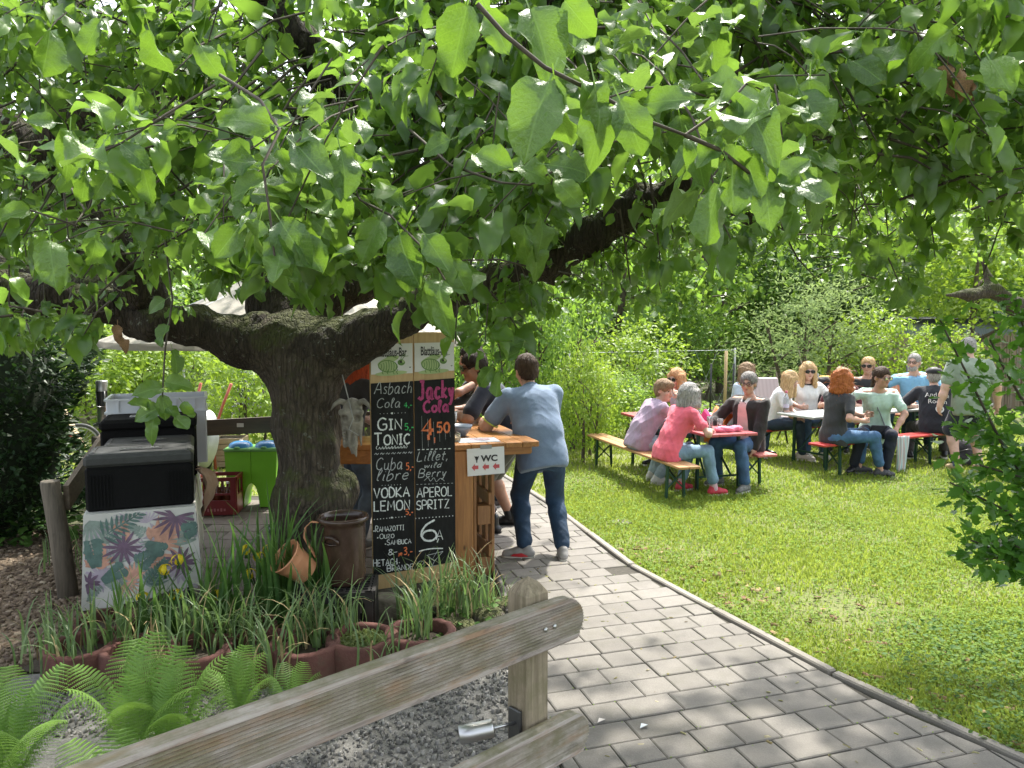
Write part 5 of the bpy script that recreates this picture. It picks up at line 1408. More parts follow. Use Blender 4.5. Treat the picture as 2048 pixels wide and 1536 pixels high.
PI = person('grey haired man with glasses in a black cardigan over a pale pink polo shirt', (l.x, l.y, 0), y_,
  dict(hip=SEAT, lean=-2, bend=8, hyaw=20, hpitch=3, rh=(.30, .34, .62), rhp=(1, -.6, -.3), rhd=(-.5, .8, -.2), rhn=(0, 0, -1), lh=(-.20, .20, .37), lhp=(-1, -.7, 0), lhd=(0, .5, -1), lhn=(1, 0, 0), rf=(.16, .34), lf=(-.26, .42), rfd=(.4, 1, 0), lfd=(-.1, 1, 0)),
  dict(skin='mid', hair='short', hcol=H['grey'], glasses='clear', top=cardi, topname='cardigan', sleeve=1.93, loose=.022, hem=.06, wr=.007, pants=denim('blue_jeans', (.045, .10, .2)), shoe=mat('grey_trainer', (.13, .13, .12), .7, var=.4, scale=30)), PG)
def front_panel(PI, m, name, w0=.075, z0=-.13, z1=.285, collar=None):
 """open front of a jacket: the shirt worn beneath, laid on the chest"""
 sh = PI['shirt']; bvh = BVHTree.FromPolygons([v.co for v in sh.data.vertices], [list(p.vertices) for p in sh.data.polygons])
 V = []; nx, nz = 6, 12
 for k in range(nz + 1):
  z = z0 + (z1 - z0) * k / nz
  w = w0 * (1.25 - .6 * k / nz)
  for i in range(nx + 1):
   x = (i / nx * 2 - 1) * w
   o = PI['waist'] + PI['R2'] @ Vector((x, .5, z * PI['sc'])); d = PI['R2'] @ Vector((0, -1, 0))
   h = bvh.ray_cast(o, d)
   V.append((h[0] if h[0] is not None else o + d * .4) - d * .006)
 F = [(k * (nx + 1) + i, k * (nx + 1) + i + 1, (k + 1) * (nx + 1) + i + 1, (k + 1) * (nx + 1) + i) for k in range(nz) for i in range(nx)]
 mb = MB(); mb.add(V, F, True); p = mb.build(name, m, PI['T'])
 if collar:
  cm = MB()
  for s in (1, -1):
   n0 = PI['waist'] + PI['R2'] @ Vector((s * .06, .03, .325)); n1 = PI['waist'] + PI['R2'] @ Vector((s * .045, .115, .27)); n2 = PI['waist'] + PI['R2'] @ Vector((s * .012, .105, .29)); n3 = PI['waist'] + PI['R2'] @ Vector((s * .035, .07, .33))
   cm.add([n0, n1, n2, n3], [(0, 1, 2, 3)])
  cm.build('collar', collar, p)
front_panel(PI, fabric('pale_pink_cotton', (.62, .38, .38)), 'polo_shirt', collar=fabric('white_collar', (.7, .66, .64)))
# --- at the grey table
l = F0 + UB * .30; y_ = yaw_to(Vector((.97, -.12, 0)))
person('woman with curly red hair in a charcoal t-shirt and rolled jeans on the red bench', (l.x, l.y, 0), y_,
  dict(hip=SEAT, lean=6, bend=8, twist=32, hyaw=45, hpitch=3, rh=(.12, .30, .68), rhp=(.7, -.5, -.6), rhd=(-.3, .9, .1), lh=(-.08, .38, .72), lhp=(-.8, -.3, -.6), lhd=(.3, .9, .3), rf=(.10, .52), lf=(-.12, .34), rfd=(.0, 1, 0)),
  dict(fem=True, skin='mid', hair='curly', hcol=H['ginger'], hvol=.022, top=fabric('charcoal_cotton', (.028, .03, .033)), sleeve=.66, hem=.06, loose=.01, pants=denim('rolled_jeans', (.05, .12, .23)), legs='crop', shoe=mat('dark_trainer', (.05, .05, .055), .7, var=.4, scale=30), sole=mat('grey_sole', (.2, .2, .2), .7)), PG)
l = F0 + UB * 1.02 - VB * .02; y_ = yaw_to(Vector((-.35, -.93, 0)))
PI = person('dark haired woman with glasses in a mint t-shirt astride the red bench', (l.x, l.y, 0), y_,
  dict(hip=SEAT + .02, lean=9, bend=8, twist=10, hyaw=38, hpitch=6, rh=(.34, .20, .66), rhp=(.6, .2, -.6), rhd=(.6, .6, .0), lh=(-.20, .32, .56), lhp=(-1, -.4, .2), lhd=(.2, .6, -.7), lhn=(0, 0, -1), rf=(.26, .34), lf=(-.10, .36), rfd=(.5, 1, 0), lfd=(-.1, 1, 0)),
  dict(fem=True, size=1.02, skin='mid', hair='tail', hcol=H['brown'], hvol=.012, glasses='clear', top=fabric('mint_cotton', (.40, .54, .46)), sleeve=.68, hem=.08, loose=.014, wr=.006, pants=denim('navy_trousers', (.010, .013, .028)), shoe=m_dark, sole=m_dark), PG)
# her bag strap, bag and the striped scarf hanging from the bench
T = PI['T']; w_, R2_ = PI['waist'], PI['R2']
mb = MB(); mb.tube([w_ + R2_ @ Vector((.10, -.03, .29)), w_ + R2_ @ Vector((.07, .10, .22)), w_ + R2_ @ Vector((.0, .150, .08)), w_ + R2_ @ Vector((-.06, .155, -.06)), w_ + R2_ @ Vector((-.08, .17, -.15))], .008, 5)
def free(name, label, cat, mb, m, group=None, M=None):
 o = mb.build(name, m); tag(o, label, cat, group)
 return o
def world_of(info, pts):
 m = Matrix.LocRotScale(info['T'].location, info['T'].rotation_euler.to_quaternion(), None)
 return [m @ Vector(p) for p in pts]
mb.v = world_of(PI, mb.v)
c = world_of(PI, [(-.02, .24, .53)])[0]
bag = thing('belt_bag', 'small black shoulder bag on the lap of the woman in mint', 'bag', c, T.rotation_euler.z)
MB().box((0, 0, 0), (.19, .10, .13), None, .025).build('pouch', fabric('black_nylon', (.02, .02, .024)), bag)
MB().box((0, .053, .028), (.18, .012, .085), None, .005).build('flap', fabric('black_nylon', (.02, .02, .024)), bag)
mb.build('strap', fabric('grey_strap', (.16, .17, .19)), bag, True)
# scarf
c = world_of(PI, [(-.28, .0, .42)])[0]
sc_ = MB(); nx, nz = 8, 14
for k in range(nz + 1):
 for i in range(nx + 1):
  t = k / nz; x = (i / nx - .5) * .20 * (1 - .35 * t); sc_.v.append((x, .02 * math.sin(i * 1.6 + t * 3) - .03 * t + .05 * t * t, .03 - .52 * t * (1 - .05 * math.sin(i)) ))
sc_.f = [(k * (nx + 1) + i, k * (nx + 1) + i + 1, (k + 1) * (nx + 1) + i + 1, (k + 1) * (nx + 1) + i) for k in range(nz) for i in range(nx)]; sc_.sm = [True] * len(sc_.f)
m_scarf, t_, b_, N_, L_ = nt('striped_scarf'); wv = N_.new('ShaderNodeTexWave'); wv.inputs['Scale'].default_value = 9; wv.bands_direction = 'X'; wv.inputs['Distortion'].default_value = .6
L_.new(coords(t_, 'Object'), wv.inputs['Vector']); L_.new(ramp(t_, wv.outputs['Color'], [(0, (.42, .55, .58)), (.5, (.62, .6, .55)), (.85, (.55, .25, .3)), (1, (.3, .5, .5))]), b_.inputs['Base Color']); b_.inputs['Roughness'].default_value = .9
o = free('scarf', 'pale striped scarf hanging off the red bench beside the woman in mint', 'scarf', sc_, m_scarf); o.location = c + Vector((.03, -.03, 0)); o.rotation_euler = (0, 0, R(20))
md = o.modifiers.new('thick', 'SOLIDIFY'); md.thickness = .006
l = F0 + UB * 2.26 + VB * .02; y_ = yaw_to(Vector((.3, .95, 0)))
PI = person('man in a flat black cap and a black t-shirt with white lettering on the back', (l.x, l.y, 0), y_,
  dict(hip=SEAT, lean=14, bend=10, hyaw=-8, hpitch=2, rh=(.22, .40, .70), rhp=(1, -.3, -.5), lh=(-.2, .40, .70), lhp=(-1, -.3, -.5), rf=(.2, .34), lf=(-.28, .15), lfd=(-.6, 1, 0)),
  dict(skin='fair', fat=1.12, hair='crop', hcol=H['silver'], hvol=.003, top=fabric('navy_black_cotton', (.012, .014, .022)), sleeve=.68, hem=.08, loose=.016, wr=.005, pants=fabric('dark_grey_cloth', (.035, .03, .03)), denim=False, shoe=m_dark), PG)
bk = PI['R2'] @ Vector((0, -1, 0)); rt = PI['R2'] @ Vector((1, 0, 0)); up_ = PI['R2'] @ Vector((0, 0, 1))
m_print = mat('white_print', (.72, .7, .68), .8)
print_on(PI, ['And We', "Rock'n"], PI['waist'] + PI['R2'] @ Vector((.01, -.0, .15)), rt, up_, .085, m_print)
# spade emblem
sp = [(0, .05), (.02, .03), (.042, .005), (.04, -.018), (.02, -.024), (.006, -.014), (.016, -.042), (-.016, -.042), (-.006, -.014), (-.02, -.024), (-.04, -.018), (-.042, .005), (-.02, .03)]
sh = PI['shirt']; bvh = BVHTree.FromPolygons([v.co for v in sh.data.vertices], [list(p.vertices) for p in sh.data.polygons])
def drop(poly, cx, cz, m, lift, name):
 V = []
 for x, z in poly:
  p = PI['waist'] + PI['R2'] @ Vector((cx + x, 0, cz + z)) + bk * .5; h = bvh.ray_cast(p, -bk); V.append((h[0] if h[0] is not None else p - bk * .3) + bk * lift)
 mb = MB(); c = sum(V, Vector()) / len(V); mb.add(V + [c], [(i, (i + 1) % len(V), len(V)) for i in range(len(V))]); mb.build(name, m, sh)
drop([(.052 * math.cos(a), .052 * math.sin(a)) for a in np.linspace(0, 6.283, 17)[:-1]], .03, -.02, m_print, .004, 'print')
drop([(x * .8, z * .8) for x, z in sp], .03, -.02, m_dark, .007, 'print')
def cap_on(PI, m, brim=.06, flat=True, name='cap'):
 hd, Rh, sc = PI['head'], PI['Rh'], PI['sc']
 g = SDF(.02); g.ell(np.array(hd + Rh @ Vector((0, -.012, .062)) * sc), np.array((.104, .122, .066)) * sc, np.array(Rh)); g.cut.append((np.array(hd + Rh @ Vector((0, 0, .045))), np.array(Rh @ Vector((0, .1, -1)))))
 if flat: g.cut.append((np.array(hd + Rh @ Vector((0, 0, .118))), np.array(Rh @ Vector((0, -.15, 1)))))
 V, Q = g.mesh(.0095, 1); c = link_mesh(name, np_mesh(name, V, Q), PI['T'], m)
 mb = MB(); pts = [(math.cos(a) * .085, .07 + math.sin(a) * brim) for a in np.linspace(0, math.pi, 9)]
 mb.prism(pts, 0, .008, Rh, hd + Rh @ Vector((0, .02, .045))); mb.build('brim', m, c)
 mb = MB(); mb.tube([hd + Rh @ (Vector((math.cos(a) * .094, -.012 + math.sin(a) * .112, .05)) * sc) for a in np.linspace(0, 6.283, 17)[:-1]], .012, 6, False, True, True); mb.build('band', m, c)
cap_on(PI, fabric('black_wool', (.016, .016, .018), 80))
l = K0 + UB * 1.22; y_ = yaw_to(Vector((.0, -1, 0)))
PI = person('woman with long blond hair and sunglasses in a white t-shirt with a black neckline', (l.x, l.y, 0), y_,
  dict(hip=SEAT, lean=2, bend=4, hyaw=-6, hpitch=3, rh=(.20, .34, .70), rhp=(1, -.3, -.5), rhd=(-1, .3, 0), lh=(-.22, .34, .70), lhp=(-1, -.3, -.5), lhd=(1, .3, 0), rf=(.12, .4), lf=(-.1, .4)),
  dict(fem=True, size=1.02, skin='fair', hair='long', hcol=H['blond'], glasses='sun', top=fabric('white_cotton', (.68, .68, .68)), collar=m_dark, sleeve=.64, loose=.01, pants=denim('mid_jeans', (.06, .11, .2)), shoe=mat('white_sneaker', (.6, .58, .54), .6), light_brow=True), PG)
l = K0 + UB * .52 - VB * .02; y_ = yaw_to(Vector((.9, -.42, 0)))
person('young woman in a white t-shirt with straight blond hair falling over her face', (l.x, l.y, 0), y_,
  dict(hip=SEAT, lean=14, bend=14, hyaw=-12, hpitch=22, rh=(.10, .36, .55), rhp=(1, -.2, -.4), rhd=(-.2, .9, -.2), lh=(-.02, .38, .55), lhp=(-1, -.2, -.4), rf=(.10, .44), lf=(-.08, .40), rfd=(.1, 1, 0)),
  dict(fem=True, size=.95, skin='fair', hair='long', hcol=H['blond'], hvol=.02, top=fabric('white_cotton', (.68, .68, .68)), sleeve=.62, loose=.012, pants=denim('dark_jeans', (.018, .035, .06)), shoe=mat('beige_sneaker', (.5, .45, .4), .6), light_brow=True), PG)
l = K0 + UB * .34 + VB * .45; y_ = yaw_to(Vector((.75, -.65, 0)))
person('woman with long brown blond hair leftmost behind the grey table', (l.x, l.y, 0), y_,
  dict(hip=SEAT + .02, lean=8, bend=8, hyaw=10, hpitch=10, rh=(.14, .36, .66), lh=(-.14, .36, .66), rf=(.12, .4), lf=(-.1, .38)),
  dict(fem=True, skin='fair', hair='long', hcol=H['darkblond'], top=fabric('pale_blue_cotton', (.42, .5, .58)), sleeve=.64, pants=denim('mid_jeans', (.06, .11, .2)), shoe=m_dark), PG)
l = K0 + UB * 2.06 + VB * .05; y_ = yaw_to(Vector((-.5, -.85, 0)))
person('woman with frizzy pale blond curls bent forward behind the red haired woman', (l.x, l.y, 0), y_,
  dict(hip=SEAT, lean=22, bend=16, hyaw=20, hpitch=16, rh=(.15, .42, .70), lh=(-.15, .42, .70), rf=(.12, .4), lf=(-.1, .38)),
  dict(fem=True, skin='fair', hair='curly', hcol=H['curl'], hvol=.02, top=fabric('maroon_cotton', (.1, .02, .03)), sleeve=.64, pants=denim('mid_jeans', (.06, .11, .2)), shoe=m_dark), PG)
l = Vector((5.42, 11.7, 0)); y_ = yaw_to(Vector((-.05, -1, 0)))
person('person with short fair hair and sunglasses in a black t-shirt', (l.x, l.y, 0), y_,
  dict(hip=SEAT, lean=-2, bend=6, hyaw=-32, hpitch=0, rh=(.2, .30, .58), lh=(-.2, .30, .58), rf=(.12, .42), lf=(-.1, .42)),
  dict(size=1.06, skin='mid', hair='crop', hcol=H['blond'], hvol=.014, glasses='sun', top=fabric('black_cotton', (.02, .02, .022)), sleeve=.66, pants=denim('mid_jeans', (.06, .11, .2)), shoe=m_dark, light_brow=True), PG)
l = Vector((6.12, 11.6, 0)); y_ = yaw_to(Vector((-.35, -.93, 0)))
PI = person('grey haired smiling man with beard and glasses in a light blue shirt', (l.x, l.y, 0), y_,
  dict(hip=SEAT + .06, lean=6, bend=2, side=5, hyaw=-22, hpitch=0, rh=(.36, .18, .72), rhp=(1, -.4, .1), rhd=(-.3, .8, -.2), lh=(-.22, .36, .72), lhp=(-1, -.3, -.5), rf=(.16, .4), lf=(-.12, .4)),
  dict(size=1.07, fat=1.1, skin='fair', hair='crop', hcol=H['silver'], hvol=.006, beard=True, glasses='clear', top=fabric('light_blue_linen', (.20, .42, .62)), topname='shirt', sleeve=.8, loose=.018, wr=.006, pants=denim('dark_jeans', (.018, .035, .06)), shoe=m_dark), PG)
front_panel(PI, fabric('light_blue_linen', (.20, .42, .62)), 'button_placket', .014, -.1, .27, collar=fabric('light_blue_linen', (.20, .42, .62)))
l = Vector((5.72, 9.55, 0)); y_ = yaw_to(Vector((.12, 1, 0)))
person('man with white hair standing in a sage t-shirt and navy shorts behind the leafy shrub', (l.x, l.y, 0), y_,
  dict(hip=.86, lean=4, bend=12, hyaw=-10, hpitch=18, rh=(.34, .05, .82), rhp=(.6, -.8, 0), lh=(-.36, .03, .78), lhp=(-.6, -.8, 0), lhd=(0, .2, -1), lhn=(1, 0, 0), rf=(.16, .05), lf=(-.14, -.02), lfp=(-.1, 1, 0), rfp=(.1, 1, 0), lfd=(-.3, 1, 0)),
  dict(size=1.03, fat=1.2, skin='fair', hair='crop', hcol=H['silver'], hvol=.008, top=fabric('sage_cotton', (.22, .27, .2)), sleeve=.72, hem=.10, loose=.02, wr=.006, pants=fabric('navy_cloth', (.02, .026, .045)), legs='short', shoe=mat('tan_sneaker', (.35, .27, .16), .6), socks=fabric('blue_sock', (.05, .07, .14))), PG)
# --- at the bar
BG = 'guests at the bar'
l = Vector((.23, 5.93, 0)); y_ = yaw_to(Vector((-.16, .99, 0)))
polo = fabric('blue_grey_pique', (.145, .205, .31), 220)
lime = mat('lime_trim', (.5, .62, .12), .7)
PI = person('man in a blue polo shirt and dark jeans leaning on the bar counter end', (l.x, l.y, 0), y_,
  dict(hip=.83, lean=16, bend=17, side=-3, twist=8, hyaw=14, hpitch=10, rh=(-.05, .44, 1.05), rhp=(.1, -.2, -1), rhd=(-.8, .5, 0), rhn=(0, 0, -1), lh=(-.40, .46, 1.035), lhp=(-.6, -.6, -.9), lhd=(.5, .9, 0), lhn=(0, 0, -1), rf=(.16, -.06), lf=(-.13, .02), rfp=(.1, 1, 0), lfp=(-.1, 1, 0), rfd=(.15, 1, 0), lfd=(-1, .25, 0)),
  dict(size=1.03, fat=1.16, res=.010, skin='mid', hair='crop', hcol=H['brown'], hvol=.012, top=polo, topname='polo_shirt', collar=polo, trim=lime, sleeve=.64, hem=.07, loose=.016, wr=.0028, pants=denim('dark_blue_jeans', (.013, .038, .08)), shoe=mat('grey_suede', (.27, .26, .25), .7, var=.2), sole=mat('off_white_sole', (.55, .52, .46), .6)), BG)
bvh = BVHTree.FromPolygons([v.co for v in PI['pants'].data.vertices], [list(p.vertices) for p in PI['pants'].data.polygons])
m_pk = denim('pocket_denim', (.018, .048, .095))
for s in (-1, 1):
 V = []
 for x_, z_ in ((-.062, .0), (-.058, -.11), (0, -.135), (.058, -.11), (.062, .0)):
  h_ = bvh.ray_cast(PI['hip'] + Vector((s * .088 + x_, -.5, z_ - .0)), Vector((0, 1, 0))); V.append((h_[0] if h_[0] is not None else PI['hip'] + Vector((s * .088 + x_, -.12, z_))) + Vector((0, -.006, 0)))
 mb = MB(); mb.add(V + [sum(V, Vector()) / 5 + Vector((0, -.004, 0))], [(i, (i + 1) % 5, 5) for i in range(5)]); mb.build('pocket', m_pk, PI['pants'])
# coloured patches on his left shoe
an = PI['legs'][-1][2]; fo = Vector((-1, .25, 0)).normalized(); rt_ = fo.cross(Vector((0, 0, 1)))
for nm, poly, m, side_ in (('shoe_stripe', [(-.03, .03), (.02, .026), (.10, .03), (.085, .045), (.02, .055)], mat('red_leather', (.5, .02, .03), .5), 1), ('shoe_stripe', [(-.03, .03), (.02, .026), (.10, .03), (.085, .045), (.02, .055)], mat('red_leather', (.5, .02, .03), .5), -1), ('toe_patch', [(.125, .03), (.17, .026), (.15, .055), (.12, .062)], mat('navy_suede', (.02, .03, .1), .7), 1)):
 mb = MB(); sd = 1 if side_ > 0 else -1
 base = Vector((an.x, an.y, 0))
 off = {1: .047, -1: -.047}[sd]
 mb.add([base + fo * x * 1.03 + rt_ * (off * (1 - max(0, x - .08) * 4)) * 1.03 + Vector((0, 0, z)) for x, z in poly], [tuple(range(len(poly)))])
 o = mb.build(nm, m, PI['T']); md = o.modifiers.new('thick', 'SOLIDIFY'); md.thickness = .012; md.offset = 0
l = Vector((.02, 6.75, 0)); y_ = yaw_to(Vector((-.95, .1, 0)))
person('man in a navy t-shirt with a wrist band resting both forearms on the bar', (l.x, l.y, 0), y_,
  dict(hip=.86, lean=26, bend=14, hyaw=22, hpitch=10, rh=(.16, .58, 1.06), rhp=(.8, -.2, -.6), rhd=(-.7, .6, 0), rhn=(0, 0, -1), lh=(-.12, .50, 1.06), lhp=(-1, -.3, -.5), lhd=(.5, .8, 0), lhn=(0, 0, -1), rf=(.16, .05), lf=(-.14, .18), rfp=(.1, 1, 0), lfp=(-.1, 1, 0)),
  dict(size=1.04, fat=1.12, skin='tan', hair='short', hcol=H['dark'], glasses='sun', top=fabric('navy_cotton', (.014, .02, .04)), sleeve=.72, hem=.08, loose=.016, pants=fabric('olive_cloth', (.07, .065, .045)), legs='short', shoe=m_dark, boots=True, sole=m_dark, socks=m_dark), BG)
l = Vector((-.10, 7.5, 0)); y_ = yaw_to(Vector((-.95, -.25, 0)))
person('person in a black jacket reaching over the bar counter beside the chalkboard', (l.x, l.y, 0), y_,
  dict(hip=.88, lean=22, bend=12, hyaw=5, hpitch=8, lh=(-.08, .60, 1.10), lhp=(-1, .1, .2), lhd=(.2, .7, -.6), rh=(.2, .5, 1.06), rhp=(1, -.3, -.5), rf=(.14, .0), lf=(-.12, .16), rfp=(.1, 1, 0), lfp=(-.1, 1, 0)),
  dict(size=1.03, fat=1.1, skin='fair', hair='short', hcol=H['dark'], top=fabric('black_softshell', (.022, .022, .024)), topname='jacket', sleeve=1.55, loose=.022, hem=.1, pants=denim('dark_jeans', (.018, .035, .06)), shoe=mat('brown_leather_shoe', (.07, .05, .045), .6)), BG)
l = Vector((-1.34, 6.2, 0)); y_ = yaw_to(Vector((.6, .75, 0)))
person('woman with long orange hair in a black top standing behind the bar beside the trunk', (l.x, l.y, 0), y_,
  dict(hip=.88, lean=8, bend=8, hyaw=-10, hpitch=10, rh=(.22, .30, 1.0), lh=(-.18, .36, 1.02), rf=(.12, .0), lf=(-.1, .08), rfp=(.1, 1, 0), lfp=(-.1, 1, 0)),
  dict(fem=True, size=1.0, skin='fair', hair='long', hcol=H['orange'], hvol=.03, top=fabric('black_cotton', (.02, .02, .022)), sleeve=.66, pants=denim('grey_jeans', (.10, .13, .17)), shoe=mat('grey_trainer', (.13, .13, .12), .7, var=.4, scale=30)), 'people behind the bar')
# ------------------------------------------------------------------ left side: table with cloth, boxes, bins, fences, bicycle
m_post = wood('weathered_post', (.07, .06, .045), (.17, .145, .11), 2, 4, .8, 12, True, .3)
m_railw = wood('grey_brown_board', (.10, .075, .05), (.21, .165, .12), 1, 4, .75, 14, True, .25)
m_raild = wood('dark_brown_board', (.035, .02, .012), (.075, .045, .028), 0, 4, .6, 14, False, .15)
m_railo = wood('orange_board', (.30, .15, .07), (.44, .25, .13), 0, 4, .6, 14, True, .15)
m_steel = mat('brushed_steel', (.52, .52, .52), .36, 1.0, var=.08, scale=3, stretch=(1, 1, 40))
# fence round the terrace: posts and boards
FN = thing('terrace_fence', 'weathered wooden fence with round posts left of the table with the leaf print cloth', 'fence', G(140, 1190))
pa = G(140, 1192); pb = Vector((-3.7, 6.75, 0))
def fpost(p, h, lean=(0, 0), r=.062, m=m_post):
 mb = MB(); mb.tube([p + Vector((0, 0, -.1)), p + Vector((lean[0] * .5, lean[1] * .5, h * .5)), p + Vector((lean[0], lean[1], h - .01)), p + Vector((lean[0], lean[1], h))], [r * 1.05, r, r * .96, r * .88], 14)
 return mb.build('post', m, FN, True)
fpost(pa, .79, (-.10, 0)); fpost(Vector((-3.70, 6.82, 0)), .84, (0, 0), .055)
MB().beam(pa + Vector((-.03, .06, .66)), Vector((-3.66, 6.86, .80)), .035, .17).build('rail', m_railw, FN, True)
MB().beam(Vector((-3.70, 6.93, .84)), Vector((-2.9, 7.05, .85)), .035, .155).build('rail', m_railo, FN, True)
MB().beam(Vector((-3.45, 7.98, .745)), Vector((-1.2, 8.02, .86)), .04, .165).build('rail', m_raild, FN, True)
MB().box((-2.83, 7.958, .79), (.07, .006, .04)).build('plate', m_steel, FN, True)
fpost(Vector((-3.52, 8.05, 0)), .80); fpost(Vector((-1.25, 8.08, 0)), .90)
ed2 = MB(); ed2.tube([(-2.45, 4.2, .035), (-2.75, 5.2, .035), (-3.2, 6.4, .035)], .045, 8)
tag(ed2.build('edging_log', wood('edging_wood', (.05, .045, .04), (.11, .1, .09), 1, 5)), 'old round log lying between the wood chips and the table', 'edging')
# steel bollard lamp on the fence corner
BL = thing('bollard_lamp', 'stainless steel cylinder lamp standing on the corner of the wooden fence', 'lamp', (-3.70, 6.92, .925))
z = 0
MB().lathe([(0, 0), (.085, 0), (.085, .012), (.06, .02), (.06, .03)], n=20).build('base', m_steel, BL)
MB().lathe([(.048, .03), (.048, .17), (.050, .17), (.050, .175)], n=20).build('tube', m_steel, BL)
MB().lathe([(.044, .175), (.044, .31)], n=20).build('diffuser', mat('dark_glass', (.04, .04, .045), .15), BL)
MB().lathe([(.050, .31), (.050, .40), (.046, .405), (0, .405)], n=20).build('cap', m_steel, BL)
for a in (R(200), R(320), R(80)): MB().tube([(math.cos(a) * .047, math.sin(a) * .047, .175), (math.cos(a) * .047, math.sin(a) * .047, .31)], .006, 6).build('rod', m_steel, BL)
# long table end with a printed oilcloth
m_cloth = mat('oilcloth', (.56, .55, .53), .4, var=.05, scale=5, bumpk=.12, bscale=9)
TH_ = .73; TC = Vector((-2.205, 4.50, 0)); TA = Vector((-.375, .927, 0)); TW_ = Vector((.927, .375, 0)); TROT = R(22)
def on_table(t, s=0.0): q = TC + TA * t + TW_ * s; return q.x, q.y
TBL = thing('buffet_table', 'long table carrying the black cool boxes', 'table', tuple(TC), TROT)
for i in range(3): MB().box((-.19 + i * .19, 1.1, TH_ - .02), (.186, 2.15, .03), None, .004).build('board', m_bench, TBL)
for y in (.35, 1.9):
 for s in (-1, 1): MB().beam((s * .25, y, TH_ - .035), (s * .25, y, 0), .03, .03).build('leg', m_green, TBL)
CL = thing('tablecloth', 'white oilcloth printed with palm and monstera leaves hanging over the table end', 'tablecloth', tuple(TC), TROT)
cm = MB()
def fold(x, z):
 t = max(0, (TH_ - z)) ; return -.012 - .045 * math.sin(x * 13 + 1.1) * t - .022 * math.sin(x * 29 + z * 3) * t - .05 * t * t
nx, nz = 22, 14
zb = lambda x: .20 + .035 * math.sin(x * 6)
for k in range(nz + 1):
 for i in range(nx + 1):
  x = (i / nx - .5) * (.60 + .06 * k / nz); z = TH_ + .004 + (zb(x) - TH_) * k / nz; cm.v.append((x, fold(x, z), z))
cm.f = [(k * (nx + 1) + i, (k + 1) * (nx + 1) + i, (k + 1) * (nx + 1) + i + 1, k * (nx + 1) + i + 1) for k in range(nz) for i in range(nx)]; cm.sm = [True] * len(cm.f)
cm.add([(-.30, -.012, TH_ + .004), (.30, -.012, TH_ + .004), (.30, 2.2, TH_ + .004), (-.30, 2.2, TH_ + .004)], [(0, 1, 2, 3)])
b0 = len(cm.v); ny = 12
for k in range(5):
 for i in range(ny + 1):
  y = -.012 + 2.2 * i / ny; z = TH_ + .004 - .42 * k / 4; cm.v.append((.302 + .03 * (k / 4) + .012 * math.sin(y * 9) * k / 4, y - .0, z))
for k in range(4):
 for i in range(ny): cm.f.append((b0 + k * (ny + 1) + i, b0 + k * (ny + 1) + i + 1, b0 + (k + 1) * (ny + 1) + i + 1, b0 + (k + 1) * (ny + 1) + i)); cm.sm.append(True)
cm.build('cloth', m_cloth, CL)
prints = {'teal': mat('print_teal', (.10, .17, .155), .45, var=.35, scale=20), 'purple': mat('print_purple', (.15, .095, .15), .45, var=.35, scale=20), 'coral': mat('print_coral', (.52, .28, .21), .45, var=.3, scale=20), 'lilac': mat('print_lilac', (.42, .36, .44), .45, var=.25, scale=12), 'sage': mat('print_sage', (.24, .30, .27), .45, var=.3, scale=20)}
pm = {k: MB() for k in prints}; layer = {'lilac': .0015, 'sage': .0025, 'coral': .0035, 'purple': .0045, 'teal': .0055}
def on_cloth(x, z, l): return (x, fold(x, z) - l, z)
def blade_p(key, x, z, ang, L, w, n=5):
 c, s = math.cos(ang), math.sin(ang); pts = []
 for side in (1, -1):
  rng_ = range(n + 1) if side > 0 else range(n - 1, 0, -1)
  for i in rng_:
   t = i / n; h = w * math.sin(math.pi * t) ** .8 * side
   pts.append((x + c * L * t - s * h, z + s * L * t + c * h))
 pts = [p for p in pts if abs(p[0]) < .31 and .215 < p[1] < TH_ - .002]
 if len(pts) > 3: pm[key].add([on_cloth(px_, pz_, layer[key]) for px_, pz_ in pts], [tuple(range(len(pts)))])
def palm(key, x, z, ang, L, n=9):
 for i in range(n):
  t = i / n; bx, bz = x + math.cos(ang) * L * t, z + math.sin(ang) * L * t
  for s in (1, -1): blade_p(key, bx, bz, ang + s * (1.15 - .6 * t), L * .42 * (1 - .55 * t), .008)
 blade_p(key, x, z, ang, L, .005)
def fan(key, x, z, a0, a1, L, n=9, w=.010):
 for i in range(n): blade_p(key, x, z, a0 + (a1 - a0) * i / (n - 1), L * (1 - .3 * abs(i / (n - 1) - .5)), w)
def monstera(key, x, z, ang, L):
 for i in range(7):
  t = i / 7; bx, bz = x + math.cos(ang) * L * t, z + math.sin(ang) * L * t
  for s in (1, -1): blade_p(key, bx, bz, ang + s * (1.2 - .7 * t), L * .5 * (1 - .45 * t), .019)
fan('lilac', -.25, .68, -2.6, -.4, .14, 8); fan('lilac', .1, .58, 0, 6.0, .10, 12); fan('lilac', -.22, .36, .2, 5.8, .11, 12); fan('lilac', .2, .35, .5, 5.5, .10, 12)
fan('sage', -.27, .70, -2.2, -.3, .2, 9, .008); fan('sage', .28, .70, -2.9, -1.5, .22, 8, .007); fan('sage', .2, .50, .3, 2.5, .15, 8); fan('sage', -.1, .26, .6, 2.7, .15, 9, .007); fan('sage', .05, .27, .3, 2.4, .13, 9, .007)
palm('teal', -.20, .60, .55, .24); monstera('teal', .23, .58, .3, .12); monstera('teal', -.27, .58, -1.4, .15); monstera('teal', -.02, .42, .6, .13); palm('teal', .03, .30, .9, .16); monstera('teal', .12, .48, 2.6, .1); monstera('teal', -.1, .40, -2.6, .12)
fan('purple', -.10, .52, 0, 6.0, .13, 13); fan('purple', .19, .68, 2.4, 6.4, .15, 11); fan('purple', .21, .40, 0, 6.0, .11, 12); fan('purple', -.29, .33, 0, 6, .08, 10)
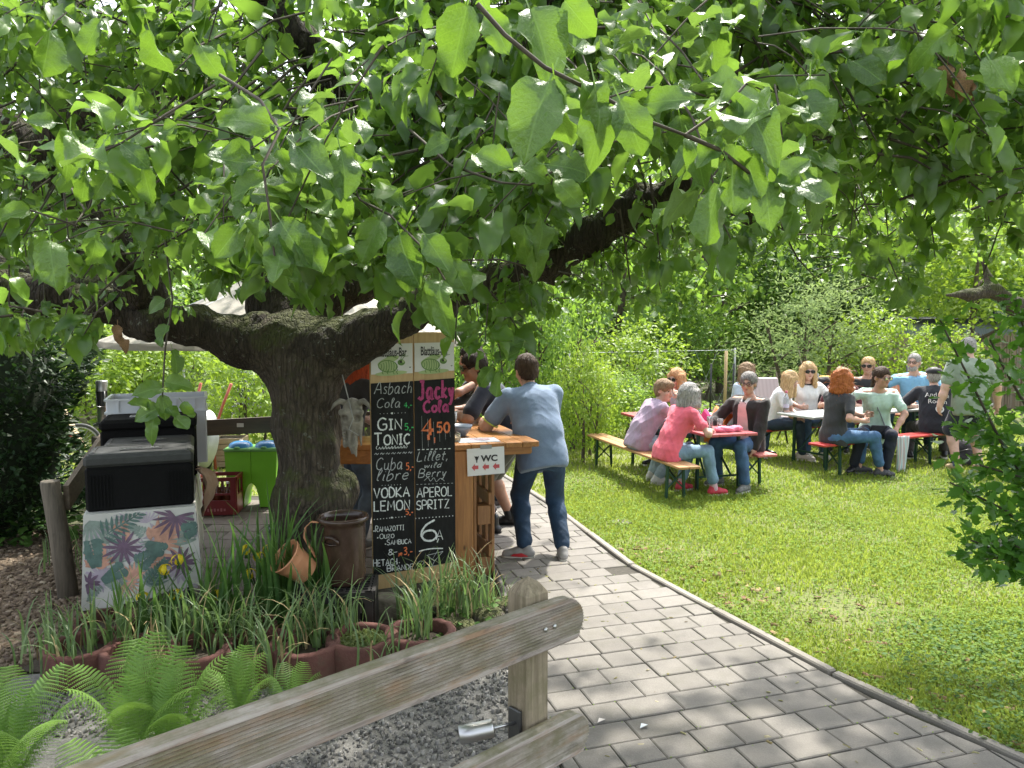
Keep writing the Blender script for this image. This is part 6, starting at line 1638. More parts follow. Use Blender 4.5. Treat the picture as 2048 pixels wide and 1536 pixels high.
monstera('coral', .05, .55, .5, .17); monstera('coral', -.25, .42, 1.3, .13); fan('coral', .07, .54, -.6, 1.4, .19, 9, .011); monstera('coral', .05, .42, .05, .12); fan('coral', -.24, .42, .2, 2.9, .12, 9, .009); fan('coral', -.05, .33, .3, 2.4, .11, 8, .008)
rq = random.Random(4)
for k_ in range(26):
 x_, z_, a_ = rq.uniform(-.27, .27), rq.uniform(.24, .70), rq.uniform(0, 6.28); c_ = rq.choice(['lilac', 'sage', 'lilac', 'sage', 'coral'])
 if k_ % 2: fan(c_, x_, z_, a_, a_ + 2.2, rq.uniform(.08, .13), 8, .005)
 else: palm(c_, x_, z_, a_, rq.uniform(.08, .13), 7)
for k, m in pm.items():
 if m.v: tag(m.build('print', prints[k], CL), kind='stuff')
# insulated boxes on the table
m_epp = mat('black_foam', (.004, .004, .0045), .8, spec=.2, var=.25, scale=60, bumpk=.4, bscale=220)
m_epl = mat('grey_lid_foam', (.05, .052, .052), .6, spec=.3, var=.15, scale=20, bumpk=.3, bscale=220)
def coolbox(label, x, y, z, w, d, h, lidm, rotz, logo, grp='cool boxes on the table'):
 T = thing('cool_box', label, 'cool box', (x, y, z), rotz, grp)
 MB().box((0, 0, (h - .075) / 2), (w, d, h - .075), None, .014).build('body', m_epp, T)
 for s in (-1, 1):
  rb = MB()
  for i in range(7): rb.box((s * (w / 2 - .03 - i * .018), -d / 2 - .002, (h - .1) / 2), (.007, .006, h - .14))
  rb.build('rib', m_epp, T)
 lid = MB().box((0, 0, h - .04), (w + .012, d + .012, .07), None, .018).build('lid', lidm, T)
 for (cx, cy, bx, by) in ((0, d / 2 - .03, w - .06, .02), (0, -d / 2 + .03, w - .06, .02), (w / 2 - .03, 0, .02, d - .08), (-w / 2 + .03, 0, .02, d - .08)):
  MB().box((cx, cy, h - .004), (bx, by, .006), None, .002).build('lid_rim', lidm, lid)
 lp_ = MB().box((0, 0, h - .002), (w * .40, d * .22, .005), None, .002).build('logo_panel', mat('logo_panel_dark', (.04, .04, .042), .5), lid)
 lt = MB(); x_ = -w * .17        # plain raised blocks in place of lettering
 while x_ < w * .16:
  b_ = (.012, .02, .016)[int(abs(x_) * 997) % 3]; lt.box((x_ + b_ / 2, 0, h + .0015), (b_, .03, .003)); x_ += b_ + .007
 lt.build('worn_mark', mat('logo_grey', (.16, .165, .165), .5) if lidm is m_epl else mat('logo_white', (.5, .5, .5), .5), lid)
 if lidm is not m_epl:
  fr = MB()
  for (cx, cy, bx, by) in ((0, d * .12, w * .42, .008), (0, -d * .12, w * .42, .008), (w * .21, 0, .008, d * .24), (-w * .21, 0, .008, d * .24)): fr.box((cx, cy, h + .0012), (bx, by, .004))
  fr.build('logo_frame', mat('logo_white', (.5, .5, .5), .5), lid)
 return T
coolbox('black cool box with grey lid at the front of the table', *on_table(.24), TH_ + .006, .585, .40, .335, m_epl, TROT, 'THERMO')
coolbox('black cool box with grey lid half hidden behind the front one', *on_table(.72, .02), TH_ + .006, .54, .38, .32, m_epl, TROT, 'THERMO')
coolbox('all black cool box with a white framed badge on its lid', *on_table(1.22, .0), TH_ + .006, .62, .44, .43, m_epp, TROT, 'GNBOX')
# white euro crate
CRT = thing('white_crate', 'translucent white plastic crate standing behind the black cool boxes', 'crate', (*on_table(1.82, .03), TH_ + .006), TROT)
m_crt = mat('white_plastic', (.62, .66, .72), .35, var=.04)
w, d, h, t = .70, .50, .52, .012
for (c, s) in (((0, -d / 2, h / 2), (w, t, h)), ((0, d / 2, h / 2), (w, t, h)), ((-w / 2, 0, h / 2), (t, d - .02, h)), ((w / 2, 0, h / 2), (t, d - .02, h)), ((0, 0, .008), (w, d, .012))):
 MB().box(c, s, None, .004).build('panel', m_crt, CRT)
rim = MB()
for z in (h, h - .10):
 for (c, s) in (((0, -d / 2 - .008, z), (w + .03, .02, .014)), ((0, d / 2 + .008, z), (w + .03, .02, .014)), ((-w / 2 - .008, 0, z), (.02, d, .014)), ((w / 2 + .008, 0, z), (.02, d, .014))): rim.box(c, s)
for i in range(5): rim.box((-w / 2 + .08 + i * .135, -d / 2 - .01, h - .05), (.01, .014, .09))
rim.build('rim', m_crt, CRT)
# paper bag / tan cloth hanging at the table side
hb_ = MB(); nx, nz = 6, 8
for k in range(nz + 1):
 for i in range(nx + 1):
  t = k / nz; wd_ = .12 + .30 * math.sin(math.pi * min(1, t * .9 + .08)); f_ = i / nx
  b_ = TC + TA * (.85 + wd_ * f_ + .1 * t) + TW_ * (.315 + .13 * math.sin(math.pi * t) * (.4 + .6 * f_) + .02 * math.sin(i * 2.1 + k)); hb_.v.append((b_.x, b_.y, .80 - .36 * t))
hb_.f = [(k * (nx + 1) + i, k * (nx + 1) + i + 1, (k + 1) * (nx + 1) + i + 1, (k + 1) * (nx + 1) + i) for k in range(nz) for i in range(nx)]; hb_.sm = [True] * len(hb_.f)
o = tag(hb_.build('cloth_bag', fabric('tan_cotton', (.48, .32, .22), 90)), 'light tan cloth bag hanging from the side of the table', 'bag'); md = o.modifiers.new('thick', 'SOLIDIFY'); md.thickness = .006
# red bottle crate with bottles
RC = thing('bottle_crate', 'dark red plastic bottle crate on the terrace beside the green bin', 'crate', (-2.84, 7.38, .02), R(8))
m_rc = mat('dark_red_plastic', (.16, .012, .014), .35, var=.15)
w, d, h = .36, .30, .36
for sy in (-1, 1):
 f = MB(); y = sy * d / 2
 f.box((0, y, .07), (w, .016, .14)); f.box((0, y, h - .018), (w, .02, .036)); f.box((0, y, .20), (w, .014, .02))
 for s in (-1, 1): f.box((s * (w / 2 - .025), y, .245), (.05, .0155, .21))
 f.build('panel', m_rc, RC)
for sx in (-1, 1):
 f = MB(); x = sx * w / 2
 f.box((x, 0, .09), (.016, d - .018, .18)); f.box((x, 0, h - .018), (.02, d - .02, .036))
 for s in (-1, 1): f.box((x, s * (d / 2 - .03), .25), (.0155, .04, .2))
 f.build('panel', m_rc, RC)
MB().box((0, 0, .012), (w - .02, d - .02, .02)).build('floor_panel', m_rc, RC)
lt = MB()
for k in range(6): lt.box((-.075 + k * .03, -d / 2 - .0085, .05), (.017, .003, .03 - .008 * (k % 2)))
lt.build('worn_mark', mat('faded_pink', (.35, .12, .12), .5), RC)  # plain blocks in place of the crate lettering
m_bott = mat('brown_bottle_glass', (.10, .03, .015), .08)
for i, (bx, by) in enumerate(((-.10, -.06), (.0, -.06), (.10, -.06), (-.10, .07), (.0, .07))):
 b = thing('bottle', ['brown bottle in the red crate at its front left', 'brown bottle in the middle front of the red crate', 'brown bottle in the red crate next to the green bin', 'brown bottle in the rear corner of the red crate by the bag', 'brown bottle in the middle rear of the red crate'][i], 'bottle', (-2.84 + bx, 7.38 + by, .045), 0, 'bottles in the red crate')
 MB().lathe([(0, 0), (.032, .0), (.033, .15), (.026, .19), (.014, .22), (.0135, .275), (0, .276)], n=12).build('glass', m_bott, b)
 MB().lathe([(.0155, .262), (.016, .28), (0, .283)], n=10).build('crown_cap', m_steel, b)
# green twin bin with blue lids
GB = thing('twin_bin', 'lime green twin bin with blue flip lids behind the trunk', 'bin', (-1.92 + .26, 7.62, .02), R(4))
GB.location = (-2.60, 7.68, .02)
m_gb = mat('lime_plastic', (.17, .50, .02), .35, var=.05); m_bl = mat('blue_plastic', (.03, .18, .40), .3); m_gb2 = mat('pale_green_plastic', (.16, .40, .12), .35)
for s in (-1, 1):
 arch = []
 x0, x1 = sorted((s * .004, s * .255)); xb0, xb1 = sorted((s * .062, s * .215));
 # tapered half body with an arched cut between the two feet
 pts = [(s * .255, .56), (s * .225, .0), (s * .075, .0)] + [(s * .075 * math.cos(a), .0 + .24 * math.sin(a)) for a in np.linspace(.15, math.pi / 2, 8)][:-1] + [(s * .002, .24), (s * .002, .56)]
 if s < 0: pts = pts[::-1]
 m = MB(); M = Matrix(((1, 0, 0), (0, 0, -1), (0, 1, 0)))
 m.prism(pts, -.13, .13, M); m.build('body', m_gb, GB)
 MB().box((s * .130, 0, .575), (.262, .29, .035), None, .01).build('rim', m_gb2, GB)
 lid = MB(); lid.lathe([(0, .055), (.07, .05), (.105, .03), (.118, 0)], (s * .130, -.0, .592), 20, Matrix.Diagonal(Vector((1, 1.05, 1)))); L_ = lid.build('lid', m_bl, GB)
 MB().box((s * .130, -.135, .60), (.05, .03, .014), None, .004).build('latch', m_gb2, L_)
 MB().lathe([(.0, .0), (.022, 0), (.018, .012), (0, .012)], (s * .130, .02, .642), 10).build('emblem', m_white, L_)
# wheelbarrow leaning upright behind the fence
WB = thing('wheelbarrow', 'old red wheelbarrow tipped upright behind the dark rail', 'wheelbarrow', (at(400, 9.6), 9.6, 0), R(-15))
m_wr = mat('faded_red_paint', (.42, .10, .06), .5, var=.25); m_galv = mat('galvanised_tray', (.42, .43, .42), .45, .4, var=.15)
tr = MB(); tr.lathe([(0, .10), (.16, .10), (.25, .02), (.28, -.08)], (.06, -.12, .42), 18, Matrix.Rotation(R(78), 3, 'X') @ Matrix.Diagonal(Vector((.75, 1.35, 1)))); tr.build('tray', m_galv, WB)
for s in (-1, 1): MB().tube([(s * .16, .02, .02), (s * .15, 0, .45), (s * .20 + .08, .05, .85), (s * .22 + .16, .08, 1.1)], .018, 8).build('handle', m_wr, WB)
wh = MB(); wh.tube([(.0 + .13 * math.cos(a), -.04, .14 + .13 * math.sin(a)) for a in np.linspace(0, 6.283, 19)[:-1]], .03, 8, False, True, True); w_ = wh.build('wheel', m_dark, WB)
MB().lathe([(0, -.02), (.09, -.015), (.09, .015), (0, .02)], (0, -.04, .14), 12, Matrix.Rotation(R(90), 3, 'X')).build('rim', m_wr, w_)
# wooden planter crate beyond the fence
WC_ = thing('wooden_crate', 'pale slatted wooden crate on the grass behind the dark rail', 'crate', (at(458, 9.9), 9.9, 0), R(6))
m_pale = wood('pale_slat', (.30, .22, .14), (.48, .38, .26), 0, 4, .8, 14, True, .2)
for k in range(5):
 for sy in (-1, 1): MB().box((0, sy * .16, .05 + k * .075), (.36, .015, .068), None, .003).build('slat', m_pale, WC_)
 for sx in (-1, 1): MB().box((sx * .172, 0, .05 + k * .075), (.015, .30, .068), None, .003).build('slat', m_pale, WC_)
for sx in (-1, 1):
 for sy in (-1, 1): MB().box((sx * .15, sy * .145, .19), (.03, .015, .38)).build('batten', m_pale, WC_)
MB().box((0, 0, .36), (.33, .29, .02)).build('soil', m_bed, WC_)
# bicycle half hidden behind the yew and the post
BK = thing('bicycle', 'small red bicycle standing on the grass behind the fence', 'bicycle', (at(152, 10.2), 10.2, 0), R(200))
m_tyre = mat('tyre_rubber', (.05, .05, .05), .7); m_rimm = mat('rim_aluminium', (.5, .5, .5), .35, .8); m_redp = mat('red_frame_paint', (.5, .02, .04), .3, coat=.3)
def wheel(x):
 w = MB(); r = .25; w.tube([(x + r * math.cos(a), 0, r + r * math.sin(a)) for a in np.linspace(0, 6.283, 31)[:-1]], .022, 8, False, True, True); W_ = w.build('wheel', m_tyre, BK)
 q = MB(); q.tube([(x + (r - .03) * math.cos(a), 0, r + (r - .03) * math.sin(a)) for a in np.linspace(0, 6.283, 31)[:-1]], .011, 6, False, True, True); q.build('rim', m_rimm, W_)
 sp_ = MB()
 for k in range(18):
  a = k * 6.283 / 18; sp_.tube([(x, .01 * (-1) ** k, r), (x + (r - .03) * math.cos(a), 0, r + (r - .03) * math.sin(a))], .0015, 3, False)
 sp_.build('spoke', m_rimm, W_)
 MB().tube([(x, -.04, r), (x, .04, r)], .018, 8).build('hub', m_rimm, W_)
wheel(0); wheel(.78)
f = MB(); seat = Vector((.28, 0, .55)); bb_ = Vector((.34, 0, .24)); hd0 = Vector((.62, 0, .58)); hd1 = Vector((.66, 0, .48))
for a, b, r in ((bb_, seat, .015), (bb_, hd1, .018), (seat * .8 + bb_ * .2, hd0, .016), (bb_, Vector((0, 0, .25)), .011), (seat * .9 + bb_ * .1, Vector((0, 0, .25)), .01), (hd0, hd1, .02), (hd1, Vector((.78, 0, .25)), .014)): f.tube([a, b], r, 8)
f.build('frame', m_redp, BK)
MB().tube([hd0, hd0 + Vector((-.01, 0, .1))], .012, 8).build('stem', m_rimm, BK)
MB().tube([(.56, -.24, .72), (.62, -.1, .70), (.61, 0, .68), (.62, .1, .70), (.56, .24, .72)], .011, 6).build('handlebar', m_rimm, BK)
MB().box((.26, 0, .62), (.22, .12, .05), None, .02).build('saddle', m_dark, BK)
MB().tube([seat, (.26, 0, .6)], .012, 6).build('seat_post', m_rimm, BK)
cr = MB(); cr.lathe([(0, -.006), (.075, -.006), (.075, .006), (0, .006)], bb_, 18, Matrix.Rotation(R(90), 3, 'X')); cr.tube([bb_ + Vector((0, -.05, 0)), bb_ + Vector((.09, -.06, -.10))], .01, 6); cr.tube([bb_ + Vector((0, .05, 0)), bb_ + Vector((-.09, .06, .10))], .01, 6); cr.build('crank', m_rimm, BK)
o = MB(); o.beam((at(100, 9.7), 9.7, 1.03), (at(158, 9.2), 9.2, .36), .06, .045); tag(o.build('wooden_stake', wood('stake_wood', (.30, .21, .09), (.46, .34, .17), 1, 4)), 'pale squared wooden stake leaning in front of the bicycle', 'stake')
# chain link fences
def chainlink(label, a, b, h, cell=.055, grp='wire fences behind the garden', z0=.15, posts=3, lift=(0, 0)):
 T = thing('chain_link_fence', label, 'fence', (a[0], a[1], 0), 0, grp)
 a, b = Vector((*a, 0)), Vector((*b, 0)); L = (b - a).length; d = (b - a) / L
 m = MB(); n = int(L / cell); k = int((h - z0) / cell)
 for s in (1, -1):
  for i in range(-k, n + k):
   u0, u1 = i * cell, (i + s * k) * cell; zz0, zz1 = z0, h
   lo, hi = min(u0, u1), max(u0, u1)
   if hi < 0 or lo > L: continue
   def cl(u): t = (u - u0) / (u1 - u0); return max(0, min(1, t))
   t0, t1 = sorted((cl(0), cl(L)));
   p = a + d * (u0 + (u1 - u0) * t0) + Vector((0, 0, zz0 + (zz1 - zz0) * t0)); q = a + d * (u0 + (u1 - u0) * t1) + Vector((0, 0, zz0 + (zz1 - zz0) * t1))
   if (q - p).length > .02: m.tube([p, q], .0028, 3, False)
 for z in (z0, h): m.tube([a + Vector((0, 0, z)), b + Vector((0, 0, z))], .004, 4, False)
 m.build('wire_mesh', mat('galvanised_wire', (.42, .46, .47), .45, .5), T, True)
 for i in range(posts):
  p = a.lerp(b, i / (posts - 1)); MB().tube([p, p + Vector((0, 0, h + .04))], .022, 8).build('post', m_galv, T, True)
chainlink('silver chain link fence behind the yellow shrubs on the left', (at(205, 14.6), 14.6), (at(560, 12.2), 12.2), 1.06)
chainlink('green wire fence crossing the shrubs behind the pine bench', (at(1140, 14.6), 14.6), (at(1470, 16.4), 16.4), 1.30, .6)
# parasol above the bar, half hidden by the limbs
PS = thing('parasol', 'large cream parasol standing behind the trunk over the bar', 'parasol', (at(585, 6.75), 6.75, 0), R(14))
m_cream = leafmat('shaded_cream_canvas', (.32, .30, .26), (.32, .30, .26), None, .12, .8, (.6, .56, .48), obj_random=True)  # cream darkened to grey beige, underside shade put into the colour
c = MB(); hw, zt, ze = 1.56, 2.44, 1.70
for k in range(8):
 a0, a1 = k * math.pi / 4, (k + 1) * math.pi / 4; rr0 = hw
 n = 6
 for i in range(n):
  t0, t1 = i / n, (i + 1) / n; z_ = lambda t: zt + (ze - zt) * t + .05 * math.sin(math.pi * t) * -1
  mid = (a0 + a1) / 2; sag = .045
  V = []
  for t in (t0, t1):
   for a, dz_ in ((a0, 0), (mid, -sag * t), (a1, 0)): V.append((math.cos(a) * rr0 * t * (1 if a != mid else .95), math.sin(a) * rr0 * t * (1 if a != mid else .95), z_(t) + dz_))
  c.add(V, [(0, 1, 4, 3), (1, 2, 5, 4)], True)
 V = [(math.cos(a) * rr0 * f_, math.sin(a) * rr0 * f_, ze + dz_) for dz_ in (0, -.05) for a, f_ in ((a0, 1), ((a0 + a1) / 2, .95), (a1, 1))]
 c.add(V, [(0, 1, 4, 3), (1, 2, 5, 4)], True)
cn = c.build('canopy', m_cream, PS)
MB().tube([(0, 0, 0), (0, 0, 2.46)], .022, 10).build('pole', m_steel, PS)
for k in range(8):
 a = k * math.pi / 4; MB().tube([(0, 0, 2.36), (math.cos(a) * hw * .98, math.sin(a) * hw * .98, ze - .01)], .007, 5).build('rib', m_steel, PS)
MB().lathe([(0, 0), (.24, 0), (.24, .06), (.05, .09), (.04, .3)], n=20).build('foot', m_dark, PS)
# ------------------------------------------------------------------ the bar
m_barw = wood('oiled_pine', (.20, .085, .026), (.40, .19, .06), 1, 3.2, .35, 14, True, .1)
m_barx = wood('oiled_pine_cross', (.20, .085, .026), (.40, .19, .06), 0, 3.2, .35, 14, True, .1)
m_barz = wood('oiled_pine_upright', (.22, .095, .03), (.42, .20, .065), 2, 3.2, .42, 14, True, .1)
m_pallet = wood('pallet_wood', (.17, .075, .028), (.34, .17, .065), 2, 3, .55, 12, True, .2)
BAR = thing('bar_counter', 'home made wooden bar counter of pallets and oiled boards behind the chalkboard', 'bar counter', (-.41, 5.34, 0), R(18))
HB = .99
# wing to the right: local x along its front edge, y away from the eye
W_, L_w = .64, 2.0
for i in range(5):
 MB().box((W_ / 5 * (i + .5), L_w / 2, HB - .02), (W_ / 5 - .003, L_w, .04), None, .004).build('board', m_barw, BAR)
MB().box((W_ / 2 - .02, .06, HB - .068), (W_ - .06, .05, .055), None, .004).build('apron', m_barx, BAR)
MB().box((W_ - .06, L_w / 2, HB - .068), (.05, L_w - .12, .055), None, .004).build('apron', m_barw, BAR)
# front arm to the left, behind trunk and chalkboard
M1 = Matrix.Rotation(R(-18), 3, 'Z')
for i in range(3):
 MB().box(M1 @ Vector((-.48, .10 + .15 * i, HB - .022)), (.96, .147, .04), M1, .004).build('board', m_barx, BAR)
MB().box(M1 @ Vector((-.48, .05, HB - .09)), (.95, .035, .10), M1, .004).build('apron', m_barx, BAR)
for x in (-.88,): MB().box(M1 @ Vector((x, .25, (HB - .05) / 2)), (.09, .09, HB - .05), M1, .004).build('leg', m_barz, BAR)
# front leg and the standing pallet on the right
MB().box((.075, .075, (HB - .045) / 2), (.145, .12, HB - .045), None, .006).build('leg', m_barz, BAR)
MB().box((W_ - .10, L_w - .2, (HB - .045) / 2), (.09, .09, HB - .045), None, .006).build('leg', m_barz, BAR)
PX = .30
for y in (.12, .62, 1.12):
 for z in (.08, .46, .86):
  MB().box((PX - .06, y, z), (.10, .12, .14), None, .004).build('block', m_pallet, BAR)
for i in range(7):
 MB().box((PX + .004, .10 + i * .17, .47), (.022, .095, .92), None, .003).build('slat', m_pallet, BAR)
for y in (.12, .62, 1.12): MB().box((PX - .125, y, .47), (.022, .10, .92), None, .003).build('slat', m_pallet, BAR)
for z in (.20, .58): MB().box((PX - .02, .62, z), (.022, 1.15, .09), None, .003).build('slat', m_pallet, BAR)
def bar_pt(x, y, z=0):
 c, s = math.cos(R(18)), math.sin(R(18)); return Vector((-.41 + x * c - y * s, 5.34 + x * s + y * c, HB + z))
# things on the bar
p = bar_pt(.16, .42); o = thing('bowl', 'small blue grey bowl on the bar counter', 'bowl', p)
MB().lathe([(0, .004), (.035, .0), (.04, .008), (.075, .05), (.088, .085), (.082, .085), (.068, .05), (.03, .016), (0, .014)], n=24).build('shell', mat('slate_glaze', (.13, .16, .21), .3, var=.1), o)
p = bar_pt(.02, .55); o = thing('glass_of_spoons', 'clear glass full of wooden spoons behind the menu holder', 'glass', p)
m_glass = mat('clear_glass', (.78, .82, .82), .03, trans=.85)
MB().lathe([(0, .004), (.030, 0), (.038, .12), (.036, .12), (.028, .008), (0, .008)], n=18).build('glass', m_glass, o)
m_sp = mat('birch_wood', (.45, .29, .14), .6, var=.2)
for k in range(9):
 a = k * .7; t = MB(); e = Vector((math.cos(a) * .05, math.sin(a) * .04, .20 + .012 * (k % 4)))
 t.tube([(math.cos(a) * .012, math.sin(a) * .012, .012), e], .0045, 6); t.lathe([(0, -.026), (.013, -.012), (.017, .005), (.012, .02), (0, .026)], e, 8, Matrix.Diagonal(Vector((1, .5, 1)))); t.build('wooden_spoon', m_sp, o)
p = bar_pt(.17, .75); o = thing('cola_glass', 'glass of dark cola held on the bar counter', 'glass', p)
MB().lathe([(0, .004), (.036, 0), (.043, .15), (.041, .15), (.034, .008), (0, .008)], n=18).build('glass', m_glass, o)
MB().lathe([(0, .010), (.033, .010), (.038, .11), (0, .11)], n=18).build('cola', mat('cola', (.02, .006, .003), .05), o)
p = bar_pt(.0, .20); o = thing('menu_holder', 'clear acrylic holder with coins in a wooden tray at the counter corner', 'holder', p, R(18))
MB().box((0, 0, .016), (.17, .12, .03), None, .003).build('tray', m_sp, o)
for (c, s) in (((-.085, 0, .03), (.004, .12, .06)), ((.085, 0, .03), (.004, .12, .06)), ((0, -.06, .03), (.166, .004, .06))): MB().box(c, s).build('acrylic_wall', m_glass, o)
MB().box((-.03, .03, .075), (.1, .006, .12), Matrix.Rotation(R(-14), 3, 'X')).build('card', mat('card_brown', (.3, .2, .17), .6), o)
for k in range(8): MB().lathe([(0, 0), (.011, 0), (.011, .003), (0, .003)], (-.05 + .02 * (k % 4), -.03 + .028 * (k // 4), .031 + .002 * (k % 3)), 10).build('coin', m_steel, o)
MB().box((.02, .02, .036), (.07, .04, .006), Matrix.Rotation(.4, 3, 'Z')).build('banknote', mat('banknote', (.28, .36, .26), .7), o)
p = bar_pt(.22, .17, .0015); o = thing('paper_sheet', 'laminated paper sheet lying on the counter in front of the bowl', 'sheet', p, R(14))
MB().box((0, 0, .001), (.30, .21, .002)).build('sheet', mat('laminated_paper', (.52, .56, .62), .12, var=.06, scale=9), o)
MB().box((.02, .02, .0027), (.15, .09, .0006)).build('printed_picture', mat('faded_picture', (.42, .34, .38), .2, var=.3, scale=30), o)
# WC sign
sg = bar_pt(.235, -.004, 0); WS = thing('toilet_sign', 'white paper sign reading WC with three red arrows taped to the counter edge', 'sign', sg, R(18))
m_paper = mat('white_paper', (.66, .66, .66), .6, var=.03); m_ink = mat('black_ink', (.015, .015, .015), .6); m_arrow = mat('red_ink', (.48, .08, .09), .6)
MB().box((0, 0, -.125), (.275, .002, .195), Matrix.Rotation(R(-1.5), 3, 'Y')).build('paper', m_paper, WS)
MB().box((0, -.003, -.022), (.085, .0015, .028)).build('tape', mat('grey_tape', (.25, .25, .24), .5), WS)
V, F = text_mesh('WC', .062, 1.12, .0022); mb = MB(); mb.add([(x + .025, -.0025, -.125 + y) for x, y in V], F); mb.build('lettering', m_ink, WS)
for k in range(3):
 x = -.08 + k * .078; poly = [(-.026, 0), (-.002, .026), (-.002, .013), (.024, .013), (.024, -.013), (-.002, -.013), (-.002, -.026)]
 mb = MB(); mb.add([(x + a, -.0025, -.165 + b) for a, b in poly], [(0, 1, 2, 3, 4, 5, 6)]); mb.build('arrow', m_arrow, WS)
mb = MB(); poly = [(-.010, 0), (-.012, .012), (0, .02), (.012, .012), (.010, 0), (.004, -.012), (.004, -.026), (-.004, -.026), (-.004, -.012)]
mb.add([(-.068 + a, -.0025, -.105 + b) for a, b in poly], [tuple(range(9))])
for s in (-1, 1): mb.add([(-.068 + s * a, -.0024, -.105 + b) for a, b in ((.008, .016), (.016, .024), (.014, .008))], [(0, 1, 2)])
mb.build('flower_mark', m_ink, WS)
# ---- the chalkboards: two panels side by side
BD = Vector((-.915, 4.95, 0)); BR = math.atan2(.27, .527); BW = .592
CB = thing('chalkboard', 'tall double chalkboard listing drinks, leaning against the bar', 'chalkboard', (BD.x, BD.y, .085), BR)
m_plank = wood('pine_board', (.42, .27, .12), (.58, .41, .21), 2, 4, .5, 12, True, .08)
m_chalkb = mat('chalkboard_black', (.006, .0065, .007), .6, spec=.25, var=.9, scale=5, stretch=(4, 4, 1.2))
tilt = .0
def bpx(px, py):
 """board surface point (s, z above the thing's base) from a picture position on it"""
 s = (px - 738) / 170.0 * BW
 Y = 4.95 + .27 * s / BW
 return s, EYE - (py - 650) * Y / FPX - .085
for k in (0, 1):
 x0, x1 = k * BW / 2 + .002, (k + 1) * BW / 2 - .002
 zt = bpx(738 + 85 * (k + .5), 664 + (6 if k == 0 else 0))[1]
 MB().box(((x0 + x1) / 2, .012, zt / 2), (x1 - x0, .018, zt), None, .003).build('panel', m_plank, CB)
 z0, z1 = bpx(0, 0)[1], 0
 pts = [bpx(738 + 85 * k + 1, (1161, 1147)[k]), bpx(738 + 85 * (k + 1) - 1, (1147, 1131)[k]), bpx(738 + 85 * (k + 1) - 1, (762, 756)[k]), bpx(738 + 85 * k + 1, (767, 762)[k])]
 mb = MB(); M = Matrix(((1, 0, 0), (0, 0, -1), (0, 1, 0)))
 mb.prism([(max(x0 + .001, min(x1 - .001, s)), z) for s, z in pts], -.0005, .003, M); mb.build('slate', m_chalkb, CB)
 q = [bpx(738 + 85 * k + 2, (749, 744)[k]), bpx(738 + 85 * (k + 1) - 2, (746, 741)[k]), bpx(738 + 85 * (k + 1) - 2, (686, 684)[k]), bpx(738 + 85 * k + 2, (689, 686)[k])]
 mb = MB(); mb.prism([(max(x0 + .003, min(x1 - .003, s)), z) for s, z in q], .0006, .003, M); lab = mb.build('label', m_paper, CB)
 cx = sum(a for a, _ in q) / 4; zt_ = max(b for _, b in q)
 V, F = text_mesh('Blattläus-Bar', .072, .54, .0012); mb = MB(); mb.add([(cx + x, -.0045, zt_ - .085 + y * 1.15) for x, y in V], F); mb.build('lettering', m_ink, lab)
 # green aphid drawing
 bug = {'green': MB(), 'pale': MB(), 'ink': MB()}
 def ellp(key, x, z, a, b, rot, l, n=16):
  c, s = math.cos(rot), math.sin(rot); x *= 1.3; z *= 1.15; a *= 1.3; b *= 1.2
  pts = [(x + a * math.cos(t) * c - b * math.sin(t) * s, z + a * math.cos(t) * s + b * math.sin(t) * c) for t in np.linspace(0, 6.283, n + 1)[:-1]]
  bug[key].add([(cx + px_, -.0036 - l, zt_ - .135 + pz_) for px_, pz_ in pts], [tuple(range(n))])
 def line(key, pts, w, l=.0012):
  pts = [(a * 1.3, b * 1.15) for a, b in pts]
  for (x0_, z0_), (x1_, z1_) in zip(pts, pts[1:]):
   d = math.hypot(x1_ - x0_, z1_ - z0_) or 1; nx_, nz_ = -(z1_ - z0_) / d * w, (x1_ - x0_) / d * w
   bug[key].add([(cx + a, -.0036 - l, zt_ - .135 + b) for a, b in ((x0_ - nx_, z0_ - nz_), (x1_ - nx_, z1_ - nz_), (x1_ + nx_, z1_ + nz_), (x0_ + nx_, z0_ + nz_))], [(0, 1, 2, 3)])
 ellp('pale', -.005, -.052, .085, .013, .05, .0); ellp('pale', -.02, .02, .06, .018, .35, 0)
 ellp('green', -.022, -.012, .052, .034, -.1, .0004); ellp('pale', -.022, -.012, .047, .029, -.1, .0007)
 for t in range(-3, 4): line('green', [(-.022 + t * .013 + .006 * math.cos(v), -.012 + (.032 - abs(t) * .006) * math.sin(v)) for v in np.linspace(-1.4, 1.4, 6)], .0022)
 ellp('green', .048, .008, .020, .017, 0, .0006); ellp('ink', .046, .012, .006, .007, 0, .0014); ellp('pale', .058, .014, .007, .008, 0, .0013)
 line('green', [(.05, .024), (.066, .042), (.085, .045)], .0018); line('green', [(.045, .024), (.05, .045), (.07, .055)], .0018)
 for x_ in (-.045, -.02, .012, .03): line('green', [(x_, -.03), (x_ - .008, -.045), (x_ - .002, -.058)], .0024)
 line('green', [(.03, .03), (.0, .045), (-.03, .04)], .0022); line('ink', [(.09, -.018), (.094, -.024), (.098, -.018)], .002)
 for kk, c_ in (('green', mat('bug_green', (.11, .22, .05), .6)), ('pale', mat('bug_pale', (.36, .46, .22), .6)), ('ink', m_ink)):
  if bug[kk].v: bug[kk].build('drawing', c_, lab)
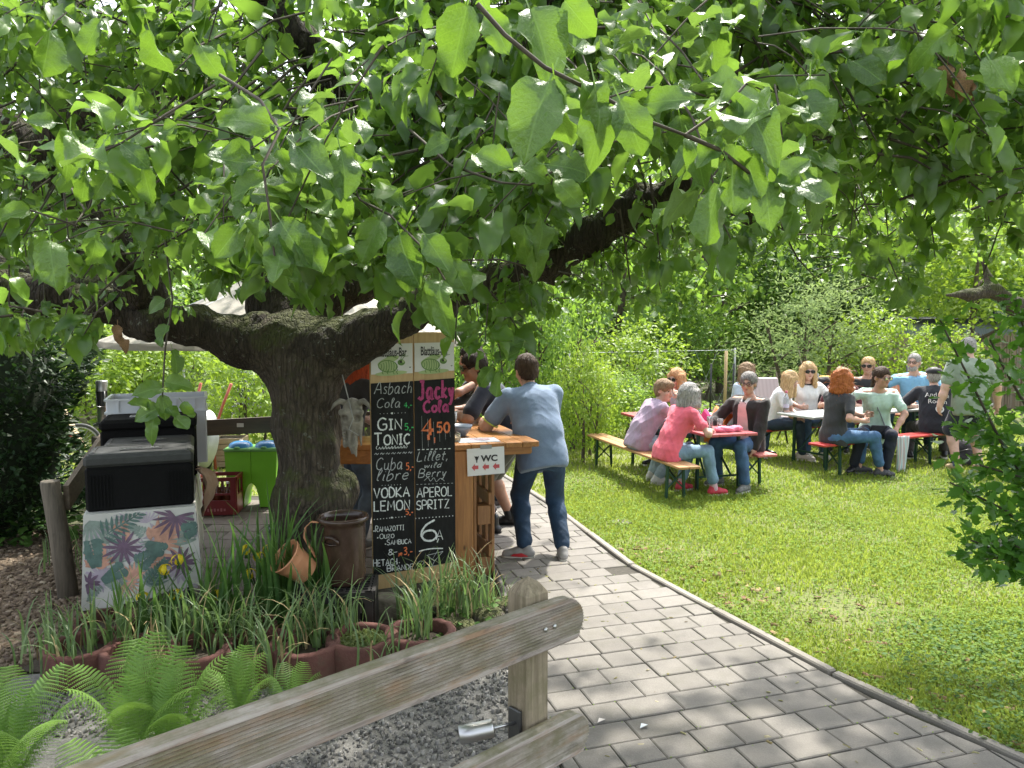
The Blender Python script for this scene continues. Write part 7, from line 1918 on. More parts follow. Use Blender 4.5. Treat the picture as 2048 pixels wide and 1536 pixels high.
# single-stroke chalk lettering
GL = {
 'A': [[(0, 0), (.42, 1), (.8, 0)], [(.15, .36), (.7, .36)]], 'B': [[(0, 0), (0, 1), (.5, .95), (.58, .75), (.45, .56), (0, .52), (.55, .45), (.65, .22), (.5, .03), (0, 0)]], 'C': [[(.7, .85), (.45, 1), (.12, .8), (.02, .45), (.15, .1), (.45, 0), (.7, .15)]],
 'D': [[(0, 0), (0, 1), (.4, .93), (.65, .6), (.6, .25), (.35, .03), (0, 0)]], 'E': [[(.6, 1), (0, 1), (0, 0), (.6, 0)], [(0, .52), (.5, .52)]], 'G': [[(.7, .85), (.4, 1), (.1, .78), (.02, .42), (.15, .08), (.45, 0), (.7, .12), (.7, .45), (.4, .45)]], 'H': [[(0, 0), (0, 1)], [(.6, 0), (.6, 1)], [(0, .5), (.6, .5)]],
 'I': [[(.2, 0), (.2, 1)], [(0, 1), (.4, 1)], [(0, 0), (.4, 0)]], 'K': [[(0, 0), (0, 1)], [(.6, 1), (0, .45), (.65, 0)]], 'L': [[(0, 1), (0, 0), (.58, 0)]], 'M': [[(0, 0), (.08, 1), (.42, .35), (.76, 1), (.85, 0)]], 'N': [[(0, 0), (0, 1), (.62, 0), (.62, 1)]],
 'O': [[(.4, 1), (.1, .82), (0, .45), (.12, .1), (.4, 0), (.68, .12), (.78, .5), (.66, .87), (.4, 1)]], 'P': [[(0, 0), (0, 1), (.5, .97), (.6, .75), (.5, .52), (0, .48)]], 'R': [[(0, 0), (0, 1), (.5, .97), (.6, .75), (.5, .52), (0, .48), (.62, 0)]], 'S': [[(.6, .88), (.35, 1), (.06, .85), (.1, .6), (.5, .42), (.6, .18), (.35, 0), (0, .12)]],
 'T': [[(0, 1), (.75, 1)], [(.37, 1), (.37, 0)]], 'U': [[(0, 1), (0, .2), (.2, 0), (.45, .02), (.6, .2), (.6, 1)]], 'V': [[(0, 1), (.36, 0), (.72, 1)]], 'W': [[(0, 1), (.2, 0), (.45, .7), (.7, 0), (.9, 1)]], 'Z': [[(0, 1), (.62, 1), (0, 0), (.66, 0)]], 'J': [[(.15, 1), (.6, 1)], [(.42, 1), (.42, .2), (.25, 0), (0, .12)]],
 'a': [[(.5, .5), (.25, .6), (.02, .35), (.12, .02), (.35, .08), (.5, .5), (.5, .0), (.62, .05)]], 'b': [[(.02, 1), (.02, 0), (.35, 0), (.5, .3), (.3, .58), (.02, .4)]], 'c': [[(.45, .5), (.2, .6), (.02, .3), (.15, 0), (.48, .1)]], 'd': [[(.5, .5), (.25, .6), (.02, .32), (.12, .02), (.38, .06), (.5, .4), (.52, 1), (.52, 0)]],
 'e': [[(.04, .3), (.46, .36), (.36, .58), (.12, .54), (.02, .25), (.2, 0), (.5, .1)]], 'h': [[(.04, 1), (.02, 0)], [(.02, .35), (.25, .58), (.42, .45), (.44, 0)]], 'i': [[(.1, .55), (.1, .05), (.2, 0)], [(.12, .78), (.13, .8)]], 'k': [[(.04, 1), (.02, 0)], [(.4, .58), (.04, .26), (.45, 0)]], 'l': [[(.06, .3), (.28, .85), (.2, 1), (.08, .85), (.08, .1), (.24, 0)]],
 'o': [[(.28, .58), (.04, .4), (.06, .1), (.28, 0), (.48, .15), (.46, .45), (.28, .58)]], 'r': [[(.04, .55), (.06, 0)], [(.06, .35), (.22, .57), (.4, .52)]], 's': [[(.38, .52), (.15, .58), (.06, .42), (.34, .22), (.3, .02), (.02, .06)]], 't': [[(.18, .9), (.16, .1), (.34, 0)], [(0, .6), (.4, .62)]], 'u': [[(.02, .55), (.06, .08), (.28, 0), (.44, .2), (.46, .55), (.46, .05), (.56, 0)]], 'w': [[(0, .55), (.14, 0), (.32, .45), (.5, 0), (.66, .55)]], 'y': [[(.02, .55), (.2, .08), (.44, .55)], [(.44, .55), (.2, -.3), (.02, -.28)]], 'j': [[(.2, .55), (.18, -.2), (.02, -.25)], [(.2, .78), (.21, .8)]],
 '4': [[(.42, 0), (.42, 1), (0, .32), (.62, .32)]], '5': [[(.55, 1), (.1, 1), (.05, .58), (.4, .6), (.58, .35), (.4, .03), (.02, .06)]], '3': [[(.02, .92), (.4, 1), (.5, .75), (.2, .55), (.52, .4), (.45, .06), (.02, .04)]], '6': [[(.55, 1), (.2, .75), (.02, .35), (.15, .03), (.45, 0), (.62, .22), (.48, .48), (.18, .45), (.04, .25)]], '0': [[(.3, 1), (.04, .75), (.02, .3), (.25, 0), (.5, .2), (.54, .7), (.3, 1)]],
 ',': [[(.12, .08), (.04, -.18)]], '-': [[(.02, .38), (.42, .38)]], '.': [[(.08, .02), (.1, .05)]], '&': [[(.62, .0), (.12, .75), (.28, 1), (.42, .8), (.05, .3), (.2, 0), (.6, .38)]], '(': [[(.2, 1), (.02, .5), (.2, 0)]], ')': [[(.02, 1), (.2, .5), (.02, 0)]], "'": [[(.1, 1), (.06, .8)]], '*': [[(.05, .3), (.25, .32), (.25, .2), (.05, .2), (.05, .3)]],
}
CHALK = {'white': mat('chalk_white', (.62, .65, .64), .9, var=.3, scale=90), 'grey': mat('chalk_thin', (.36, .38, .38), .9, var=.35, scale=90), 'green': mat('chalk_green', (.05, .42, .12), .9, var=.3, scale=90), 'orange': mat('chalk_orange', (.66, .17, .06), .9, var=.3, scale=90), 'pink': mat('chalk_pink', (.40, .055, .17), .9, var=.3, scale=90)}
cm_ = {k: MB() for k in CHALK}
kk_ = [0]
def stroke(key, pts, w):
 """pts in picture positions on the board -> a flat chalk line with round joins"""
 q = [bpx(x, y) for x, y in pts]; kk_[0] += 1; l = -.0042 - .00002 * (kk_[0] % 40)
 w = w * 4.95 / FPX / 2
 V = []; n = len(q)
 for i in range(n):
  a = q[max(i - 1, 0)]; b = q[min(i + 1, n - 1)]; d = math.hypot(b[0] - a[0], b[1] - a[1]) or 1
  nx_, nz_ = -(b[1] - a[1]) / d, (b[0] - a[0]) / d
  ww = w * (1 + .15 * math.sin(i * 2.3 + kk_[0]))
  V += [(q[i][0] + nx_ * ww, l, q[i][1] + nz_ * ww), (q[i][0] - nx_ * ww, l, q[i][1] - nz_ * ww)]
 cm_[key].add(V, [(2 * i, 2 * i + 1, 2 * i + 3, 2 * i + 2) for i in range(n - 1)])
def smooth_pts(p):
 if len(p) < 3: return p
 out = []
 for i in range(len(p) - 1):
  p0, p1, p2, p3 = p[max(i - 1, 0)], p[i], p[i + 1], p[min(i + 2, len(p) - 1)]
  for t in (0, .25, .5, .75):
   out.append(tuple(.5 * (2 * p1[k] + (p2[k] - p0[k]) * t + (2 * p0[k] - 5 * p1[k] + 4 * p2[k] - p3[k]) * t * t + (3 * p1[k] - p0[k] - 3 * p2[k] + p3[k]) * t ** 3) for k in (0, 1)))
 return out + [p[-1]]
ROUND = set('BCDGJOPRSU&(')
def chalk(key, text, x, y, h, w, width=None, slope=-.035, slant=0.0, small=None, curly=False):
 """baseline starts at picture position x,y; h cap height"""
 adv = {' ': .45}; tot = 0; wid = []
 for i, ch in enumerate(text):
  s = (small if (small and i > 0 and ch.isupper()) else 1.0)
  if ch == ' ': wid.append(.4); continue
  g = GL[ch]; m = max(p[0] for st in g for p in st); wid.append((m + .22) * s)
 tot = sum(wid) - .2
 sx = (width / tot) if width else h * .85
 cx = x
 for i, ch in enumerate(text):
  if ch != ' ':
   s = (small if (small and i > 0 and ch.isupper()) else 1.0)
   for st in GL[ch]:
    p = [(cx + (a * s + slant * b) * sx, y + slope * (cx + a * sx - x) - b * s * h) for a, b in st]
    if ch.islower() or ch in ROUND or ch.isdigit() or curly:
     if ch not in 'kh45' : p = smooth_pts(p)
    stroke(key, p, w)
  cx += wid[i] * sx
def dots(key, pts, r):
 for x, y in pts: stroke(key, [(x - r, y), (x + r, y - r * .1)], r * 2)
chalk('grey', 'Asbach', 745, 788, 24, 1.6, 72, -.03, .25, curly=True); chalk('grey', 'Cola', 749, 816, 19, 1.6, 46, -.03, .2, curly=True); chalk('green', '4,-', 803, 815, 10, 2.2, 16)
dots('grey', [(756 + 7 * i, 828 - .3 * i) for i in range(8)], .8); dots('white', [(779, 827)], 1.8)
chalk('white', 'GIN', 751, 861, 24, 3.2, 46, -.05, 0, .85); chalk('green', '5,-', 804, 861, 13, 2.4, 18)
chalk('white', 'TONIC', 744, 892, 24, 3.2, 69, -.05, 0, .82)
chalk('white', '(', 747, 901, 8, 1.0, 3); chalk('white', ')', 806, 898, 8, 1.0, 3)
for i in range(9): stroke('white', smooth_pts([(752 + 6 * i, 900 - .3 * i), (754 + 6 * i, 896 - (i % 3) - .3 * i), (755.5 + 6 * i, 900 - .3 * i), (757 + 6 * i, 897 - .3 * i)]), 1.0)
for i in range(7): stroke('grey', smooth_pts([(744 + 11 * i, 911 - .5 * i), (747 + 11 * i, 908 - .5 * i), (749 + 11 * i, 911 - .5 * i), (752 + 11 * i, 908 - .5 * i)]), 1.4)
chalk('grey', 'Cuba', 746, 942, 24, 1.8, 52, -.04, .2, curly=True); chalk('orange', '5,-', 806, 942, 14, 2.4, 15)
chalk('grey', 'libre', 746, 964, 22, 1.8, 62, -.05, .3, curly=True)
dots('grey', [(758 + 6 * i, 974 - .3 * i) for i in range(7)], .8)
chalk('white', 'VODKA', 742, 1000, 20, 2.8, 70, -.05); chalk('white', 'LEMON', 742, 1027, 20, 2.8, 70, -.05); chalk('orange', '5,-', 804, 1034, 11, 2.2, 15)
dots('white', [(742 + 6 * i, 1044 - .6 * i) for i in range(11)], .9); dots('white', [(776, 1040)], 1.6)
dots('white', [(741, 1068), (748, 1082), (763, 1095)], 1.3)
chalk('white', 'RAMAZOTTI', 744, 1070, 12, 1.4, 56, -.08, 0, .85); chalk('white', 'OUZO', 752, 1084, 10, 1.3, 28, -.08, 0, .8); chalk('white', 'SAMBUCA', 766, 1097, 11, 1.4, 48, -.08, 0, .85)
chalk('white', '&', 768, 1118, 12, 1.6, 12); stroke('white', [(780, 1112), (786, 1111)], 1.2); chalk('orange', 'je', 788, 1118, 8, 1.8, 8); chalk('orange', '3,-', 799, 1117, 15, 2.2, 18)
chalk('white', 'HETDCH'.replace('D', 'A'), 739, 1142, 15, 1.8, 46, -.1, 0, .85); chalk('white', 'BRANDE', 766, 1152, 12, 1.8, 52, -.1, 0, .9); dots('white', [(786, 1134), (790, 1133.6)], .9)
# right panel
chalk('pink', 'Jacky', 832, 799, 36, 6.0, 72, -.06); chalk('pink', 'Cola', 842, 825, 22, 5.0, 52, -.05)
chalk('orange', '4', 839, 872, 32, 7.0, 24); chalk('orange', '50', 869, 866, 20, 4.4, 26); stroke('orange', [(864, 876), (864, 887)], 3.4); stroke('orange', [(851, 870), (852, 881)], 6)
for i, x in enumerate((838, 850, 862, 874, 886, 896)): stroke('grey', [(x, 832 + 6 * i), (x + 1, 900 - 5 * i)], .5)
for i in range(8): stroke('white', [(829 + 9 * i, 901 - .3 * i), (834 + 9 * i, 900.6 - .3 * i)], 1.8)
chalk('grey', 'Lillet,', 828, 924, 19, 1.8, 62, -.05, .3, curly=True); chalk('grey', 'wild', 842, 938, 10, 1.7, 34, -.05, .25, curly=True); chalk('grey', 'Berry', 830, 958, 17, 1.8, 56, -.06, .25, curly=True)
stroke('grey', smooth_pts([(842, 964), (850, 958), (855, 965), (862, 958), (867, 966), (876, 959), (884, 965)]), 1.2)
for i in range(10): stroke('grey', [(826 + 8 * i, 972 - .3 * i), (830 + 8 * i, 971.8 - .3 * i)], .9)
chalk('white', 'APEROL', 827, 999, 19, 2.3, 73, -.06); chalk('white', 'SPRITZ', 826, 1024, 18, 2.3, 68, -.06)
dots('white', [(824 + 7 * i, 1042 - .5 * i) for i in range(12)], 1.0)
chalk('white', '6', 834, 1088, 42, 4.2, 34); chalk('white', ',', 866, 1086, 30, 2.2, 6); chalk('white', 'A', 866, 1086, 20, 1.8, 14)
stroke('white', smooth_pts([(830, 1110), (845, 1106), (862, 1104), (880, 1104)]), 2.4)
stroke('grey', [(848, 1118), (880, 1110)], 1.4); stroke('grey', [(846, 1118), (862, 1130), (880, 1110)], 1.4); stroke('grey', [(862, 1130), (856, 1142)], 1.4); stroke('grey', [(846, 1143), (866, 1139)], 1.4); stroke('grey', [(870, 1106), (858, 1126)], 1.0)
stroke('grey', smooth_pts([(826, 1136), (832, 1130), (840, 1133), (836, 1138)]), 1.1)
for k, m in cm_.items():
 if m.v: tag(m.build('chalk_lettering', CHALK[k], CB), kind='stuff')
# skull hanging from the limb
SKL = thing('animal_skull', 'weathered horned animal skull hanging by a cord beside the trunk', 'skull', P(705, 850, 4.88))
m_bone = mat('old_bone', (.21, .19, .155), .8, var=.45, scale=22, bumpk=.5, bscale=50)
b = SDF(.018)
b.ell((.0, .01, .10), (.062, .06, .075)); b.ell((.0, -.02, .045), (.07, .05, .045)); b.cap((0, -.015, .03), (.012, -.035, -.12), .044, .026); b.cap((.012, -.035, -.10), (.028, -.03, -.20), .022, .006); b.cap((-.006, -.035, -.10), (.0, -.03, -.18), .018, .006)
b.cap((-.05, -.01, .02), (-.042, -.03, -.13), .020, .014); b.cap((.055, -.01, .03), (.056, -.015, -.13), .016, .006); b.cap((-.06, -.035, .085), (.06, -.035, .085), .022)
for q_, r_ in (((.042, -.065, .045), (.024, .04, .026)), ((-.038, -.065, .045), (.024, .04, .026)), ((.010, -.066, -.085), (.013, .03, .045)), ((.0, -.075, -.01), (.008, .02, .03)), ((-.028, -.05, -.06), (.008, .03, .04)), ((.038, -.05, -.06), (.008, .03, .05))): b.ell(q_, r_, sub=True, k=.006)
V, Q = b.mesh(.0065, 1); V = wrinkle(V, Q, .0012, 50, 3); link_mesh('cranium', np_mesh('cranium', V, Q), SKL, m_bone)
for s in (-1, 1):
 MB().tube([(s * .045, 0, .14), (s * .075, -.01, .155), (s * .105, -.03, .135), (s * .125, -.05, .10)], [.022, .019, .013, .003], 9).build('horn', m_bone, SKL)
for k in range(5): MB().box((-.05 + .003 * k, -.045, -.03 - .022 * k), (.014, .02, .014), None, .003).build('tooth', m_bone, SKL)
cd = MB(); q0 = Vector((.0, -.06, .13)); cd.tube([q0, Vector((-.06, .0, .32)), Vector((-.13, .05, .52))], .004, 5); cd.tube([q0, Vector((.02, -.07, .05)), Vector((-.01, -.06, -.02)), Vector((.05, -.05, -.06))], .003, 5); cd.build('cord', mat('grey_cord', (.3, .3, .29), .8), SKL)
# ------------------------------------------------------------------ foreground: rails, spot lamp, planters, iris, ferns, pot
def rail_mat():
 m, t, b, N, L = nt('weathered_decking')
 v = coords(t, 'Object', (1.0, 22, 22))
 g = noise(t, 3.0, 7, .7, v, .4)
 c = ramp(t, g, [(.25, (.15, .12, .10)), (.45, (.36, .305, .27)), (.6, (.48, .43, .39)), (.8, (.58, .54, .5))])
 v2 = coords(t, 'Object', (2.0, 9, 9))
 warm = ramp(t, noise(t, 2.4, 5, .6, v2), [(.50, (0, 0, 0)), (.66, (.85, .85, .85))])
 c = mixc(t, warm, c, (.33, .20, .115))
 dark = ramp(t, noise(t, 1.7, 6, .7, coords(t, 'Object', (3, 12, 12))), [(.54, (0, 0, 0)), (.7, (.8, .8, .8))])
 c = mixc(t, dark, c, (.085, .07, .065))
 # green algae on faces that look up
 geo = N.new('ShaderNodeNewGeometry'); sp = N.new('ShaderNodeSeparateXYZ'); L.new(geo.outputs['Normal'], sp.inputs[0])
 mm = N.new('ShaderNodeMath'); mm.operation = 'MULTIPLY'; L.new(ramp(t, sp.outputs['Z'], [(.45, (0, 0, 0)), (.8, (1, 1, 1))]), mm.inputs[0]); L.new(ramp(t, noise(t, 9, 5, .7, coords(t)), [(.35, (.2, .2, .2)), (.65, (.9, .9, .9))]), mm.inputs[1])
 c = mixc(t, mm.outputs[0], c, (.16, .15, .075))
 L.new(c, b.inputs['Base Color']); b.inputs['Roughness'].default_value = .8
 bump(t, b, g, .35, .006)
 return m
m_deck = rail_mat()
RY = math.atan2(.92, .983); RD = Vector((math.cos(RY), math.sin(RY), 0)); RN = Vector((-math.sin(RY), math.cos(RY), 0))
HR = thing('handrail_fence', 'weathered grooved wooden railing with a square post in the foreground', 'fence', (.05, 2.35, 0), RY)
# local x along the rail (to the far right end), y away from the eye
def rail(x_end, L, ztop, hgt, th, yc, ng=15, name='rail', rr_=.10):
 prof = []                                             # (y, z) outline of the board, grooved towards the eye
 n = ng * 2
 for i in range(n + 1):
  z = hgt * (i / n); e = .006 if i % 2 else 0.0
  prof.append((-th / 2 + (e if .015 < z < hgt - .02 else 0), z))
 prof[0] = (-th / 2 + .006, 0); prof[-1] = (-th / 2 + .014, hgt - .004)
 prof += [(-th / 2 + .022, hgt), (th / 2 - .012, hgt), (th / 2, hgt - .012), (th / 2, .006), (th / 2 - .006, 0)]
 stations = [-L, -L * .75, -L * .5, -L * .25, -.10, -.06, -.03, 0]
 V = []; F = []; k = len(prof)
 for s in stations:
  for y, z in prof:
   t = z / hgt
   cut = 0
   if t > .45: cut = rr_ * (1 - math.sqrt(max(0, 1 - ((t - .45) / .55) ** 2)))
   if t < .4: cut = .035 * ((.4 - t) / .4) ** 1.5
   x = s + (-cut * (1 if s >= -.001 else (1 + s / .10) if s > -.1 else 0))
   V.append((x_end + x, yc + y, ztop - hgt + z))
 for i in range(len(stations) - 1):
  for j in range(k): F.append((i * k + j, (i + 1) * k + j, (i + 1) * k + (j + 1) % k, i * k + (j + 1) % k))
 F.append(tuple(range(k))); F.append(tuple((len(stations) - 1) * k + j for j in reversed(range(k))))
 mb = MB(); mb.add(V, F); return mb.build(name, m_deck, HR)
rail(.155, 2.6, .985, .145, .046, -.075)
rail(.185, 2.6, .60, .145, .046, -.075)
# post: 9 x 9 cm with grooves on two faces and a worn pointed top
pm_ = MB(); hw = .047; prof = []
for i in range(19):
 y = -hw + .006 + (2 * hw - .012) * i / 18; prof.append((-hw + (.0035 if i % 2 else 0), -y))
n_l = len(prof)
prof = [(x, y) for x, y in prof] + [(-hw + .006, -hw), (hw - .006, -hw), (hw, -hw + .006), (hw, hw - .006), (hw - .006, hw), (-hw + .006, hw)]
V = [(x, y, -.05) for x, y in prof] + [(x, y, 1.0) for x, y in prof] + [(x * .55, y * .55, 1.03) for x, y in prof] + [(0, 0, 1.048)]
k = len(prof); F = []
for l in (0, 1): F += [(l * k + i, (l + 1) * k + i, (l + 1) * k + (i + 1) % k, l * k + (i + 1) % k) for i in range(k)]
F += [(2 * k + i, 3 * k, 2 * k + (i + 1) % k) for i in range(k)]
pm_.add(V, F);
m_pdeck = wood('weathered_square_post', (.17, .135, .09), (.42, .35, .25), 2, 3, .8, 18, True, .3, grime=(.17, .155, .08))
pm_.build('post', m_pdeck, HR)
for x in (-.02, .02): MB().lathe([(0, .004), (.006, .003), (.008, 0)], (x, -.0985, .91), 8, Matrix.Rotation(R(90), 3, 'X')).build('screw', m_steel, HR)
# spot lamp fixed to the post
pp_ = P(958, 1462, 2.24)
SL = thing('spot_lamp', 'small stainless steel cylinder spot lamp on the side of the railing post', 'lamp', pp_)
ax = Vector((-.97, -.10, -.16)).normalized(); q_ = ax.to_track_quat('Z', 'Y').to_matrix()
MB().lathe([(0, -.045), (.024, -.045), (.027, -.040), (.027, .010), (.0285, .012), (.0285, .058), (.025, .060), (.024, .045), (0, .045)], n=24, M=q_).build('housing', m_steel, SL)
inv_p = HR.matrix_world
post_side = Vector((.05, 2.35, 0)) - RD * hw; post_side.z = pp_.z - .012
plate = MB(); plate.box(post_side - pp_ + Vector((-.006, -.006, -.02)), (.012, .055, .13), Matrix.Rotation(RY, 3, 'Z'), .003); plate.build('wall_plate', mat('dark_steel', (.12, .12, .12), .4, .8), SL)
MB().tube([-ax * .044, post_side - pp_ + Vector((-.01, -.01, 0))], .006, 8).build('arm', m_steel, SL)
# red concrete plant rings
m_ring = paver_mat('red_concrete', (.17, .055, .042), (.25, .085, .065), 1)
m_ring2, t_, b_, N_, L_ = nt('red_cast_stone')
v_ = coords(t_); c_ = ramp(t_, noise(t_, 7, 7, .65, v_), [(.3, (.085, .036, .03)), (.6, (.15, .062, .05)), (.8, (.13, .07, .055))]); c_ = mixc(t_, ramp(t_, noise(t_, 3.5, 6, .7, v_), [(.55, (0, 0, 0)), (.75, (.7, .7, .7))]), c_, (.10, .085, .05))
L_.new(c_, b_.inputs['Base Color']); b_.inputs['Roughness'].default_value = .92; bump(t_, b_, noise(t_, 60, 6, .7, v_), .5, .012)
RINGS = [(-2.24, 3.90, 'red concrete plant ring at the left end of the row, nearest the wood chips'), (-1.93, 3.86, 'red plant ring second from the left end, behind the tallest fern'), (-1.63, 3.86, 'red plant ring with trailing grass behind the middle ferns'), (-1.33, 3.93, 'red plant ring at the foot of the yellow iris'), (-1.08, 3.93, 'red plant ring left of the ring filled with moss'), (-.80, 4.00, 'red plant ring filled with green moss in front of the black crate'), (-.50, 4.08, 'red plant ring with long leeks, nearest the railing post'), (-1.50, 4.18, 'red plant ring in the second row behind the ferns'), (-2.30, 4.25, 'half buried red plant ring beside the log at the table')]
ring_pr = [(.190, -.02), (.195, .0), (.195, .165), (.188, .175), (.155, .175), (.148, .165), (.140, .02)]
for i, (x, y, lab) in enumerate(RINGS):
 T = thing('plant_ring', lab, 'planter', (x, y, 0), random.uniform(0, 6), 'red concrete plant rings edging the bed')
 rg = MB(); n = 30
 V = []; F = []
 for (r_, z) in ring_pr:
  for k in range(n):
   a = 2 * math.pi * k / n
   f_ = 1.0
   if r_ > .15:                                   # concave notch where the next ring fits, vertical joints on the wall
    da = abs((a - .0 + math.pi) % (2 * math.pi) - math.pi); f_ -= .10 * max(0, 1 - (da / .75) ** 2)
    if k % 5 == 0: f_ -= .018
   V.append((r_ * f_ * math.cos(a), r_ * f_ * math.sin(a), z * (1 + .02 * math.sin(a * 3 + i)) + .003 * math.sin(k * 2.7 + i)))
 for j in range(len(ring_pr) - 1):
  for k in range(n): F.append((j * n + k, j * n + (k + 1) % n, (j + 1) * n + (k + 1) % n, (j + 1) * n + k))
 rg.add(V, F, True); rg.build('ring', m_ring2, T)
 MB().lathe([(0, .13), (.08, .125), (.146, .11)], n=20).build('soil', m_bed, T)
 if i == 5:
  n_ = 1500; a = rng.uniform(0, 6.28, n_); r_ = .135 * np.sqrt(rng.random(n_)); pos = np.stack([r_ * np.cos(a), r_ * np.sin(a), .125 + .03 * rng.random(n_)], 1)
  tag(link_mesh('moss', scatter_leaves(*leaf_template(2, 1, 1, .5, .1, .2, 0, 0, 5, 0), pos, rng.normal(0, 1, (n_, 3)) + [0, 0, .6], rng.normal(0, .4, (n_, 3)) + [0, 0, 1], rng.uniform(.012, .03, n_), 'moss'), T, leafmat('moss_green', (.06, .09, .02), (.16, .2, .06), None, .3, .6)), kind='stuff')
# field stones beside the chalkboard and along the bed edge
m_stone = mat('field_stone', (.17, .15, .12), .9, var=.4, scale=7, bumpk=.6, bscale=30)
m_moss_st = bark_mat('mossy_stone', (.08, .065, .05), (.2, .17, .14), (.06, .07, .015), (.25, .24, .22), .52)
STN = [(-.79, 4.76, .0, (.16, .09, .10), 'flat topped buff stone at the foot of the chalkboard'), (-.52, 4.78, .0, (.12, .10, .09), 'reddish stone at the right foot of the chalkboard'), (-.30, 4.42, .0, (.10, .09, .08), 'mossy stone behind the last plant ring'), (-.14, 4.56, .0, (.11, .08, .10), 'brown stone at the edge of the bed beside the paved path'), (-.05, 4.82, .0, (.09, .10, .07), 'low grey stone at the corner of the bed next to the path'), (.02, 2.72, .0, (.10, .08, .07), 'dark mossy stone on the gravel by the lower rail')]
for i, (x, y, z, r_, lab) in enumerate(STN):
 s = SDF(.05); q = np.random.default_rng(i + 20)
 s.ell((0, 0, r_[2] * .5), np.array(r_) * .92)
 for _ in range(4): s.ell(q.normal(0, .4, 3) * np.array(r_) * .8 + np.array([0, 0, r_[2] * .5]), np.array(r_) * q.uniform(.45, .7))
 s.cut.append((np.array([0, 0, r_[2] * 1.25]), np.array([.1, -.1, 1.0])))
 V, Q = s.mesh(.016, 1); V = wrinkle(V, Q, .006, 20, i)
 o = link_mesh('stone', np_mesh('stone', V, Q), None, m_stone if i in (0,) else m_moss_st); o.location = (x, y, z - .01); o.rotation_euler = (0, 0, i * 1.1); tag(o, lab, 'stone', 'stones edging the flower bed')
# black plastic crate, stoneware crock, copper bucket
BC = thing('black_crate', 'black slotted plastic crate carrying the brown crock', 'crate', (-1.03, 4.46, 0), R(6))
m_bc = mat('black_crate_plastic', (.02, .019, .018), .5, var=.4, scale=20)
w, d, h = .43, .32, .30
for sy in (-1, 1):
 f = MB(); y = sy * d / 2
 f.box((0, y, .03), (w, .02, .06)); f.box((0, y, h - .03), (w, .024, .06)); f.box((0, y, .15), (w * .62, .016, .05))
 for x in (-.19, -.13, .13, .19): f.box((x, y, h / 2), (.045 if abs(x) > .15 else .02, .021, h))
 f.build('panel', m_bc, BC)
for sx in (-1, 1):
 f = MB(); x = sx * w / 2
 f.box((x, 0, .03), (.02, d - .03, .06)); f.box((x, 0, h - .03), (.022, d - .03, .06))
 for y in (-.12, -.05, .03, .11): f.box((x, y, h / 2), (.0195, .03, h - .01))
 f.build('panel', m_bc, BC)
g_ = MB()
for i in range(9): g_.box((-.19 + i * .0475, 0, h - .004), (.012, d - .02, .012))
for i in range(7): g_.box((0, -.13 + i * .0435, h - .006), (w - .02, .012, .012))
g_.build('grid_top', m_bc, BC)
CK = thing('stoneware_crock', 'tall brown glazed stoneware crock standing on the black crate', 'crock', (-1.005, 4.50, h + .003))
m_ck, t_, b_, N_, L_ = nt('brown_salt_glaze'); v_ = coords(t_, 'Object', (1, 1, .5))
L_.new(ramp(t_, noise(t_, 8, 6, .65, v_), [(.3, (.03, .016, .012)), (.55, (.065, .038, .027)), (.8, (.12, .08, .055))]), b_.inputs['Base Color']); b_.inputs['Roughness'].default_value = .22; bump(t_, b_, noise(t_, 40, 4, .6, v_), .15, .004)
MB().lathe([(0, 0), (.118, 0), (.126, .012), (.131, .05), (.132, .34), (.134, .36), (.150, .372), (.154, .385), (.150, .398), (.138, .402), (.128, .395), (.124, .36), (.12, .05), (0, .03)], n=36).build('body', m_ck, CK)
for a in (R(250),):
 e = MB(); c0 = Vector((math.cos(a) * .132, math.sin(a) * .132, .265)); tx = Vector((-math.sin(a), math.cos(a), 0)); out = Vector((math.cos(a), math.sin(a), 0))
 e.tube([c0 + tx * (.048 * math.cos(t)) + Vector((0, 0, .036 * math.sin(t))) + out * (.012 * math.sin(t)) for t in np.linspace(-.1, math.pi + .1, 9)], .011, 8)
 e.build('handle', m_ck, CK); e2 = MB(); e2.tube([c0 - tx * .05 + Vector((0, 0, -.004)), c0 + out * .006 + Vector((0, 0, -.012)), c0 + tx * .05 + Vector((0, 0, -.004))], .008, 6); e2.build('handle', m_ck, CK)
m_cop = mat('copper_enamel', (.66, .31, .17), .42, 0, var=.1, scale=8)
CBK = thing('hanging_bucket', 'copper coloured metal bucket hanging tilted from the rim of the crock by a strap', 'bucket', P(592, 1128, 4.36))
ax = Vector((-.55, -.42, .62)).normalized(); q_ = ax.to_track_quat('Z', 'Y').to_matrix()
MB().lathe([(0, -.085), (.078, -.085), (.080, -.08), (.092, .03), (.094, .032), (.096, .04), (.103, .085), (.107, .087), (.107, .093), (.102, .094), (.098, .085), (.076, -.072), (0, -.075)], n=32, M=q_).build('body', m_cop, CBK)
st = MB(); base = CBK.location; pts = [P(632, 1114, 4.40), P(620, 1094, 4.38), P(609, 1074, 4.38), P(611, 1055, 4.39), P(622, 1044, 4.41), P(638, 1045, 4.42)]
pts = [p - base for p in pts]; V = []
for i, p in enumerate(pts): V += [p + Vector((0, -.014, 0)), p + Vector((.004, .014, 0))]
st.add(V, [(2 * i, 2 * i + 1, 2 * i + 3, 2 * i + 2) for i in range(len(pts) - 1)], True); o = st.build('strap', m_cop, CBK); md = o.modifiers.new('thick', 'SOLIDIFY'); md.thickness = .004
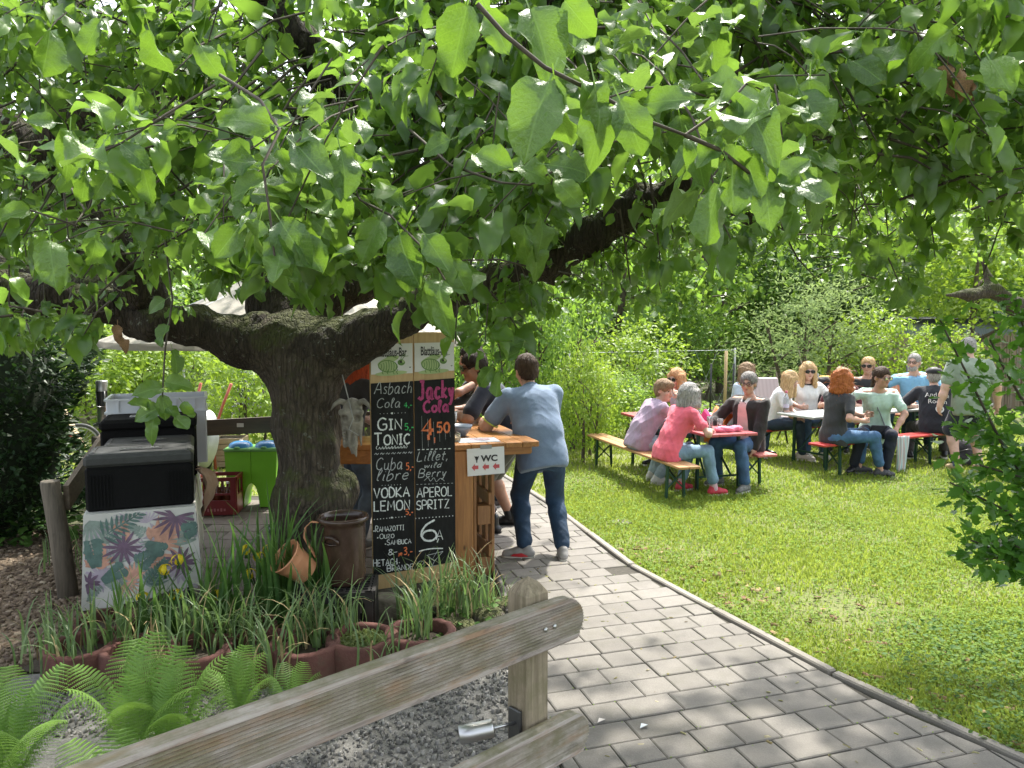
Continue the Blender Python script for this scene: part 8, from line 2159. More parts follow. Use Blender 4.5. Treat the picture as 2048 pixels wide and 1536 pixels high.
# ---- plants of the bed
def blade_mesh(seed, L, w, bend, n=7, fold=.3, twist=0.0):
 r = np.random.default_rng(seed); V = []; F = []
 for i in range(n + 1):
  t = i / n; a = bend * t ** 1.8; y = L * (math.sin(a) / max(bend, .01) if bend > .05 else 0) * 1.0
  # arc of a blade that leans over
  ang = [bend * (j / n) ** 1.6 for j in range(i)]
  x = sum(math.sin(q) * L / n for q in ang); z = sum(math.cos(q) * L / n for q in ang)
  ww = w * (1 - t ** 2.2) * (.75 + .25 * min(1, t * 5)) + .0006
  V += [(-ww, x, z), (0, x + fold * ww, z), (ww, x, z)]
 for i in range(n):
  for j in (0, 1): F.append((3 * i + j, 3 * i + j + 1, 3 * i + j + 4, 3 * i + j + 3))
 return np.array(V), np.array(F)
m_iris = leafmat('iris_leaf', (.035, .095, .03), (.10, .19, .05), None, .35, .4, (.25, .5, .06), obj_random=True)
m_leek = leafmat('leek_leaf', (.075, .13, .075), (.17, .25, .13), None, .3, .45, (.3, .45, .15), obj_random=True)
m_leek2 = leafmat('grass_clump_leaf', (.06, .12, .05), (.18, .26, .10), None, .3, .45, (.3, .5, .1))
m_straw = mat('dry_straw', (.36, .28, .14), .8, var=.3, scale=20)
m_yel = leafmat('iris_petal', (.72, .55, .01), (.8, .65, .03), None, .4, .5, (.8, .65, .05), obj_random=True)
IR = []
for k in range(8):
 V, F = blade_mesh(k, 1.0, .014, (.25, .5, .15, .9, .35, .7, .2, 1.3)[k], 9, .25)
 me = np_mesh('blade', V, F); me.materials.append(m_iris); IR.append(me)
petal_v = [];
def petal():
 V = []; F = []; n = 4
 for i in range(n + 1):
  t = i / n; w = .016 * math.sin(math.pi * min(1, t * .85 + .1)); a = t * 1.9
  y = .04 * math.sin(a) ; z = .02 + .02 * math.cos(a) * (1 - t * .3) - .035 * t * t
  V += [(-w, y, z), (0, y + .003, z + .004), (w, y, z)]
 for i in range(n):
  for j in (0, 1): F.append((3 * i + j, 3 * i + j + 1, 3 * i + j + 4, 3 * i + j + 3))
 return np_mesh('petal', np.array(V), np.array(F))
PET = petal(); PET.materials.append(m_yel)
def iris(label, x, y, n, hgt, fl, spread=.09, g='iris clumps in the bed', tilt=(0, 0)):
 T = thing('iris', label, 'iris', (x, y, 0), 0, g)
 rd = random.Random(int(x * 1000))
 for i in range(n):
  o = link_mesh('blade', IR[rd.randrange(8)], T); a = rd.uniform(0, 6.28); r_ = spread * rd.random() ** .5
  o.location = (r_ * math.cos(a), r_ * math.sin(a), .0); s = hgt * rd.uniform(.6, 1.08)
  o.scale = (1.15 * rd.uniform(.7, 1.2), s, s); o.rotation_euler = (rd.uniform(-.12, .12) + tilt[1], rd.uniform(-.2, .2) + tilt[0], rd.uniform(0, 6.28))
 for (fx, fz, fy) in fl:
  stx = MB(); stx.tube([(fx * .2, fy * .2, 0), (fx * .6, fy * .6, fz * .5), (fx, fy, fz)], [.005, .0045, .004], 6, False)
  st_ = stx.build('flower_stalk', m_iris, T)
  for k in range(3):
   o = link_mesh('petal', PET, st_); o.location = (fx, fy, fz); o.rotation_euler = (rd.uniform(-.3, .3), 0, k * 2.09 + fx * 9); o.scale = (.95, .9, .8)
  for k in range(3):
   o = link_mesh('petal', PET, st_); o.location = (fx, fy, fz); o.rotation_euler = (-1.5, 0, k * 2.09 + 1 + fx * 9); o.scale = (.5, .7, .7)
  MB().tube([(fx, fy, fz - .05), (fx, fy, fz + .01)], [.009, .003], 6).build('bud_sheath', m_iris, st_)
def px2(x0, y0, px, py, Y):
 q = P(px, py, Y); return (q.x - x0, q.z, q.y - y0)
ix = (-1.66, 4.30); iris('tall yellow flag iris in front of the printed tablecloth', ix[0], ix[1], 40, .78, [px2(*ix, 352, 1190, 4.25), px2(*ix, 356, 1120, 4.3), px2(*ix, 285, 1195, 4.2), px2(*ix, 330, 1140, 4.3)], .13, tilt=(.0, 0))
ix = (-1.40, 4.40); iris('yellow flag iris with the tallest leaves between tablecloth and trunk', ix[0], ix[1], 46, .88, [px2(*ix, 437, 1190, 4.35), px2(*ix, 492, 1100, 4.45), px2(*ix, 500, 1148, 4.4)], .14)
ix = (-1.16, 4.42); iris('yellow flag iris left of the copper bucket', ix[0], ix[1], 34, .72, [px2(*ix, 518, 1115, 4.45), px2(*ix, 538, 1100, 4.5)], .10)
ix = (-2.02, 4.18); iris('flag iris with arching leaves at the left end of the bed', ix[0], ix[1], 34, .55, [], .16)
# arching leek and grass clumps
def clump(label, x, y, n, L, bend, w=.006, m=m_leek2, z=0, sp=.07, dry=.18, cat='grass clump', g='grass and leek clumps in the bed'):
 T = thing('grass_clump', label, cat, (x, y, z), 0, g)
 L *= .86; dry *= .6
 groups = {0: ([], [], []), 1: ([], [], [])}
 base = [0, 0]
 q = np.random.default_rng(int(abs(x) * 1000 + n))
 for i in range(n):
  V, F = blade_mesh(i, L * q.uniform(.45, 1.1), w * q.uniform(.6, 1.3), bend * q.uniform(.35, 1.5), 7, .3)
  a = q.uniform(0, 6.28); tz = q.uniform(-.25, .25); c, s = math.cos(a), math.sin(a)
  V = V @ np.array([[1, 0, 0], [0, math.cos(tz), math.sin(tz)], [0, -math.sin(tz), math.cos(tz)]])
  V = np.stack([V[:, 0] * c - V[:, 1] * s, V[:, 0] * s + V[:, 1] * c, V[:, 2]], 1) + np.array([q.normal(0, sp), q.normal(0, sp), 0])
  k = 1 if q.random() < dry else 0
  groups[k][0].append(V); groups[k][1].append(F + base[k]); groups[k][2].append(np.full(len(V), q.random())); base[k] += len(V)
 for k in (0, 1):
  if groups[k][0]:
   me = np_mesh('blades', np.concatenate(groups[k][0]), np.concatenate(groups[k][1]), True, np.concatenate(groups[k][2]))
   tag(link_mesh('blades', me, T, m if k == 0 else m_straw), kind='stuff')
 return T
clump('blue green leek clump arching over the ring beside the railing post', -.50, 4.10, 34, .50, 1.5, .0075, m_leek2, .12, .05, .12)
clump('tall leek clump in front of the bar leg', -.40, 4.72, 60, .58, 1.3, .0065, m_leek2, 0, .09, .22)
clump('leek clump in front of the chalkboard', -.62, 4.62, 30, .55, 1.2, .007, m_leek2, 0, .07, .2)
clump('grass tuft at the corner of the bed beside the path', -.16, 4.78, 44, .42, 1.3, .005, m_leek2, 0, .09, .3)
clump('drooping grass clump with straw blades below the copper bucket', -1.10, 4.02, 56, .52, 1.7, .0075, m_leek2, .1, .06, .22)
clump('drooping grass clump in the ring at the left end', -2.10, 3.98, 52, .5, 1.7, .007, m_leek2, .1, .08, .15)
clump('loose grass clump behind the tallest fern', -1.78, 3.98, 50, .5, 1.6, .007, m_leek2, .1, .09, .15)
clump('fine grass tuft between iris and rings', -1.45, 4.12, 40, .42, 1.5, .006, m_leek2, .05, .09, .12)
clump('grass growing at the foot of the dark yew', -3.15, 5.75, 60, .35, 1.4, .006, m_leek2, 0, .2, .1)
clump('grass hanging over the left edge of the bed onto the wood chips', -2.42, 4.02, 44, .45, 1.9, .006, m_leek2, .06, .09, .15)
for (x_, y_, n2, L2, lab) in ((-2.28, 3.78, 40, .42, 'grass tuft spilling over the front of the leftmost plant ring'), (-1.80, 3.72, 34, .40, 'grass tuft between the second and third plant rings'), (-1.22, 3.80, 44, .46, 'grass tuft hanging over the ring below the iris'), (-.66, 3.86, 26, .36, 'thin grass tuft in front of the ring filled with moss'), (-1.52, 3.98, 60, .55, 'thick tuft of long leaves between iris and ferns'), (-.98, 4.14, 46, .5, 'arching tuft of long leaves at the black crate'), (-.28, 4.62, 50, .46, 'dense tuft of grass and straw at the bar leg')):
 clump(lab, x_, y_, n2, L2, 1.8, .0065, m_leek2, .08, .08, .25)
n_ = 900; xx = rng.uniform(-2.5, -.1, n_); yy = rng.uniform(4.0, 4.85, n_); a = rng.uniform(0, 6.28, n_); okk = (xx < -1.15) | (xx > -.7)
tag(link_mesh('bed_weeds', scatter_leaves(*leaf_template(3, 1, 1, .7, .2, .3, .03, 0, 5, .2), np.stack([xx, yy, rng.uniform(.02, .14, n_)], 1)[okk], np.stack([np.cos(a), np.sin(a), rng.uniform(-.3, .5, n_)], 1)[okk], (rng.normal(0, .3, (n_, 3)) + [0, 0, 1])[okk], rng.uniform(.025, .055, n_)[okk], 'bed_weeds'), None, m_weed), kind='stuff')
# ---- ferns: each frond with leaflets along its rib
m_fern = leafmat('fern_leaf', (.09, .19, .03), (.18, .31, .06), None, .4, .5, (.4, .65, .08), obj_random=True)
def frond_mesh(seed, n=22, m=13):
 q = np.random.default_rng(seed); Vs = []; Fs = []; b = 0
 for i in range(n):
  t = .12 + .88 * i / n
  ang0 = .15 + 1.05 * t ** 1.5
  y = .92 * t - .12 * t * t; z = .55 * math.sin(t * 2.0) * .55
  Lp = .22 * math.sin(math.pi * (.10 + .86 * t)) ** .8 * (1.0 if t > .2 else .8) + .01
  for s in (1, -1):
   for j in range(m):
    u = j / m; w = .5 * Lp * .105 * (1 - u) ** .6 + .002; l = (.0155 if t < .75 else .010) * (1 - u) ** .55 + .002
    px_ = s * Lp * u; py_ = y + .22 * Lp * u + .012 * s * 0; pz_ = z - .10 * Lp * u * u * 4 + .03 * u * Lp
    for d_ in (1, -1):
     V = [(px_, py_, pz_), (px_ + s * Lp / m * .85, py_, pz_), (px_ + s * (Lp / m * .75 + .004), py_ + d_ * l, pz_ - .006), (px_ + s * Lp / m * .25, py_ + d_ * l * .8, pz_ - .004)]
     Vs += V; Fs.append((b, b + 1, b + 2, b + 3) if s * d_ > 0 else (b + 3, b + 2, b + 1, b)); b += 4
  # rib piece
 pts = [(0, .92 * t - .12 * t * t, .3025 * math.sin(t * 2.0)) for t in np.linspace(0, 1, 14)]
 for i in range(13):
  r_ = .004 * (1 - i / 14); (x0, y0, z0), (x1, y1, z1) = pts[i], pts[i + 1]
  Vs += [(-r_, y0, z0 + .002), (r_, y0, z0 + .002), (r_, y1, z1 + .002), (-r_, y1, z1 + .002)]; Fs.append((b, b + 1, b + 2, b + 3)); b += 4
 return np_mesh('frond', np.array(Vs), np.array(Fs), False)
FR = [frond_mesh(k, 20 + 2 * k, 14) for k in range(3)]
for me in FR: me.materials.append(m_fern)
def fern(label, x, y, fr):
 T = thing('fern', label, 'fern', (x, y, 0), 0, 'ferns in the foreground')
 rd = random.Random(int(x * 777 + y * 31))
 for (az, L, up) in fr:
  o = link_mesh('frond', FR[rd.randrange(3)], T); o.rotation_euler = (R(up), 0, R(az - 90)); L *= .71; o.scale = (L, L, L); o.location = (rd.uniform(-.03, .03), rd.uniform(-.03, .03), .0)
fern('fern with broad bright fronds at the lower left corner of the bed', -2.02, 2.95, [(60, .8, 40), (110, .75, 48), (20, .7, 30), (160, .8, 35), (-30, .7, 30), (80, .6, 62), (-80, .7, 35), (130, .6, 58), (200, .75, 35)])
fern('fern with a tall upright frond in front of the second plant ring', -1.62, 3.16, [(75, .85, 55), (120, .8, 45), (30, .72, 42), (170, .75, 36), (-20, .7, 30), (95, .6, 70), (-70, .6, 40), (225, .7, 40)])
fern('fern with arching fronds right of the tallest one', -1.42, 3.12, [(85, .78, 56), (40, .75, 45), (130, .7, 45), (0, .6, 34), (160, .6, 36), (70, .55, 68), (-60, .55, 40)])
fern('fern against the rail at the lower left, partly behind the railing', -1.40, 2.55, [(60, .6, 50), (110, .65, 50), (160, .7, 38), (10, .6, 30), (200, .6, 35), (-90, .5, 45)])
fern('small fern between the plant rings and the railing', -1.02, 3.45, [(70, .45, 55), (120, .45, 50), (20, .4, 40), (170, .4, 40)])
fern('fern at the far left edge over the gravel', -2.30, 2.62, [(60, .8, 45), (110, .7, 50), (10, .75, 34), (90, .6, 62), (-40, .6, 34), (150, .7, 40), (-100, .6, 40)])
fern('little fern whose tips touch the railing, right of the middle ferns', -1.24, 3.38, [(80, .62, 60), (125, .58, 50), (35, .6, 46), (170, .5, 40), (-10, .5, 36)])
# ---- leafy shrub at the right edge, close by
m_hib = leafmat('rose_mallow_leaf', (.025, .095, .016), (.10, .235, .034), None, .42, .36, (.3, .62, .04), obj_random=True)
m_hibs = leafmat('rose_mallow_foliage', (.025, .095, .016), (.10, .235, .034), None, .42, .36, (.3, .62, .04))
def lobed(seed):
 pts = [(0, 0), (.12, .06), (.26, .22), (.20, .34), (.33, .50), (.20, .56), (.17, .72), (.07, .80), (0, 1.0)]
 V = []; F = []
 L_ = [(x, y) for x, y in pts]; q = np.random.default_rng(seed)
 for x, y in L_: V += [(-x * q.uniform(.85, 1.1), y, .12 * x + .03 * math.sin(y * 6)), (0, y if y < .99 else 1.0, -.08 * y * y), (x * q.uniform(.85, 1.1), y, .12 * x)]
 for i in range(len(L_) - 1):
  for j in (0, 1): F.append((3 * i + j, 3 * i + j + 1, 3 * i + j + 4, 3 * i + j + 3))
 V = np.array(V); V[:, 0] *= 1.1
 return V, np.array(F)
HS = thing('mallow_shrub', 'dark leafy shrub with lobed leaves reaching in from the right edge', 'shrub', (2.75, 3.35, 0))
LH = []
for k in range(3):
 V, F = lobed(k); me = np_mesh('leaf', V, F); me.materials.append(m_hib); LH.append(me)
stems = [[(2180, 1180, 3.3), (2110, 1060, 3.25), (2010, 900, 3.2), (1950, 780, 3.15), (1880, 640, 3.1)], [(2190, 1200, 3.3), (2120, 1120, 3.2), (2010, 1020, 3.1), (1900, 965, 3.05)], [(2190, 1220, 3.3), (2130, 1180, 3.25), (2060, 1130, 3.2), (1930, 1075, 3.1)],
   [(2200, 1160, 3.4), (2140, 960, 3.4), (2080, 760, 3.35), (2030, 600, 3.3)], [(2190, 1180, 3.35), (2090, 980, 3.3), (2000, 880, 3.25), (1920, 850, 3.2)], [(2220, 1170, 3.5), (2160, 900, 3.5), (2140, 700, 3.5), (2120, 560, 3.45)], [(2160, 1120, 3.3), (2060, 960, 3.2), (1960, 930, 3.15)], [(2200, 1200, 3.3), (2130, 1150, 3.2), (2050, 1110, 3.1), (1960, 1120, 3.05)], [(2180, 1100, 3.4), (2080, 860, 3.35), (2010, 740, 3.3), (1980, 680, 3.25)], [(2210, 1200, 3.2), (2150, 1000, 3.1), (2100, 860, 3.05), (2075, 740, 3.0)], [(2210, 1240, 3.3), (2160, 1200, 3.2), (2090, 1130, 3.1), (2030, 1090, 3.05)]]
lp, ld, ln_, ls = [], [], [], []
for s_ in stems:
 w = [np.array(P(*q)) for q in s_]
 root = np.array([2.75, 3.35, 0.0]) + rng.normal(0, .06, 3) * [1, 1, 0]
 mb = MB(); mb.tube([root] + w, [.012] + [.009 * (1 - .8 * i / len(w)) for i in range(len(w))], 6, False); mb.build('stem', m_twig, HS, True)
 for i in range(len(w) - 1):
  seg = w[i + 1] - w[i]; L = np.linalg.norm(seg); ax_ = seg / L
  for k in range(int(L / (.0036 if s_ is not stems[0] and s_ is not stems[8] else .008))):
   t = rng.random(); b = w[i] + seg * t + rng.normal(0, .036, 3) * (1 if rng.random() < .6 else 1.5)
   v = rng.normal(0, 1, 3); v -= ax_ * v.dot(ax_) * .6; v /= np.linalg.norm(v)
   dd = v + ax_ * .7; lp.append(b); ld.append(dd / np.linalg.norm(dd)); ln_.append(np.array([0, -.3, 1.0]) + rng.normal(0, .4, 3)); ls.append(rng.uniform(.042, .078))
lp = np.array(lp); ld = np.array(ld); ln_ = np.array(ln_); ls = np.array(ls)
kx, ky = px_of(lp); vis = [i for i in np.argsort(lp[:, 1]) if kx[i] < 2070]
keep = set(vis[:300])
hinv = inv_of(HS)
for i in keep:
 d = Vector(ld[i]); x = d.cross(Vector(ln_[i])).normalized(); z = x.cross(d); M = Matrix((x, d, z)).transposed().to_4x4(); M.translation = Vector(lp[i])
 o = link_mesh('leaf', LH[i % 3], HS); o.matrix_local = hinv @ (M @ Matrix.Scale(float(ls[i]), 4))
rest_ = np.array([i for i in range(len(lp)) if i not in keep])
V, F = lobed(5)
me = scatter_leaves(V, F, lp[rest_] - np.array(HS.location), ld[rest_], ln_[rest_], ls[rest_], 'foliage'); tag(link_mesh('foliage', me, HS, m_hibs), kind='stuff')
# ------------------------------------------------------------------ things on the tables, chairs and screens at the back
def world_v(base, u, v, a, b, z=0): q = base + u * a + v * b; return Vector((q.x, q.y, z))
TT = .67
def wineglass(label, p, drink, grp):
 o = thing('wine_glass', label, 'glass', p, 0, grp)
 MB().lathe([(0, .002), (.036, 0), (.034, .004), (.005, .010), (.004, .085), (.012, .092), (.042, .125), (.047, .16), (.038, .205), (.036, .205), (.045, .16), (.040, .127), (0, .096)], n=20).build('glass', m_glass, o)
 MB().lathe([(0, .098), (.036, .124), (.043, .158), (0, .159)], n=16).build('drink', drink, o); return o
m_aper = mat('orange_spritz', (.72, .17, .015), .06, trans=.3); m_beer = mat('beer', (.62, .30, .04), .06, trans=.3); m_clear = m_glass
wineglass('wine glass of orange spritz on the red table beside the pink woman', world_v(T0, UA, VA, -.12, .55, TT), m_aper, 'glasses on the tables')
wineglass('wine glass of orange spritz behind the red haired woman at the grey table', world_v(TB0, UB, VB, .95, .0, TT), m_aper, 'glasses on the tables')
wineglass('wine glass of orange spritz in front of the man in the light blue shirt', world_v(TB0, UB, VB, 2.62, .10, TT), m_aper, 'glasses on the tables')
def tumbler(label, p, drink=None, h=.13, r=.035, grp='glasses on the tables'):
 o = thing('tumbler', label, 'glass', p, 0, grp)
 MB().lathe([(0, .003), (r * .85, 0), (r, h), (r * .94, h), (r * .8, .008), (0, .008)], n=16).build('glass', m_glass, o)
 if drink: MB().lathe([(0, .009), (r * .8, .009), (r * .9, h * .7), (0, h * .7)], n=14).build('drink', drink, o)
 return o
tumbler('empty clear tumbler next to the orange spritz on the red table', world_v(T0, UA, VA, .02, .50, TT))
tumbler('small clear tumbler on the red table in front of the man in the cardigan', world_v(T0, UA, VA, .10, .42, TT), None, .11)
tumbler('glass of golden beer on the grey table beside the man in the flat cap', world_v(TB0, UB, VB, 2.16, -.12, TT), m_beer, .11, .042)
o = thing('water_bottle', 'clear water bottle with a pink cap on the grey table', 'bottle', world_v(TB0, UB, VB, .16, .30, TT))
MB().lathe([(0, .002), (.036, 0), (.038, .15), (.034, .19), (.014, .24), (.013, .26)], n=16).build('body', mat('bottle_plastic', (.7, .72, .76), .1, trans=.75), o); MB().lathe([(.016, .255), (.016, .285), (0, .287)], n=12).build('cap', mat('pink_cap', (.5, .12, .18), .5), o); MB().lathe([(.0385, .06), (.0388, .11)], n=16).build('paper_label', mat('lilac_label', (.55, .5, .62), .6), o)
o = thing('carafe', 'clear tall bottle standing on the red table left of the orange towel', 'bottle', world_v(T0, UA, VA, -.08, .98, TT))
MB().lathe([(0, .002), (.036, 0), (.038, .12), (.030, .17), (.014, .21), (.014, .27)], n=16).build('glass', mat('bottle_plastic', (.7, .72, .76), .1, trans=.75), o)
# pink cloth bundle on the red table
s = SDF(.03);
for k in range(6): s.ell((-.13 + .05 * k, .01 * math.sin(k * 2), .028 + .006 * math.sin(k * 1.7)), (.05, .048, .03))
V, Q = s.mesh(.009, 1); V = wrinkle(V, Q, .006, 35, 3); o = link_mesh('cloth_bundle', np_mesh('cloth_bundle', V, Q), None, fabric('rose_cloth', (.62, .17, .26))); o.location = world_v(T0, UA, VA, .05, .16, TT); o.rotation_euler = (0, 0, R(22)); tag(o, 'crumpled pink cloth lying on the near end of the red table', 'cloth')
o = thing('phone', 'phone lying on the red table beside the spritz glass', 'phone', world_v(T0, UA, VA, -.16, .38, TT), R(30)); MB().box((0, 0, .005), (.075, .15, .009), None, .003).build('case', m_white, o); MB().box((0, 0, .0102), (.066, .138, .001)).build('screen', mat('screen_glass', (.2, .22, .22), .1), o)
# tote bag, orange towel and cap on the bench
pb_ = world_v(R0, UA, VA, -.08, 1.12, .40)
o = thing('tote_bag', 'pale grey tote bag with a dark strap on the bench behind the red table', 'bag', pb_, rotof(VA))
s = SDF(.05); s.ell((0, 0, .17), (.11, .22, .18)); s.cap((0, -.15, .05), (0, .15, .05), .09); V, Q = s.mesh(.014, 1); V = wrinkle(V, Q, .008, 14, 5); link_mesh('pouch', np_mesh('pouch', V, Q), o, fabric('pale_grey_canvas', (.36, .42, .42)))
mb = MB(); mb.tube([(-.11, -.16, .04), (-.13, -.10, .24), (-.06, -.05, .36), (.0, .0, .40), (.06, .05, .36)], .011, 6); mb.build('strap', m_dark, o)
tw_ = MB(); nx, nz = 10, 14
for k in range(nz + 1):
 for i in range(nx + 1):
  t = k / nz * 2 - 1; x = (i / nx - .5) * .34; tw_.v.append((t * .10 * (1 + .5 * abs(t)) + .01 * math.sin(i * 1.5), x + .02 * math.sin(k), .43 - .42 * abs(t) ** 1.7 + .015 * math.sin(i * 1.9 + k * .6)))
tw_.f = [(k * (nx + 1) + i, k * (nx + 1) + i + 1, (k + 1) * (nx + 1) + i + 1, (k + 1) * (nx + 1) + i) for k in range(nz) for i in range(nx)]; tw_.sm = [True] * len(tw_.f)
o = tag(tw_.build('towel', fabric('orange_terry', (.75, .22, .035), 70)), 'orange towel draped over the bag on the bench behind the red table', 'towel'); o.location = world_v(R0, UA, VA, -.05, .86, .40); o.rotation_euler = (0, 0, rotof(VA)); md = o.modifiers.new('thick', 'SOLIDIFY'); md.thickness = .008
m2 = MB(); m2.box((0, 0, 0), (.05, .18, .22), Matrix.Rotation(.3, 3, 'X'), .02); o = tag(m2.build('magenta_cloth', fabric('magenta_cotton', (.5, .02, .16))), 'folded magenta cloth between the tote bag and the orange towel', 'cloth'); o.location = world_v(R0, UA, VA, -.20, 1.02, .68); o.rotation_euler = (R(10), R(12), rotof(VA))
o = thing('sun_cap', 'pale pink baseball cap lying on top of the things beside the man in the cardigan', 'cap', world_v(R0, UA, VA, -.02, .66, .79), R(-60))
s = SDF(.02); s.ell((0, 0, .02), (.085, .10, .075)); s.cut.append((np.array([0, 0, 0.]), np.array([0, 0, -1.]))); V, Q = s.mesh(.01, 1); link_mesh('crown', np_mesh('crown', V, Q), o, fabric('pale_pink_twill', (.62, .40, .36)))
MB().prism([(math.cos(a) * .075, .07 + math.sin(a) * .085) for a in np.linspace(0, math.pi, 9)], .0, .006).build('brim', fabric('pale_pink_twill', (.62, .40, .36)), o)
bk_ = thing('clothes_pile', 'pale grey jacket bunched on the bench under the pink cap', 'jacket', world_v(R0, UA, VA, -.02, .62, .41)); s = SDF(.05); s.ell((0, 0, .15), (.13, .15, .16)); s.ell((.03, -.05, .26), (.1, .1, .1)); V, Q = s.mesh(.015, 1); V = wrinkle(V, Q, .01, 13, 8); link_mesh('jacket', np_mesh('jacket', V, Q), bk_, fabric('pale_grey_fleece', (.45, .47, .5)))
o = thing('napkin', 'white paper lying on the far end of the grey table', 'paper', world_v(TB0, UB, VB, 2.5, .1, TT + .001), R(30)); MB().box((0, 0, .003), (.2, .14, .004)).build('sheet', m_paper, o)
o = thing('ashtray', 'small green dish on the grey table near the man in the cap', 'dish', world_v(TB0, UB, VB, 1.95, -.02, TT)); MB().lathe([(0, .004), (.055, 0), (.07, .022), (.064, .022), (.05, .008), (0, .008)], n=18).build('dish', mat('lime_dish', (.32, .5, .06), .3), o)
# black backpack under the red bench
s = SDF(.05); s.ell((0, 0, .17), (.16, .13, .18)); s.cap((-.1, -.08, .09), (.1, -.08, .09), .08); V, Q = s.mesh(.014, 1); V = wrinkle(V, Q, .006, 16, 6)
o = thing('backpack', 'black backpack on the grass between the red bench and the standing man', 'backpack', world_v(F0, UB, VB, 2.32, -.32)); link_mesh('body', np_mesh('body', V, Q), o, fabric('black_nylon', (.02, .02, .024)));
MB().tube([(-.05, 0, .33), (-.03, 0, .385), (.03, 0, .385), (.05, 0, .33)], .01, 6).build('handle', m_dark, o); MB().tube([(-.11, -.12, .20), (0, -.175, .24), (.11, -.12, .20)], .005, 5).build('zip', mat('zip_grey', (.1, .1, .1), .4, .5), o)
# high backed folding garden chairs with cushions behind the grey table
def garden_chair(label, x, y, rot, cols, w=.48, h=1.0, stripes='Z', grp='garden chairs behind the tables', m=None):
 T = thing('garden_chair', label, 'chair', (x, y, 0), rot, grp)
 for s in (-1, 1):
  MB().tube([(s * w / 2, .18, 0), (s * w / 2, -.02, .40), (s * w / 2, -.22, h)], .015, 8).build('frame', m_dark, T)
  MB().tube([(s * w / 2, -.22, 0), (s * w / 2, .1, .40), (s * w / 2, .3, .42)], .015, 8).build('leg', m_dark, T)
 if m is None:
  m, t, b, N, L = nt('cushion_' + label.split()[0])
  wv = N.new('ShaderNodeTexWave'); wv.bands_direction = 'X' if stripes != 'Y' else 'Z'; wv.inputs['Scale'].default_value = 5.0; L.new(coords(t), wv.inputs['Vector'])
  c = ramp(t, wv.outputs['Color'], [(.0, cols[0]), (.55, cols[0]), (.62, cols[1]), (1, cols[1])])
  if len(cols) > 2:
   w2 = N.new('ShaderNodeTexWave'); w2.bands_direction = 'Z'; w2.inputs['Scale'].default_value = 4.0; L.new(coords(t), w2.inputs['Vector']); c = mixc(t, .5, c, ramp(t, w2.outputs['Color'], [(0, cols[2]), (.5, cols[2]), (.6, cols[0]), (1, cols[0])]))
  L.new(c, b.inputs['Base Color']); b.inputs['Roughness'].default_value = .85
 M = Matrix.Rotation(R(18), 3, 'X')
 MB().box((0, -.12, .70), (w - .02, .06, .64), M, .025).build('back_cushion', m, T); MB().box((0, .09, .43), (w - .02, .42, .06), None, .025).build('seat_cushion', m, T)
 return T
garden_chair('yellow striped garden chair behind the person in the black t-shirt', 5.28, 12.35, R(180), [(.62, .42, .13), (.45, .27, .07)], .55, 1.04)
garden_chair('orange plaid garden chair behind the man in the light blue shirt', 6.1, 12.25, R(176), [(.55, .2, .11), (.62, .45, .3), (.42, .14, .08)], .56, 1.18)
garden_chair('pale pink cushioned garden chair left of the woman in white', 3.98, 11.9, R(185), [(.5, .42, .41), (.46, .38, .37)], .5, .9)
ch = garden_chair('garden chair with a black jacket hung over its back', 4.72, 11.75, R(180), None, .5, .95, m=fabric('black_nylon', (.02, .02, .024)))
s = SDF(.05); s.cap((-.17, -.22, .95), (.17, -.22, .95), .07, .06); s.cap((-.16, -.15, .72), (.16, -.15, .72), .08); s.cap((-.24, -.22, .85), (-.26, -.2, .6), .06, .045); V, Q = s.mesh(.016, 1); V = wrinkle(V, Q, .012, 12, 8)
o = link_mesh('jacket', np_mesh('jacket', V, Q), None, fabric('black_nylon', (.02, .02, .024))); o.location = (4.72, 11.75, 0); o.rotation_euler = (0, 0, R(180)); tag(o, 'black jacket hung over the back of a garden chair behind the woman in white', 'jacket')
# reed screen and shed at the back right
SC_ = thing('reed_screen', 'tan reed screen fence behind the man in the light blue shirt', 'fence', (at(1900, 17.0), 17.0, 0), R(-6))
m_reed = attr_mat('reed', [(0, (.2, .15, .09)), (.5, (.33, .26, .17)), (1, (.44, .37, .27))])
n_ = 260; xs = np.linspace(-1.7, 1.7, n_); Vs, Fs, As = [], [], []
for i, x in enumerate(xs):
 h_ = 1.62 + rng.uniform(-.05, .05); r_ = .0075; q = [(x - r_, 0), (x, -r_ * 1.2), (x + r_, 0), (x, r_)]
 b = len(Vs); Vs += [(a, c + rng.normal(0, .004), 0) for a, c in q] + [(a + rng.normal(0, .006), c, h_) for a, c in q]; Fs += [(b + k, b + (k + 1) % 4, b + 4 + (k + 1) % 4, b + 4 + k) for k in range(4)]; As += [rng.random()] * 8
link_mesh('reed_panel', np_mesh('reed_panel', np.array(Vs), np.array(Fs), True, np.array(As)), SC_, m_reed)
for z in (.3, .85, 1.4): MB().tube([(-1.7, -.015, z), (1.7, -.015, z)], .003, 4).build('wire', m_dark, SC_)
for x in (-1.7, 0, 1.7): MB().box((x, .05, .85), (.08, .06, 1.75)).build('post', m_post, SC_)
SH = thing('garden_shed', 'low garden shed with a dark flat roof behind the reed screen', 'shed', (at(1905, 19.0), 19.0, 0), R(-6))
MB().box((0, 0, .95), (2.6, 1.6, 1.9)).build('wall', mat('weathered_blue_boards', (.28, .33, .36), .8, var=.25, scale=9, stretch=(12, 12, 1)), SH)
MB().box((0, 0, 1.96), (2.9, 1.9, .10), Matrix.Rotation(R(2), 3, 'X')).build('roof', mat('roof_felt', (.035, .04, .05), .8, var=.3), SH)
MB().box((.75, -.95, 2.1), (.6, .04, .5), Matrix.Rotation(R(-25), 3, 'X')).build('solar_panel', mat('solar_panel', (.03, .035, .05), .25), SH)
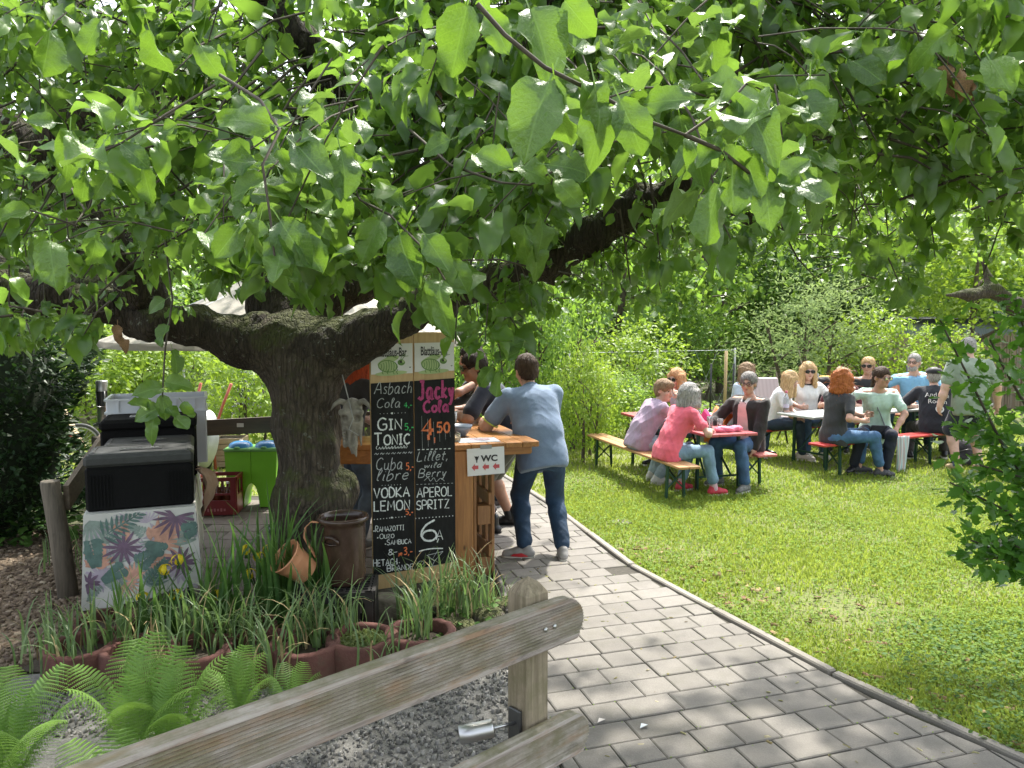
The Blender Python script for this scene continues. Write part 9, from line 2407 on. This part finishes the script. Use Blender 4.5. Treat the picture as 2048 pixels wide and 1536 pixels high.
# thin garden posts with wire
for i, (px, Y, zt, lab, c_) in enumerate([(1422, 13.6, 1.15, 'thin dark garden stake with the wire, left of the pale one', m_dark), (1451, 12.8, 1.40, 'pale tall wooden garden stake behind the red table', wood('stake_wood', (.30, .21, .09), (.46, .34, .17), 1, 4)), (1467, 14.2, 1.12, 'thin dark garden stake right of the pale one', m_dark)]):
 o = MB(); o.tube([(at(px, Y), Y, -.02), (at(px, Y) + .01, Y, zt)], .018 if i != 1 else .026, 7); tag(o.build('garden_stake', c_), lab, 'stake', 'garden stakes behind the red table')
# old apple limb at the far right
FT = thing('old_fruit_tree', 'old fruit tree with a crooked bare limb at the right edge behind the shrub', 'tree', (at(2140, 10.5), 10.5, 0))
s = SDF(.08); pts = [(2150, 840, 10.5, .2), (2130, 720, 10.4, .18), (2080, 640, 10.3, .13), (2030, 612, 10.2, .11), (1985, 580, 10.1, .09), (1940, 590, 10.0, .07), (1895, 590, 9.9, .03)]
s.cap(np.array([at(2150, 10.5), 10.5, -.1]), W(*pts[0][:3]), .26, .2)
for a, b in zip(pts, pts[1:]): s.cap(W(*a[:3]), W(*b[:3]), a[3], b[3])
s.cap(W(1985, 580, 10.1), W(1965, 520, 10.2), .07, .03); s.cap(W(2080, 640, 10.3), W(2110, 500, 10.5), .1, .05)
put_sdf('trunk', s, .03, m_bark, FT, 1, .012, 8, 3)
n_ = 2600; q = np.stack([rng.uniform(1830, 2250, n_), rng.uniform(350, 640, n_)], 1); Yq = rng.uniform(9.6, 11.6, n_); cl = np.sin(q[:, 0] * .045) + np.sin(q[:, 1] * .06 + q[:, 0] * .02)
kq = (cl > -.5) & (q[:, 1] < 420 + (q[:, 0] - 1830) * .35 + rng.normal(0, 50, n_)); pos = np.array([P(a, b, c) for (a, b), c in zip(q[kq], Yq[kq])]) - np.array(FT.location)
link_mesh('crown', scatter_leaves(*leaf_template(3, 1, 1, .6, .25, .2, .02, 0, 5, 0), pos, rng.normal(0, 1, (len(pos), 3)) + [0, 0, -.2], rng.normal(0, .5, (len(pos), 3)) + [0, 0, 1], rng.uniform(.06, .11, len(pos)), 'crown'), FT, lm_mid)
# little litter on the paving
for i, (px, py, c_, lab) in enumerate([(1280, 1463, (.5, .56, .6), 'scrap of pale blue foil on the paving'), (1195, 1452, (.55, .5, .46), 'scrap of white paper on the paving near the lower rail')]):
 g_ = G(px, py); mb = MB(); mb.add([(0, 0, .002), (.035, .01, .012), (.04, .028, .004), (.01, .03, .009)], [(0, 1, 2, 3)]); o = tag(mb.build('paper_scrap', mat('scrap_%d' % i, c_, .4)), lab, 'litter'); o.location = (g_.x, g_.y, .014)
